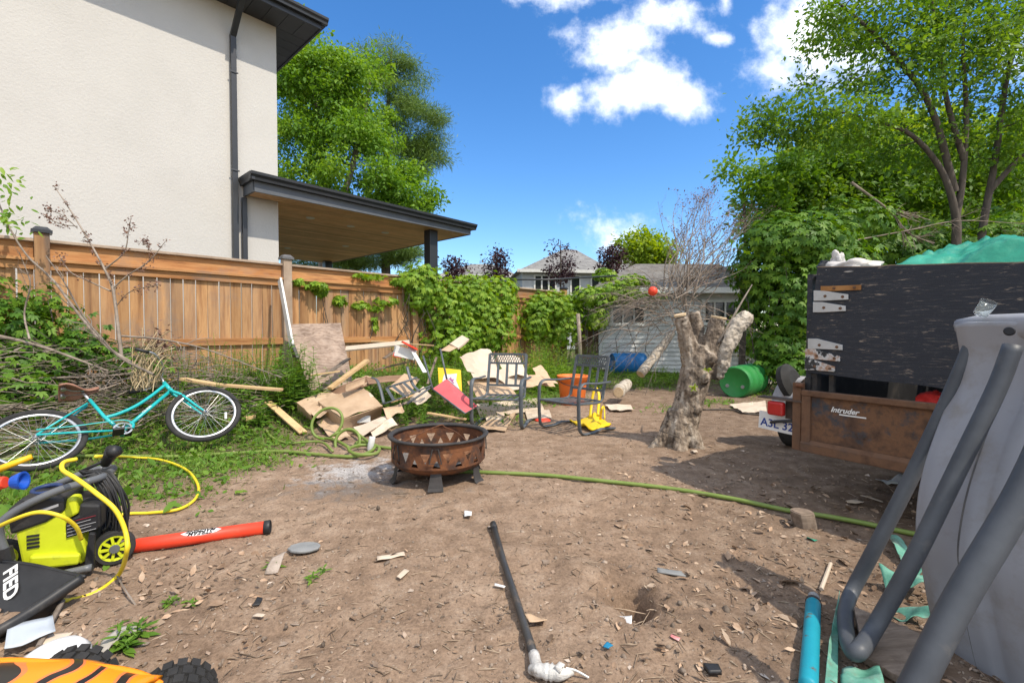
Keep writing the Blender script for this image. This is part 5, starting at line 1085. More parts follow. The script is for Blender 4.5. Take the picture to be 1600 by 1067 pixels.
hose('wide flat loop of yellow hose lying on grass and dirt right of the washer', [P(150, 713, 2.75), G(200, 714, .10), G(250, 718, .06), G(290, 733, .04), G(309, 757, .03), G(306, 778, .015), G(280, 795, .012), G(235, 801, .012), G(205, 802, .015), G(170, 806, .03)], .0105, M_yhose, 'pressure_hose')
b = MB(); p0, p1 = P(-15, 738, 2.75), P(50, 713, 2.85); b.tube([p0, p0.lerp(p1, .5), p1], [.021, .019, .016], 10); o = b.build('wand', pm('golden_plastic', [(.78, .42, .01), (.85, .5, .02)], 4, .4, 0), smooth=True); tag(o, 'golden yellow plastic wand poking in from the left edge behind the washer', 'wand')
t = thing('spray_nozzle', 'blue and red plastic spray nozzle at the left edge beside the washer', 'nozzle', P(12, 755, 2.3)); b = MB(); c = P(20, 753, 2.3); b.lathe([(.0, .0), (.03, .0), (.042, -.03), (.045, -.045), (.036, -.045), (0, -.01)], c, (-.9, -.25, -.1), n=18); b.build('funnel', pm('blue_plastic', [(.01, .08, .45)], 3, .4, 0), t); b = MB(); b.lathe([(0, 0), (.028, 0), (.034, .03), (.03, .07), (0, .08)], c+V((-.035, 0, 0)), (-.9, -.2, -.15), n=14); b.build('body', M_red, t, bevel=.003)
# red water blaster tube
t = thing('water_blaster', 'long red toy water blaster tube with a black end lying on the dirt', 'toy', G(300, 850)); p0, p1 = G(205, 853, .038), G(412, 824, .038); d = (p1-p0).normalized(); Lr = (p1-p0).length
b = MB(); b.lathe([(0, 0), (.022, 0), (.034, .012), (.038, .03), (.038, Lr), (.03, Lr+.002), (0, Lr+.002)], p0, d, n=32); b.build('barrel', M_red, t, smooth=True)
b = MB(); b.lathe([(.036, Lr+.001), (.041, Lr+.003), (.041, Lr+.035), (.036, Lr+.04), (.032, Lr+.01)], p0, d, n=28); b.build('end_cap', M_black, t, smooth=True)
b = MB(); q0, q1 = G(205, 851, .036), G(128, 868, .05); b.tube([q0, q0.lerp(q1, .25), q0.lerp(q1, .3), q0.lerp(q1, .5), q0.lerp(q1, .55), q0.lerp(q1, .8), q1], [.022, .024, .02, .024, .02, .023, .02], 12); b.build('grip', M_black, t, smooth=True)
def cylpatch(p0, d, r, s0, s1, a0, a1, side):             # a patch on the tube's upper flank
    up = UZ; sd = d.cross(up).normalized(); g = []
    for i in range(9):
        s = s0+(s1-s0)*i/8; k = sin(pi*i/8)**.5*.5; am = (a0+a1)/2; g.append([p0+d*s+(sd*cos(a)+up*sin(a))*r for a in [am+(a1-a0)*k*(j/4-.5)*2 for j in range(5)]])
    return g
b = MB(); sd = d.cross(UZ).normalized(); b.sheet(cylpatch(p0, d, .0385, Lr*.36, Lr*.67, .55, 1.75, sd), .0006); dc = b.build('label_patch', M_white, t)
for txt, an, oo in (('STREAM', .98, .0), ('MACHINE', 1.38, 0.0)):
    nv = sd*cos(an)+UZ*sin(an); tg = (UZ*cos(an)-sd*sin(an)); T = TM(p0+d*(Lr*.515)+nv*.0396, -d, -tg); dupe_text(txt, .034, T, M_ink, 'lettering', dc, .0004, shear=.25, bold=.0008)

# ------------------------------------------------------------------ black sled, toy truck
t = thing('plastic_sled', 'black plastic sled with white lettering lying at the left edge beside the washer', 'sled', G(60, 960))
rim = curve([P(-60, 1016, 1.80), P(0, 985, 1.86), P(50, 955, 1.95), P(95, 925, 2.04), P(128, 903, 2.11)], 5); back = curve([P(-60, 873, 2.28), P(0, 876, 2.24), P(50, 882, 2.20), P(95, 892, 2.16), P(133, 901, 2.12)], 5); g = []
for i in range(len(rim)):
    a, c = rim[i], back[i]; row = []
    f = 1-.96*sstep(.45, 1, i/(len(rim)-1))
    for k in range(15):
        s = k/14; p = a.lerp(c, s); dip = -.13*f*(sstep(0, .22, s)*(1-sstep(.38, 1.0, s)))+.05*f*sstep(.38, .8, s)*(1-s)
        row.append(p+UZ*dip)
    g.append(row)
b = MB(); b.sheet(g, .006); b.build('shell', M_black, t, smooth=True)
b = MB(); b.tube(rim, [.017]*len(rim), 8, sq=(1, 1.4)); b.build('rim', M_black, t, smooth=True); b = MB(); b.tube(back, .008, 8); b.build('back_rim', M_black, t, smooth=True)
q0, q1 = P(6, 893, 2.10), P(20, 922, 2.03); xd = (q1-q0).normalized(); T = TM(q0.lerp(q1, .35)+V((.0, -.04, .018)), V((xd.x+.25, xd.y-.05, xd.z)), V((.55, .75, .35))); dupe_text('FIED', .082, T, M_whiteink, 'lettering', t, .0006, bold=.003, align='RIGHT') if False else None
ii, kk = 8, 11
def on_sled(f, s): i = f*(len(rim)-1); k = s*14; i0, k0 = int(i), int(k); return V(g[i0][k0]).lerp(V(g[min(i0+1, len(rim)-1)][k0]), i-i0).lerp(V(g[i0][min(k0+1, 14)]).lerp(V(g[min(i0+1, len(rim)-1)][min(k0+1, 14)]), i-i0), k-k0)
a, c, e = on_sled(.34, .93), on_sled(.34, .60), on_sled(.50, .8); nn = (c-a).cross(e-a).normalized(); nn = nn if nn.y < 0 or nn.z > 0 and nn.y <= 0 else -nn
T = TM(a.lerp(c, .5)+nn*.012, c-a, (c-a).cross(nn)*-1 if ((c-a).cross(nn)*-1).x > 0 else (c-a).cross(nn)); dupe_text('FIED', .085, T, M_whiteink, 'lettering', t, .0006, bold=.0025)
trk = thing('toy_truck', 'orange toy monster truck with black tiger stripes and knobbly tyres at the bottom left corner', 'toy truck', (-1.25, 1.4, 0))
def ttyre(c, ax, Rr=.107, w=.115):
    d, s, u = frame(ax); b = MB(); b.lathe([(.055, -w*.42), (.085, -w*.5), (Rr*.93, -w*.46), (Rr*.96, -w*.3), (Rr*.96, w*.3), (Rr*.93, w*.46), (.085, w*.5), (.055, w*.42)], c, d, n=36, closed=True)
    M3 = lambda a: Matrix((s*cos(a)+u*sin(a), -s*sin(a)+u*cos(a), d)).transposed()
    for k in range(18):
        a = 2*pi*k/18
        for dd, ww, of in ((-w*.34, w*.30, 0), (0, w*.30, .17), (w*.34, w*.30, 0)): b.box(c+(s*cos(a+of)+u*sin(a+of))*Rr*.98+d*dd, (.013, .026, ww), M3(a+of))
    wt_ = b.build('wheel', M_rubber, trk); b = MB(); b.lathe([(0, -w*.3), (.03, -w*.38), (.058, -w*.44), (.058, w*.44), (.03, w*.38), (0, w*.3)], c, d, n=22); b.build('wheel_hub', M_orange, wt_)
ttyre(V((-1.03, 1.40, .105)), (.45, -.85, 0)); ttyre(V((-1.40, 1.455, .113)), (.25, -.9, 0)); ttyre(V((-.95, 1.10, .105)), (.45, -.85, 0)); ttyre(V((-1.44, 1.09, .113)), (.25, -.9, 0))
M_tiger = None
m, nt, bb = newmat('tiger_paint'); tc = nt.nodes.new('ShaderNodeTexCoord'); wv_ = nt.nodes.new('ShaderNodeTexWave'); wv_.wave_type = 'BANDS'; wv_.bands_direction = 'X'; wv_.inputs['Scale'].default_value = 3.0; wv_.inputs['Distortion'].default_value = 7; wv_.inputs['Detail'].default_value = 1; wv_.inputs['Detail Scale'].default_value = 1.4; nt.links.new(tc.outputs['Object'], wv_.inputs['Vector'])
c = ramp(nt, wv_.outputs['Fac'], [(.86, .28, .01), (.80, .20, .06), (.018, .016, .015)], [0, .60, .84], True); nt.links.new(c, bb.inputs['Base Color']); bb.inputs['Roughness'].default_value = .3; M_tiger = m
gb = []
for i in range(15):
    x = -1.60+.56*i/14; prf = .302-.05*sstep(.55, 1, i/14)-.04*(1-sstep(0, .25, i/14)); gb.append([V((x, 1.235+y, prf-(abs(y)/.13)**3*.03)) for y in (-.14, -.12, -.08, -.03, .03, .08, .115, .135)])
b = MB(); b.sheet(gb, .012); b.build('body_shell', M_tiger, trk, smooth=True)
b = MB(); b.box((-1.3, 1.215, .13), (.5, .14, .07)); b.build('chassis', M_black, trk, bevel=.008)
M_orp = pm('orange_bar', [(.88, .26, .008)], 1, .3, 0)
for y0, y1 in ((.12, .10), (-.12, -.10)): b = MB(); b.tube(curve([V((-1.62, 1.235+y0, .24)), V((-1.5, 1.235+y1, .29)), V((-1.3, 1.235+y1, .283)), V((-1.12, 1.235+y0, .245)), V((-1.02, 1.235+y0, .20))], 5), .011, 8); b.build('roll_bar', M_orp, trk, smooth=True)
for x in (-1.42, -1.2): b = MB(); b.box((x, 1.215, .262), (.07, .09, .03)); b.build('black_scoop', M_black, trk, bevel=.01)
b = MB(); c = P(75, 1034, 1.62); b.lathe([(0, .04), (.06, .032), (.10, .01), (.115, -.02), (.11, -.024), (0, -.01)], c, (-.05, -.25, 1), n=26); o = b.build('white_bowl', M_white, smooth=True); tag(o, 'upturned white plastic bowl with blue marks behind the orange toy truck', 'bowl')
# ------------------------------------------------------------------ cardboard, boards and junk by the fence
def patch(corners, nu=8, nv=8, sag=0.0, rough=.012, curl=0.0, seed=0):
    c = [P(*q) if not isinstance(q, V) else q for q in corners]; n = (c[1]-c[0]).cross(c[3]-c[0]).normalized(); g = []
    if n.z < 0: n = -n
    for i in range(nu+1):
        row = []
        for j in range(nv+1):
            u, v = i/nu, j/nv; p = c[0].lerp(c[1], u).lerp(c[3].lerp(c[2], u), v)
            row.append(p+n*(sag*4*u*(1-u)+curl*(2*v-1)**2+rough*mn.noise(p*5+V((seed, 0, 0)))+rough*.5*mn.noise(p*14+V((0, seed, 0)))))
        g.append(row)
    return g
def card(label, corners, mat=None, th=.006, name='cardboard_sheet', cat='cardboard', **k):
    b = MB(); k.setdefault('seed', random.random()*50); b.sheet(patch(corners, **k), th); o = b.build(name, mat or M_card, smooth=False); return tag(o, label, cat)
def plank(label, p0, p1, w, h, mat, up=(0, 0, 1), name='board', cat='board'):
    b = MB(); b.beam(p0, p1, w, h, up); o = b.build(name, mat, bevel=.003); return tag(o, label, cat)
m, nt, b = newmat('swirled_plywood'); wv2 = nt.nodes.new('ShaderNodeTexWave'); tc = nt.nodes.new('ShaderNodeTexCoord'); mp = nt.nodes.new('ShaderNodeMapping'); mp.inputs['Scale'].default_value = (.8, .8, 1.6); nt.links.new(tc.outputs['Object'], mp.inputs[0]); nt.links.new(mp.outputs[0], wv2.inputs['Vector'])
wv2.bands_direction = 'Z'; wv2.inputs['Scale'].default_value = 3.2; wv2.inputs['Distortion'].default_value = 24; wv2.inputs['Detail'].default_value = 3; wv2.inputs['Detail Scale'].default_value = 1.1
c = ramp(nt, wv2.outputs['Fac'], [(.20, .125, .09), (.33, .23, .175), (.40, .30, .24)], [.1, .5, .9]); nt.links.new(mixc(nt, .62, c, ramp(nt, tnoise(nt, 5, 8, .7), [(.13, .095, .07), (.38, .29, .22)], [.36, .64])), b.inputs['Base Color']); b.inputs['Roughness'].default_value = .9; M_swirl = m
card('weathered plywood sheet with swirling grain leaning on the fence beside the white board', [(450, 507, 7.55), (532, 505, 7.95), (552, 603, 7.2), (484, 612, 6.85)], M_swirl, .014, 'plywood_sheet', 'plywood', rough=.006)
b = MB(); b.beam(P(437, 437, 7.42), P(459, 556, 6.95), .125, .03, up=(DX, DY, .1)); t = thing('leaning_board', 'long white painted board leaning against the grey fence post', 'board', P(458, 560, 6.9)); b.build('board', M_whitepaint, t, bevel=.003)
b = MB(); q = P(456, 540, 6.93); b.beam(q, P(464, 562, 6.85), .11, .05, up=(DX, DY, .1)); b.build('bracket', M_black, t, bevel=.01)
plank('tan wooden two by four slanting up out of the cardboard pile', P(515, 607, 6.3), P(574, 563, 6.9), .085, .04, M_tan)
plank('long pale flat board lying across the top of the junk pile below the fence rail', P(540, 545, 7.0), P(640, 535, 7.2), .13, .025, M_cardpale, (0, -.5, 1))
plank('thin orange wooden stick lying over the top of the junk pile', P(580, 533, 7.3), P(678, 540, 7.2), .03, .02, M_tan)
plank('yellowish thin stick on the weeds at the foot of the plywood', P(482, 587, 6.6), P(531, 580, 6.8), .035, .02, M_tan)
plank('white slat sticking down out of the junk behind the toppled chair', P(640, 540, 6.9), P(664, 582, 6.5), .06, .015, M_whitepaint)
plank('pale split board lying at the left end of the cardboard in the weeds', G(419, 628, .12), G(474, 676, .03), .10, .02, M_tan)
plank('orange block of wood in the weeds left of the cardboard', G(424, 622, .08), G(447, 607, .14), .09, .08, M_tan)
plank('long pale board half buried in weeds behind the front bicycle wheel', P(285, 592, 5.6), P(345, 602, 5.5), .09, .03, M_tan)
plank('second pale board behind the front bicycle wheel, nearer the cardboard pile', P(352, 602, 5.7), P(440, 609, 5.7), .09, .03, M_tan)
plank('short orange wood offcut in the leaves right of the front bicycle wheel', G(383, 655, .08), G(398, 650, .10), .07, .06, M_tan)
bx = thing('cardboard_box', 'largest squashed tan cardboard box with tape in the middle of the pile', 'box', P(560, 660, 5.9))
b = MB(); c0, c1, c2, c3 = P(497, 628, 5.95), P(568, 606, 6.35), P(598, 634, 5.9), P(536, 655, 5.6); b.sheet(patch((c0, c1, c2, c3), rough=.02, seed=3, sag=.02), .006); d0, d1 = G(536, 676), G(594, 657)
b.sheet(patch((c3, c2, V(d1), V(d0)), rough=.008, seed=4), .006); b.sheet(patch((c0, c3, V(d0), G(500, 652)), rough=.01, seed=5), .006); b.build('body', M_card, bx)
b = MB(); b.sheet(patch((c1.lerp(c2, .35)+UZ*.012, c1.lerp(c2, .55)+UZ*.012, c0.lerp(c3, .8).lerp(c1.lerp(c2, .5), .35)+UZ*.012, c0.lerp(c3, .6).lerp(c1.lerp(c2, .5), .3)+UZ*.012), rough=.01, seed=3), .002); b.build('tape', M_cardpale, bx)
b = MB(); e0 = c3.lerp(c2, .15); b.box((V(d0)+V(d1)+c3+c2)/4+V((.02, -.03, .01)), (.16, .004, .08), Matrix.Rotation(.5, 3, 'Z')); b.build('label_sticker', M_whitepaint, bx)
b = MB(); b.sheet(patch((P(539, 605, 6.1), P(569, 594, 6.4), P(570, 602, 6.3), P(541, 615, 6.0)), rough=.005, curl=.04), .006); b.build('flap', M_card, bx)
b2 = thing('cardboard_box', 'flattened tan cardboard box at the left end of the pile, right of the split board', 'box', P(470, 650, 5.9))
b = MB(); b.sheet(patch((P(464, 628, 6.0), P(512, 610, 6.4), P(528, 618, 6.2), P(486, 648, 5.75)), rough=.02, seed=8), .006); b.sheet(patch((P(464, 628, 6.0), P(486, 648, 5.75), G(490, 660), G(466, 645)), rough=.01), .006); b.build('body', M_card, b2)
b = MB(); b.sheet(patch((P(486, 648, 5.75), P(528, 618, 6.2), P(534, 630, 6.1), P(500, 655, 5.7)), rough=.01, curl=.03), .006); b.build('flap', M_card, b2)
card('dark brown opened box flap standing up behind the largest squashed box', [(512, 611, 6.35), (573, 588, 6.6), (584, 600, 6.5), (523, 619, 6.25)], pm('dark_card', [(.15, .085, .05), (.24, .145, .088)], 4, .9, .2))
card('brown flattened box lid lying flat behind the toppled chair', [(572, 590, 6.6), (634, 586, 6.8), (632, 594, 6.6), (576, 600, 6.4)], pm('dark_card2', [(.18, .105, .065), (.29, .18, .115)], 4, .9, .2))
card('upright tan cardboard panel seen through the toppled chair frame', [(606, 606, 6.35), (632, 584, 6.6), (656, 592, 6.6), (636, 622, 6.2)])
b3 = thing('cardboard_box', 'torn open pale box at the front of the pile, nearest the fire pit', 'box', G(585, 682))
b = MB(); b.sheet(patch((P(552, 668, 5.6), P(608, 647, 5.9), P(612, 652, 5.8), P(566, 682, 5.4)), rough=.012), .006); b.sheet(patch((P(576, 668, 5.62), P(609, 648, 5.86), P(621, 663, 5.65), G(583, 683, .01)), rough=.02, seed=6), .006); b.build('body', M_cardpale, b3)
b = MB(); b.sheet(patch((P(552, 668, 5.6), P(566, 682, 5.4), G(566, 686), G(552, 676)), rough=.01), .006); b.build('flap', M_card, b3)
b = MB(); b.lathe([(0, 0), (.03, 0), (.032, .02), (.032, .13), (.015, .15), (.014, .17), (0, .17)], G(582, 682, .14), (-.15, -.2, -1), n=14); t = b.build('bottle', M_whitepaint, smooth=True); tag(t, 'white bottle with a blue cap upside down against the torn pale box', 'bottle'); b = MB(); b.lathe([(0, 0), (.02, 0), (.02, .035), (0, .035)], G(581, 688, .035), (-.15, -.2, -1), n=12); b.build('cap', pm('blue_cap', [(.03, .10, .35)], 3, .4, 0), t)
card('crumpled brown paper packing lying between the squashed box and the hose loops', [G(494, 660, .05), G(520, 655, .08), G(548, 682, .04), G(525, 690, .02)], rough=.04, name='packing_paper', cat='paper')
b4 = thing('printed_box', 'red and white printed carton on top of the junk pile', 'carton', P(634, 565, 6.9)); b = MB(); b.box(P(632, 551, 6.9), (.30, .2, .15), Matrix.Rotation(.35, 3, 'Z') @ Matrix.Rotation(.25, 3, 'Y')); b.build('carton', M_whitepaint, b4, bevel=.004)
b = MB(); b.box(P(640, 540, 6.82), (.24, .16, .025), Matrix.Rotation(.35, 3, 'Z') @ Matrix.Rotation(.5, 3, 'Y')); b.build('red_panel', M_red, b4); b = MB(); b.box(P(621, 555, 6.78), (.12, .012, .06), Matrix.Rotation(.35, 3, 'Z') @ Matrix.Rotation(.25, 3, 'Y')); b.build('red_panel', M_red, b4)
b5 = thing('printed_box', 'yellow printed carton with pink flower picture behind the red topped table', 'carton', P(704, 612, 6.6))
cc = [P(684, 574, 6.75), P(720, 578, 6.85), P(722, 612, 6.75), P(686, 610, 6.65)]; nn = V((.1, -1, .15)).normalized(); b = MB(); b.prism(cc, -nn*.09); b.build('carton', pm('yellow_card', [(.68, .47, .01), (.75, .55, .03)], 4, .6, 0), b5, bevel=.004)
mid_ = sum(cc, V())/4
b = MB(); ps = [mid_+(q-mid_)*random.uniform(.45, .85)+nn*.003 for q in (cc[0], cc[0].lerp(cc[1], .5), cc[1], cc[1].lerp(cc[2], .5), cc[2], cc[2].lerp(cc[3], .5), cc[3], cc[3].lerp(cc[0], .5))]; b.prism(ps, nn*.001); b.build('white_print', M_whitepaint, b5)
b = MB(); b.prism([mid_+V((cos(k*.449)*(.04+.035*(k % 2)), 0, sin(k*.449)*(.04+.03*(k % 2))-.02))+nn*.006 for k in range(14)], nn*.001)
b.build('pink_print', pm('pink_ink', [(.50, .14, .38), (.6, .25, .45)], 9, .6, 0), b5)
# red topped folding table lying on its side
rt = thing('folding_table', 'small table with a faded red top and grey legs lying on its side', 'table', P(710, 640, 6.0))
tc_ = [P(676, 607, 6.25), P(698, 592, 6.45), P(746, 634, 6.05), P(727, 645, 5.85)]; nn = (tc_[1]-tc_[0]).cross(tc_[3]-tc_[0]).normalized(); b = MB(); b.prism(tc_, nn*.02); b.build('top', pm('faded_red', [(.52, .075, .085), (.60, .11, .115)], 4, .6, .1, dirt=(.4, .2, .17), dscale=5, dlo=.6, dhi=.85), rt)
b = MB(); b.tube([p+nn*.01 for p in tc_], .013, 7, closed=True); b.build('edge_frame', M_chair, rt, smooth=True)
for a, c in (((676, 607, 6.25), (661, 556, 6.5)), ((698, 592, 6.45), (688, 545, 6.65))): b = MB(); b.tube([P(*a), P(*c)], .014, 8); b.build('leg', M_chair, rt, smooth=True)
card('pale boxy cardboard tube poking up at the right end of the junk pile', [(688, 548, 6.9), (721, 526, 7.2), (732, 533, 7.1), (702, 549, 6.8)], M_card)
for lb, a0, a1, w in (('weathered grey board end showing between plywood and slanting two by four', (505, 588, 6.8), (545, 560, 7.2), .09), ('thin brown slat lying on the weeds above the brown box lid', (585, 578, 6.9), (636, 566, 7.1), .035), ('short pale board tipped against the red printed carton', (600, 560, 7.0), (622, 545, 7.2), .08),
                    ('broken tan slat behind the torn pale box', (612, 640, 6.1), (648, 622, 6.3), .04), ('old fence picket lying flat beside the red topped table', (668, 645, 6.1), (728, 655, 5.9), .05), ('dark wet board under the upright cardboard panel', (610, 628, 6.2), (664, 612, 6.4), .05), ('narrow pale lath poking up left of the yellow carton', (668, 600, 6.5), (682, 558, 6.8), .03), ('grey slat leaning over the weeds below the leaning white board', (440, 608, 6.5), (492, 590, 6.7), .04)):
    plank(lb, P(*a0), P(*a1), w, .02, random.choice((M_plankold, M_tan, M_deadwood)))
for lb, q in (('crumpled tan cardboard wedge under the slanting two by four', [(545, 600, 6.5), (575, 585, 6.8), (590, 596, 6.6), (560, 610, 6.4)]), ('torn brown cardboard flap left of the red topped table', [(640, 622, 6.2), (662, 606, 6.4), (674, 618, 6.2), (652, 634, 6.0)]), ('small pale cardboard square below the yellow carton', [(690, 618, 6.5), (716, 615, 6.6), (718, 626, 6.4), (694, 630, 6.3)]),
              ('bent brown cardboard strip between squashed box and torn pale box', [(598, 640, 5.95), (626, 630, 6.1), (632, 642, 5.9), (604, 652, 5.75)]), ('grey soggy cardboard sheet behind the slumped large sheet', [(776, 556, 7.6), (812, 560, 7.6), (826, 590, 7.2), (790, 590, 7.1)]), ('folded pale cardboard behind the right armrest of the front armchair', [(806, 590, 7.3), (850, 588, 7.5), (872, 600, 7.3), (826, 606, 7.0)]), ('low tan cardboard layer under the slumped large sheet', [(730, 596, 6.9), (780, 590, 7.1), (808, 618, 6.6), (748, 622, 6.5)])):
    card(lb, q, random.choice((M_card, M_card, M_cardpale)), rough=.045, sag=random.uniform(-.03, .05))
card('white topped cardboard lid tilted above the red topped table', [(703, 538, 7.0), (722, 525, 7.2), (733, 531, 7.1), (716, 545, 6.9)], M_cardpale, .03)
card('large pale cardboard sheet slumped behind the front armchair', [(722, 556, 7.3), (766, 547, 7.7), (790, 602, 6.9), (740, 590, 6.8)], M_cardpale, rough=.04, sag=.06)
card('pale cardboard sheet sloping down right of the front armchair back', [(756, 585, 7.0), (800, 572, 7.4), (834, 604, 7.2), (800, 610, 6.8)], M_cardpale, rough=.02)
card('stiff pale cardboard edge left of the slumped large sheet', [(718, 557, 7.2), (738, 560, 7.2), (752, 585, 6.9), (730, 580, 6.9)], M_cardpale, rough=.03)
card('tan cardboard leaning in the weeds between the two armchairs', [(832, 575, 7.6), (845, 570, 7.9), (868, 604, 7.5), (846, 602, 7.3)], M_card, rough=.03)
for i, (q, lb) in enumerate([([(742, 632), (842, 622), (850, 640), (750, 652)], 'flat pale cardboard on the ground under the front armchair seat'), ([(756, 645), (790, 645), (782, 660), (760, 658)], 'small ribbed cardboard piece on the ground between the front armchair legs'),
                             ([(744, 672), (760, 658), (806, 645), (790, 672)], 'curled brown cardboard on the dirt between fire pit and front armchair'), ([(820, 640), (858, 640), (862, 652), (824, 655)], 'flat cardboard scrap just above the red disc'),
                             ([(945, 632), (985, 632), (990, 640), (955, 641)], 'flat grey cardboard lying right of the turned armchair'), ([(1140, 632), (1196, 626), (1198, 642), (1160, 644)], 'large flat pale board lying left of the trailer tail lamp'),
                             ([(1196, 590), (1232, 588), (1232, 598), (1196, 600)], 'pale flat board on the ground beside the spare wheel')]):
    card(lb, [G(*c, .02+.01*i*.3) for c in q], M_cardpale if i not in (2,) else M_card, rough=.025)
b = MB(); q = G(848, 656, .01); b.lathe([(0, .02), (.09, .018), (.115, .0), (.12, -.008), (.10, .008), (0, .012)], q, (.05, 0, 1), n=28); o = b.build('disc', M_red, smooth=True); tag(o, 'red plastic flying disc on the dirt between the two armchairs', 'flying disc')
sw = thing('toy_swing', 'yellow plastic swing seat with straps lying under the turned armchair', 'swing', G(925, 662)); M_yel = pm('yellow_plastic', [(.72, .48, .008), (.80, .56, .015)], 5, .4, .05)
b = MB(); b.sheet(patch([G(890, 655, .05), G(930, 648, .09), G(955, 660, .05), G(925, 672, .03)], rough=.07, sag=-.03), .016); b.build('seat', M_yel, sw, smooth=True)
b = MB(); b.tube(curve([G(922, 652, .08), P(925, 625, 6.5), P(930, 606, 6.55), P(936, 618, 6.5), P(934, 650, 6.2)], 6), .014, 7, sq=(1.4, .5)); b.build('strap', M_yel, sw, smooth=True)
b = MB(); b.tube(curve([G(938, 655, .07), P(940, 640, 6.1), P(944, 636, 6.15), P(945, 655, 6.05)], 6), .012, 7, sq=(1.4, .5)); b.build('strap', M_yel, sw, smooth=True)
b = MB(); p = P(908, 560, 12.2); b.tube([V((p.x, 12.2, .1)), P(906, 540, 12.2), P(903, 490, 12.2)], .05, 8); o = b.build('pole', M_deadwood, smooth=True); tag(o, 'weathered upright wooden pole beside the dark gate', 'pole')
b = MB(); b.tube([P(800, 437, 12), P(860, 437, 12.5), P(962, 431, 13.2)], .022, 7); o = b.build('clothesline_rail', M_darkmetal, smooth=True); tag(o, 'dark horizontal rail above the creeper in front of the far houses', 'rail')

# ------------------------------------------------------------------ dead brush
def branchy(b, pts, r0, r1, nsub=6, sl=.4, depth=1, tips=None, spread=.9):
    c = curve(pts, 5); n = len(c); b.tube(c, [r0+(r1-r0)*i/(n-1) for i in range(n)], 6 if r0 > .008 else 4, caps=False)
    if tips is not None: tips.append(c[-1])
    for k in range(nsub):
        t = random.uniform(.25, .98); i = min(int(t*(n-1)), n-2); p = c[i]; d = (c[i+1]-c[i]).normalized()
        o = V(rng.normal(size=3)); o = (o-d*o.dot(d)).normalized(); L = sl*random.uniform(.4, 1.1)*(1.15-t*.6); e = p+(d*.8+o*spread*random.uniform(.4, 1)).normalized()*L
        m1 = p.lerp(e, .5)+V(rng.normal(size=3))*L*.06; rr = (r0+(r1-r0)*t)*.55
        if depth > 0: branchy(b, [p, m1, e], rr, max(rr*.4, .0012), max(2, nsub//2), sl*.5, depth-1, tips, spread)
        else:
            b.tube([p, m1, e], [rr, rr*.7, max(rr*.35, .001)], 4, caps=False)
            if tips is not None: tips.append(e); tips.append(m1)
    return c
M_bud = leafmat('dead_bud', [(.10, .05, .04), (.19, .105, .08), (.28, .17, .12)], .15)
sap = thing('dead_sapling', 'leafless dead sapling with brown withered buds standing in front of the fence', 'sapling', P(186, 560, 5.35)); b = MB(); tips = []; Yp = 5.35
def S5(l): return [P(x, y, Yp) for x, y in l]
c = branchy(b, S5([(190, 560), (186, 526), (177, 455), (164, 422), (141, 380), (112, 332), (84, 290)]), .020, .004, 16, .14, 0, tips)
for l, r in (([(121, 357), (100, 338), (73, 326)], .005), ([(121, 354), (95, 350), (67, 337)], .005), ([(166, 419), (194, 394), (201, 360), (205, 340)], .009), ([(177, 450), (200, 430), (233, 408), (261, 374)], .010), ([(173, 455), (138, 439), (110, 425), (93, 399)], .009), ([(239, 396), (230, 386), (223, 377)], .005), ([(180, 480), (205, 455), (250, 445)], .006)):
    branchy(b, S5(l), r, .003, 8, .12, 0, tips)
b.build('stem', M_deadwood, sap, smooth=True)
tp = np.array([list(t) for t in tips]); pos = np.repeat(tp, 5, 0)+rng.normal(size=(len(tp)*5, 3))*.014; n = len(pos); leaves('withered_buds', pos, rdir(n), rdir(n), rng.uniform(.018, .038, n), rng.uniform(.012, .022, n), rng.random(n), M_bud, sap)['kind'] = 'stuff'
br = thing('leafy_branch', 'long arching branch with a few green leaves rising at the far left before the fence', 'branch', P(163, 560, 5.1)); b = MB(); tips = []
branchy(b, [P(x, y, 5.1) for x, y in [(215, 572), (168, 542), (126, 495), (84, 439), (42, 399), (12, 350), (-8, 300), (-20, 262)]], .018, .005, 8, .25, 0, tips); b.build('stem', M_deadwood, br, smooth=True)
lp = [P(random.gauss(12, 12), random.gauss(278, 16), 5.1) for k in range(26)]+[P(random.gauss(18, 13), random.gauss(345, 13), 5.1) for k in range(36)]+[P(random.gauss(3, 8), random.gauss(310, 20), 5.1) for k in range(22)]; pos = np.array([list(q) for q in lp]); n = len(pos); pos[:, 1] += rng.normal(size=n)*.08
leaves('foliage', pos, unit(rdir(n)*.6+np.array([.5, -.1, -.5])), unit(rdir(n)*.5+np.array([.2, -.6, .7])), rng.uniform(.06, .11, n), rng.uniform(.03, .05, n), rng.random(n), M_leaf_broad, br, True)
for lb, l, r in (('thick dead branch sloping right from the left edge above the long straight pole', [(-30, 520), (20, 530), (75, 545), (138, 568), (170, 580)], .022), ('straight grey pole lying level across the brush pile left of the saddle', [(-30, 592), (60, 591), (150, 588), (205, 584)], .014),
                 ('dark forked dead branch rising from the brush pile beside the sapling', [(240, 585), (190, 560), (160, 530), (128, 490), (100, 440), (72, 400)], .014), ('thin curved branch arching from the brush pile over toward the plywood', [(190, 525), (250, 530), (320, 545), (400, 575), (440, 590)], .011),
                 ('pale upright dead branch at the far left crossing the thick dead branch', [(46, 530), (38, 490), (47, 450), (44, 430), (30, 395)], .010)):
    t = thing('dead_branch', lb, 'branch', P(l[0][0], l[0][1], 5.0)); b = MB(); branchy(b, [P(x, y, 4.95+random.uniform(-.1, .1)) for x, y in l], r, r*.4, 9, .3, 1); b.build('stem', M_deadwood, t, smooth=True)
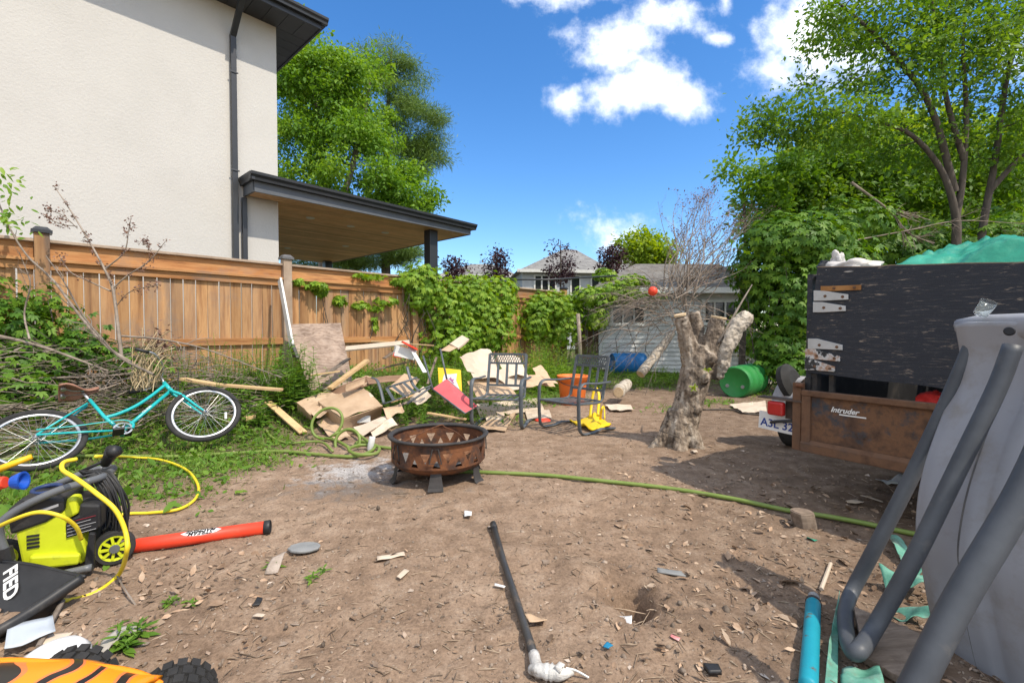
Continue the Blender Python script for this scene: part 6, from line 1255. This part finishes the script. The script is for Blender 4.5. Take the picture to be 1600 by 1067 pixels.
# the pile of twigs itself reads as one mass
b = MB()
for k in range(820):
    s = random.uniform(-2.6, 2.75); o = -random.uniform(.25, 1.75); base = fpt(s, o); h0 = gz(base.x, base.y); top = .74*(1-abs((s+.2)/3.0)**2)*(1-abs((-o-.8)/1.1)**2)
    z = h0+random.random()**.8*max(.08, top)+.02; a = random.gauss(0, .55)+(pi if random.random() < .5 else 0); L_ = random.uniform(.3, 1.2); d = Dv*cos(a)+Nv*sin(a)*.8+UZ*random.gauss(.02, .16)
    p0 = V((base.x, base.y, z))-d*L_/2; limb(b, p0, p0+d*L_, random.uniform(.003, .009), .0015, .10, 4, random.gauss(0, .05), 4)
for k in range(60):
    s = random.uniform(-2.4, 1.6); o = -random.uniform(.3, 1.3); p0 = fpt(s, o); p0.z = gz(p0.x, p0.y)+random.uniform(.1, .5); branchy(b, [p0, p0+V((random.gauss(0, .2), random.gauss(0, .2), random.uniform(.05, .25))), p0+V((random.gauss(.1, .45), random.gauss(0, .35), random.uniform(.05, .5)))], .008, .002, 6, .35, 0)
o = b.build('brush_pile', M_deadwood, smooth=True); tag(o, 'heap of dead twigs and branches piled along the fence behind the bicycle', 'brush pile', kind='stuff')
# bundle of straw coloured stalks
b = MB(); bp = P(222, 606, 5.0); stk = thing('stalk_bundle', 'bundle of bent straw coloured dry stalks behind the bicycle frame', 'dry stalks', bp)
for k in range(46):
    q = bp+V((random.gauss(0, .05), random.gauss(0, .05), random.gauss(0, .03))); e = P(random.gauss(250, 14), random.gauss(548, 16), 5.15); m1 = q.lerp(e, .5)+V((random.gauss(-.06, .06), random.gauss(0, .05), random.gauss(.06, .05))); b.tube(curve([q, m1, e], 4), random.uniform(.003, .006), 4, caps=False)
b.build('stalks', M_straw, stk, smooth=True)
pos = np.array([list(P(random.gauss(248, 12), random.gauss(535, 14), 5.2)) for k in range(120)]); n = len(pos); leaves('dry_leaves', pos, rdir(n)+np.array([0, 0, -.6]), rdir(n), rng.uniform(.04, .09, n), rng.uniform(.012, .03, n), rng.random(n), M_bud, stk)
# brush heap behind the stump
bh = thing('dead_brush', 'tall heap of bare cut branches sticking up behind the stump before the shed', 'brush', P(1065, 560, 9.2)); b = MB(); tips = []
for k in range(40):
    Y = 8.9+random.uniform(-.3, .9); x0 = random.gauss(1066, 16); t = random.random(); x1 = 1045+160*t+random.gauss(0, 10); y1 = 290+50*abs(t-.3)+random.expovariate(1/40); y0 = 470+random.gauss(0, 14)
    branchy(b, [P(x0, y0, Y), P(x0+(x1-x0)*.3+random.gauss(0, 14), y0+(y1-y0)*.35, Y), P(x0+(x1-x0)*.7+random.gauss(0, 9), y0+(y1-y0)*.75, Y+.2), P(x1, y1, Y+.3)], .012, .002, 9, .55, 1 if k < 26 else 0, tips, .75)
for k in range(64):
    Y = 9.0+random.uniform(-.4, .9); x0 = random.gauss(1050, 22); y0 = random.gauss(480, 22); x1 = x0+random.choice((-1, -1, 1))*random.uniform(35, 130); y1 = y0+random.gauss(35, 50)
    branchy(b, [P(x0, y0, Y), P((x0+x1)/2, (y0+y1)/2-14, Y), P(x1, y1, Y+random.uniform(-.3, .3))], .010, .002, 7, .4, 1 if k % 2 else 0, None, .8)
b.build('branches', M_deadwood, bh, smooth=True); tp = np.array([list(t) for t in tips]); sel = rng.random(len(tp)) < .6; tp = tp[sel]; n = len(tp); leaves('withered_leaves', tp, rdir(n), rdir(n), rng.uniform(.03, .06, n), rng.uniform(.015, .03, n), rng.random(n), M_bud, bh)
lump('ball', 'bright red ball caught in the bare branches in front of the shed', 'ball', P(1020, 455, 8.6), (.085, .085, .085), M_red, 1, 0, -2, 0)
for lb, l, r, Y in (('pale dead branch lying slanted in the dark bushes under the tall tree', [(1330, 285), (1390, 330), (1420, 365), (1460, 380)], .028, 9.2), ('long thin dead branches reaching right across the bushes behind the tarpaulin', [(1340, 375), (1420, 360), (1500, 345), (1600, 350)], .014, 9.0)):
    t = thing('dead_branch', lb, 'branch', P(*l[-1], Y)); b = MB(); branchy(b, [P(x, y, Y) for x, y in l], r, r*.35, 12, .7, 1, None, .8); b.build('stem', M_deadwood, t, smooth=True)

# ------------------------------------------------------------------ weeds, grass and ground litter
creeper('leafy green shrub at the far left growing through the brush before the fence', 'shrub', [(P(25, 520, 5.3), (.42, .3, .33), 240), (P(100, 555, 5.4), (.5, .3, .22), 210), (P(20, 570, 5.0), (.5, .3, .25), 240), (P(60, 470, 5.5), (.28, .2, .2), 60), (P(120, 535, 5.5), (.28, .2, .15), 90), (P(-30, 480, 5.2), (.4, .3, .4), 200), (P(60, 520, 5.55), (.7, .2, .4), 380), (P(150, 560, 5.6), (.5, .25, .22), 200), (P(210, 575, 5.7), (.4, .2, .15), 110), (P(20, 610, 4.8), (.5, .3, .2), 200)], .082, M_leaf_bush, 14, 'leafy_shrub')
def weedclump(label, spots, hmin, hmax, L, Wd, mat, nleaf=26, name='tall_weed'):
    """upright stems, each hung with narrow drooping leaves"""
    C = spots[0]; t = thing(name, label, 'weeds', V((C[0], C[1], gz(C[0], C[1])))); b = MB(); ps, ds, us, Ls = [], [], [], []
    for cx, cy, rad, n in spots:
        for k in range(n):
            x, y = cx+random.gauss(0, rad), cy+random.gauss(0, rad); z = gz(x, y); h = random.uniform(hmin, hmax); lean = V((random.gauss(0, .16), random.gauss(0, .16), 1)); p0 = V((x, y, z)); p1 = p0+lean*h
            b.tube([p0, p0.lerp(p1, .5)+V((random.gauss(0, .02), 0, 0)), p1], [.005, .004, .002], 4, caps=False)
            for i in range(nleaf):
                f = .12+.88*i/nleaf; a = i*2.4+k; o = V((cos(a), sin(a), .35-.5*(1-f))); ps.append(list(p0.lerp(p1, f))); ds.append(list(o)); us.append([random.gauss(0, .3), random.gauss(0, .3), 1]); Ls.append(L*random.uniform(.6, 1.1)*(1.2-.7*f))
    b.build('stem', M_weed, t)['kind'] = 'stuff'; Ls = np.array(Ls); n = len(Ls); leaves('foliage', np.array(ps), np.array(ds), np.array(us), Ls, Ls*Wd, np.clip(rng.normal(.5, .25, n), 0, 1), mat, t, True); return t
def gxy(px, py): q = G(px, py); return q.x, q.y
def sp(px, py, Y, rad, n): q = P(px, py, Y); return (q.x, q.y, rad, n)
weedclump('tall dark leafy weeds growing in front of the plywood sheet', [sp(460, 600, 6.4, .13, 16), sp(478, 600, 6.3, .10, 10), sp(445, 610, 6.2, .12, 10)], .5, .9, .19, .22, M_weed, 30)
weedclump('tall grassy weeds on the bank under the wide creeper curtain', [sp(690, 560, 7.9, .3, 26), sp(740, 550, 8.6, .3, 22), sp(640, 560, 7.9, .2, 12)], .4, .75, .2, .12, M_weed)
weedclump('bright tall grass clump behind the armchairs below the yellowish creeper', [sp(840, 560, 9.6, .25, 30), sp(880, 560, 9.8, .3, 40), sp(815, 570, 9.0, .2, 18)], .45, .95, .24, .10, M_leaf_vine, 22)
weedclump('pale feathery weeds in front of the dark gate', [sp(860, 560, 10.8, .3, 34), sp(910, 565, 11.4, .25, 18)], .5, 1.05, .2, .09, M_grass, 24)
weedclump('broad leaved weeds between the front bicycle wheel and the cardboard', [(*gxy(392, 640), .16, 16), (*gxy(405, 660), .12, 10), (*gxy(380, 620), .15, 12)], .18, .36, .15, .30, M_weed, 14)
weedclump('leafy weeds in the middle of the junk pile behind the toppled chair', [sp(590, 590, 6.8, .2, 16), sp(640, 580, 6.9, .2, 16), sp(560, 575, 7.0, .15, 10)], .25, .5, .14, .24, M_weed, 18)
weedclump('green weeds growing round the legs of the front armchair', [(*gxy(640, 665), .18, 14), (*gxy(610, 645), .15, 12), (*gxy(690, 640), .18, 16), (*gxy(770, 610), .2, 16), (*gxy(720, 655), .15, 12), (*gxy(660, 650), .2, 16)], .1, .3, .10, .35, M_weed, 14)
weedclump('green weeds behind the orange bucket', [(*gxy(862, 612), .16, 18), (*gxy(935, 608), .15, 12), (*gxy(850, 590), .3, 18)], .2, .42, .12, .3, M_leaf_vine, 14)
weedclump('low bright weeds at the foot of the leaning pale log', [(*gxy(1010, 600), .3, 34), (*gxy(1040, 590), .3, 26), (*gxy(985, 606), .25, 16), (*gxy(1050, 600), .2, 14)], .12, .34, .12, .35, M_leaf_vine, 12)
weedclump('weeds along the green drum and the spare wheel', [(*gxy(1205, 606), .25, 26), (*gxy(1185, 614), .15, 10), (*gxy(1230, 590), .4, 26), (*gxy(1130, 600), .3, 16)], .12, .36, .12, .3, M_leaf_bush, 12)
weedclump('slender weeds against the fence between the sapling and the white board', [sp(270, 560, 6.0, .25, 22), sp(350, 565, 6.3, .25, 22), sp(410, 575, 6.5, .2, 16), sp(300, 585, 5.7, .25, 20), sp(228, 520, 5.9, .12, 9), sp(330, 545, 6.4, .3, 14), sp(390, 550, 6.8, .25, 14), sp(425, 560, 6.9, .15, 8)], .35, .75, .12, .16, M_weed, 22)
weedclump('small green weed sprouting beside the toy truck', [(*gxy(190, 1018), .05, 6), (*gxy(215, 1000), .04, 5)], .03, .08, .085, .34, M_weed, 9)
weedclump('low green dandelion leaves on bare dirt below the water blaster', [(*gxy(262, 950), .035, 5), (*gxy(485, 905), .03, 3), (*gxy(425, 885), .02, 2)], .015, .04, .06, .3, M_weed, 7)

SPOTS = [(*gxy(1015, 600), .75), (*gxy(1040, 640), .25), (*gxy(1205, 612), .7), (*gxy(1110, 628), .35), (*gxy(1085, 590), .6), (*gxy(400, 725), .3), (*gxy(430, 715), .2), (*gxy(250, 770), .4), (*gxy(130, 745), .5), (*gxy(300, 740), .4), (*gxy(480, 733), .15), (*gxy(30, 860), .3)]
def density(x, y):
    d = veg_np(x, y)
    n = np.array([mn.fractal((a*1.1, b_*1.1, 9), .8, 2, 3) for a, b_ in zip(x, y)])
    d = d*(.72+.75*n)
    for sx, sy, r in SPOTS: d = np.maximum(d, .75*np.exp(-((x-sx)**2+(y-sy)**2)/(r*r))*(.6+1.2*n))
    d = d*(1-.85*np.exp(-((x+1.36)**2+(y-4.02)**2)/.16))
    return np.clip(d, 0, 1)
def sample(N, y0=2.3, y1=13.0, near=1.0):
    x = rng.uniform(-7.5, 5, N); y = y0+(y1-y0)*rng.random(N)**(1.35*near); f = fdist(x, y) > .08; x, y = x[f], y[f]
    f = (np.abs(x/y) < 1.2); x, y = x[f], y[f]; k = rng.random(len(x)) < density(x, y); return x[k], y[k]
def ground_np(x, y): return H(x, y)+np.array([.016*mn.fractal((a*2.1, b_*2.1, 0), .9, 2.1, 4) for a, b_ in zip(x, y)])
x, y = sample(150000); z = ground_np(x, y); n = len(x); pos = np.stack([x, y, z-.005], 1); d = fdist(x, y); hh = rng.gamma(3, .018, n)*(1+1.2*(1-sstep(.2, 1.6, d)))+.02
tilt = rng.normal(size=(n, 3))*np.array([.55, .55, 0])+np.array([0, 0, 1.]); L_ = hh; GV = [(-.5, 0, 0), (.5, 0, 0), (.38, .5, .07), (-.38, .5, .07), (.0, 1, .32)]; B = basis(tilt, rdir(n)); B = B*np.stack([rng.uniform(.004, .010, n), L_, L_], 1)[:, None, :]
o = scatter('grass', GV, [(0, 1, 2, 3), (3, 2, 4)], B, pos, np.clip(rng.normal(.45, .28, n), 0, 1), M_grass); tag(o, 'patchy grass growing on the bank by the fence', 'grass', kind='stuff')
x, y = sample(130000); z = ground_np(x, y); n = len(x); pos = np.stack([x, y, z+rng.random(n)*.10*np.clip(2.6-fdist(x, y), .25, 1.6)], 1); L_ = rng.uniform(.025, .075, n)*np.where(rng.random(n) < .15, 1.6, 1)
o = leaves('ground_weeds', pos, unit(rdir(n)*np.array([1, 1, .5])+np.array([0, 0, .15])), unit(rdir(n)*.55+np.array([0, -.15, 1.])), L_, L_*rng.uniform(.35, .7, n), np.clip(rng.normal(.5, .27, n), 0, 1), M_weed, oval=True); tag(o, 'low leafy weeds covering the bank and the ground round the junk', 'weeds', kind='stuff')
# stones, chips, twigs and dead leaves trodden into the dirt
def litter_xy(N, ymin=1.25, ymax=11): y = ymin+(ymax-ymin)*rng.random(N)**2.0; x = rng.uniform(-1.15, 1.15, N)*y; f = (fdist(x, y) > .4); return x[f], y[f]
def zfull(x, y): return H(x, y)+np.array([.016*mn.fractal((a*2.1, b_*2.1, 0), .9, 2.1, 4)+.0075*mn.fractal((a*9, b_*9, 3), .7, 2, 4) for a, b_ in zip(x, y)])
t_ = (1+sqrt(5))/2; bm = bmesh.new(); bmesh.ops.create_icosphere(bm, subdivisions=1, radius=1); iv = [tuple(v.co) for v in bm.verts]; iff = [tuple(v.index for v in f.verts) for f in bm.faces]; bm.free()
iv = [tuple(c*random.uniform(.75, 1.2) for c in v) for v in iv]
x, y = litter_xy(15000); n = len(x); sz = rng.gamma(1.4, .0020, n)+.0014; B = np.einsum('nij,njk->nik', basis(rdir(n), rdir(n)), np.stack([np.diag(v) for v in np.stack([sz*rng.uniform(.8, 1.5, n), sz, sz*rng.uniform(.4, .9, n)], 1)]))
o = scatter('gravel', iv, iff, B, np.stack([x, y, zfull(x, y)+sz*.25], 1), rng.random(n), pm('pebble', [(.12, .09, .065), (.22, .17, .13), (.30, .24, .19)], 30, .95, .2, rnd=.5), smooth=True); tag(o, 'small stones and clods scattered over the dirt', 'gravel', kind='stuff')
TW = [(-.5, 0, 0), (.5, 0, 0), (0, 0, .9), (-.5, .5, .0), (.5, .5, .0), (0, .5, 1.6), (-.3, 1, 0), (.3, 1, 0), (0, 1, .6)]; TF_ = [(0, 1, 4, 3), (1, 2, 5, 4), (2, 0, 3, 5), (3, 4, 7, 6), (4, 5, 8, 7), (5, 3, 6, 8)]
x, y = litter_xy(5200); n = len(x); dd = np.stack([rng.normal(size=n), rng.normal(size=n), rng.normal(size=n)*.08], 1); Lt = rng.gamma(1.5, .022, n)+.015; B = basis(dd, np.tile([0, 0, 1.], (n, 1)))*np.stack([rng.uniform(.0012, .0035, n), Lt, rng.uniform(.002, .006, n)], 1)[:, None, :]
o = scatter('twig_litter', TW, TF_, B, np.stack([x, y, zfull(x, y)+.001], 1), rng.random(n), pm('twig', [(.12, .085, .06), (.27, .20, .14), (.40, .32, .24)], 12, .9, 0, rnd=.4)); tag(o, 'small dry twigs and straw scattered over the dirt', 'twigs', kind='stuff')
x, y = litter_xy(3800); n = len(x); Lc = rng.gamma(2, .007, n)+.006
o = leaves('leaf_litter', np.stack([x, y, zfull(x, y)+.003], 1), rdir(n)*np.array([1, 1, .25]), unit(rdir(n)*.45+np.array([0, 0, 1.])), Lc, Lc*rng.uniform(.3, .8, n), rng.random(n), pm('chip', [(.14, .09, .06), (.30, .22, .16), (.50, .43, .36)], 9, .9, 0, rnd=.5)); tag(o, 'dead leaves and wood chips trodden into the dirt', 'leaf litter', kind='stuff')
px_ = np.concatenate([rng.normal(-1.75, .45, 420), rng.normal(1.75, .6, 700), rng.normal(1.2, .5, 300)]); py_ = np.concatenate([rng.normal(2.15, .35, 420), rng.normal(3.2, .7, 700), rng.normal(2.0, .4, 300)]); n = len(px_); Lc = rng.gamma(3, .009, n)+.012
o = leaves('dead_leaf_litter', np.stack([px_, py_, zfull(px_, py_)+.005], 1), rdir(n)*np.array([1, 1, .35]), unit(rdir(n)*.6+np.array([0, 0, 1.])), Lc, Lc*rng.uniform(.25, .7, n), rng.random(n), pm('dead_leaf', [(.13, .075, .042), (.30, .20, .13), (.46, .37, .28)], 7, .9, 0, rnd=.5), oval=True); tag(o, 'drifts of brown dead leaves left by the sled and under the trailer', 'leaf litter', kind='stuff')

# ------------------------------------------------------------------ single scraps one can point at
def scrap(label, px, py, sx, sy, mat, name, cat, rough=.012, rz=None, th=.003, h=.012):
    c = G(px, py, h); a = random.uniform(0, pi) if rz is None else rz; ex, ey = V((cos(a), sin(a), 0)), V((-sin(a), cos(a), 0)); k = [random.uniform(.75, 1.15) for i in range(4)]; q = [c-ex*sx*k[0]/2-ey*sy/2*k[1], c+ex*sx*k[2]/2-ey*sy/2, c+ex*sx/2*k[3]+ey*sy/2*k[0], c-ex*sx/2+ey*sy/2*k[2]]
    b = MB(); b.sheet(patch(q, 6, 6, rough=rough, seed=random.random()*40), th); o = b.build(name, mat, smooth=True); return tag(o, label, cat)
M_stone = pm('flat_stone', [(.17, .175, .175), (.27, .275, .27)], 8, .8, .2); M_rag = pm('rag', [(.25, .20, .16), (.44, .37, .31)], 20, .95, .5)
b = MB(); q = G(475, 857, .006); n = 20; b.prism([q+V((cos(2*pi*k/n)*.088*(1+.06*sin(3*k)), sin(2*pi*k/n)*.062, 0)) for k in range(n)], V((.004, 0, .014))); o = b.build('flat_stone', M_stone, bevel=.004); tag(o, 'smooth flat grey oval disc on the dirt below the water blaster end', 'stone')
scrap('crumpled brown torn rag on the dirt below the flat grey disc', 432, 882, .15, .06, M_rag, 'rag', 'rag', .05)
scrap('pale cardboard scrap on the dirt left of the metal pole', 612, 869, .15, .055, M_cardpale, 'cardboard_scrap', 'scrap', .02, .4)
scrap('small pale paper strip below the cardboard scrap left of the metal pole', 630, 897, .075, .03, M_cardpale, 'paper_scrap', 'scrap', .015, 1.2)
scrap('white paper scrap on the dirt between fire pit and metal pole', 731, 804, .085, .05, M_white, 'paper_scrap', 'scrap', .03)
scrap('dark curled plastic scrap on bare dirt left of the flat grey disc', 403, 938, .07, .03, M_black, 'plastic_scrap', 'scrap', .03)
scrap('pale chip of wood below the dark curled plastic scrap', 405, 962, .05, .025, M_cardpale, 'wood_chip', 'scrap')
scrap('thin grey slate piece right of the hole in the dirt', 1048, 893, .13, .045, M_stone, 'slate_piece', 'stone', .01, -.25, .008)
scrap('small crumpled white wrapper lying in the hole in the dirt', 978, 958, .05, .05, M_white, 'wrapper', 'wrapper', .06, h=.03)
scrap('pink and white plastic bit on the dirt right of the hole', 1055, 993, .035, .022, pm('pink_plastic', [(.55, .12, .12), (.6, .4, .38)], 20, .5, 0), 'plastic_bit', 'scrap', .03)
scrap('small blue plastic scrap on the dirt between pole foot and hole', 950, 1012, .035, .03, pm('blue_scrap', [(.02, .20, .35)], 3, .5, 0), 'plastic_bit', 'scrap', .03)
scrap('pale torn paper near the upper end of the metal pole, on its left side', 780, 914, .055, .016, M_white, 'paper_scrap', 'scrap', .01, -.4)
scrap('tan crushed carton piece against the lower part of the metal pole', 838, 968, .09, .06, M_card, 'cardboard_scrap', 'scrap', .04, .3)
scrap('pale leaf like scrap left of the pole foot', 764, 1002, .05, .028, M_cardpale, 'paper_scrap', 'scrap', .02, 1.4)
scrap('teal crumpled plastic scrap below the small wood stub', 1270, 836, .075, .06, M_tarp, 'tarp_scrap', 'scrap', .06, h=.02)
scrap('white torn plastic under the rusty trailer', 1395, 748, .24, .12, pm('dusty_white', [(.35, .36, .35), (.5, .5, .49)], 12, .8, .3), 'plastic_scrap', 'scrap', .09, h=.03)
scrap('pale dusty plastic scrap between trailer and green hose', 1335, 783, .10, .07, M_cardpale, 'plastic_scrap', 'scrap', .05)
scrap('short pale strip on the dirt right of the pale dusty plastic', 1362, 778, .14, .02, M_cardpale, 'wood_strip', 'scrap', .01, -1.1)
scrap('beige stained tile piece at the lower left below the black sled', 85, 997, .09, .075, M_cardpale, 'tile_piece', 'tile', .004, .3, .006)
scrap('pale blue plastic sheet hanging under the black sled', 48, 985, .13, .12, pm('pale_plastic', [(.42, .46, .50)], 4, .5, .1), 'plastic_sheet', 'scrap', .03, .8, h=.05)
scrap('small dark rubber puck at the lower right of the hole', 1113, 1045, .05, .04, M_black, 'rubber_puck', 'puck', .004, 0, .016)
scrap('dull pale scrap on the dirt right of the stump root', 1085, 705, .12, .05, M_cardpale, 'bark_chip', 'scrap', .03)
b = MB(); b.tube(curve([G(157, 1020, .02), G(172, 1000, .04), G(195, 985, .05), G(222, 981, .03)], 5), [.016]*4+[.02]*8+[.014]*4, 8, sq=(1.4, .4)); o = b.build('rubber_strip', pm('grey_strip', [(.28, .26, .23), (.42, .39, .35)], 9, .8, .2), smooth=True); tag(o, 'curved pale grey plastic strip on the dirt behind the toy truck tyre', 'strip')
b = MB(); b.tube([G(1283, 920, .012), G(1298, 880, .012)], .009, 7); o = b.build('white_stick', M_cardpale); tag(o, 'short white stick lying above the teal tube', 'stick')
b = MB(); b.tube([G(60, 1010, .015), G(98, 938, .06)], .010, 6); o = b.build('stick', M_deadwood); tag(o, 'straight brown stick leaning at the lip of the black sled', 'stick')
b = MB(); b.tube(curve([G(183, 900, .03), G(198, 925, .03), G(212, 945, .004)], 4), .004, 5); o = b.build('twig', M_deadwood); tag(o, 'bent twig standing off the dirt right of the yellow hose', 'twig')
M_tarpold = pm('faded_tarp', [(.05, .20, .14), (.12, .32, .24), (.26, .42, .34)], 9, .6, .3, dirt=(.13, .11, .08), dscale=7, dlo=.5, dhi=.7)
def rag(label, q, rough, seed): b = MB(); b.sheet(patch([G(*c) for c in q], 14, 14, rough=rough, seed=seed), .002); o = b.build('tarp_strip', M_tarpold, smooth=True); return tag(o, label, 'tarp scrap')
rag('faded green tarp strip with an eyelet beside the teal tube', [(1288, 1075, .02), (1296, 1000, .04), (1312, 920, .03), (1308, 1078, .02)], .02, 3)
rag('dusty green tarp rags bunched under the tubular leg at the bottom edge', [(1315, 1040, .03), (1375, 1046, .04), (1385, 1085, .03), (1310, 1090, .03)], .09, 8)
rag('pale green tarp scrap near the hose end behind the tubular legs', [(1388, 838, .02), (1412, 845, .03), (1442, 890, .03), (1418, 898, .02)], .06, 5)
rag('crumpled green tarp rag between the two tubular legs', [(1375, 905, .03), (1445, 905, .05), (1455, 930, .04), (1390, 930, .02)], .09, 11)
rag('torn green tarp streamers above the weathered plank', [(1370, 938, .03), (1450, 948, .06), (1462, 965, .05), (1415, 970, .03)], .10, 14)
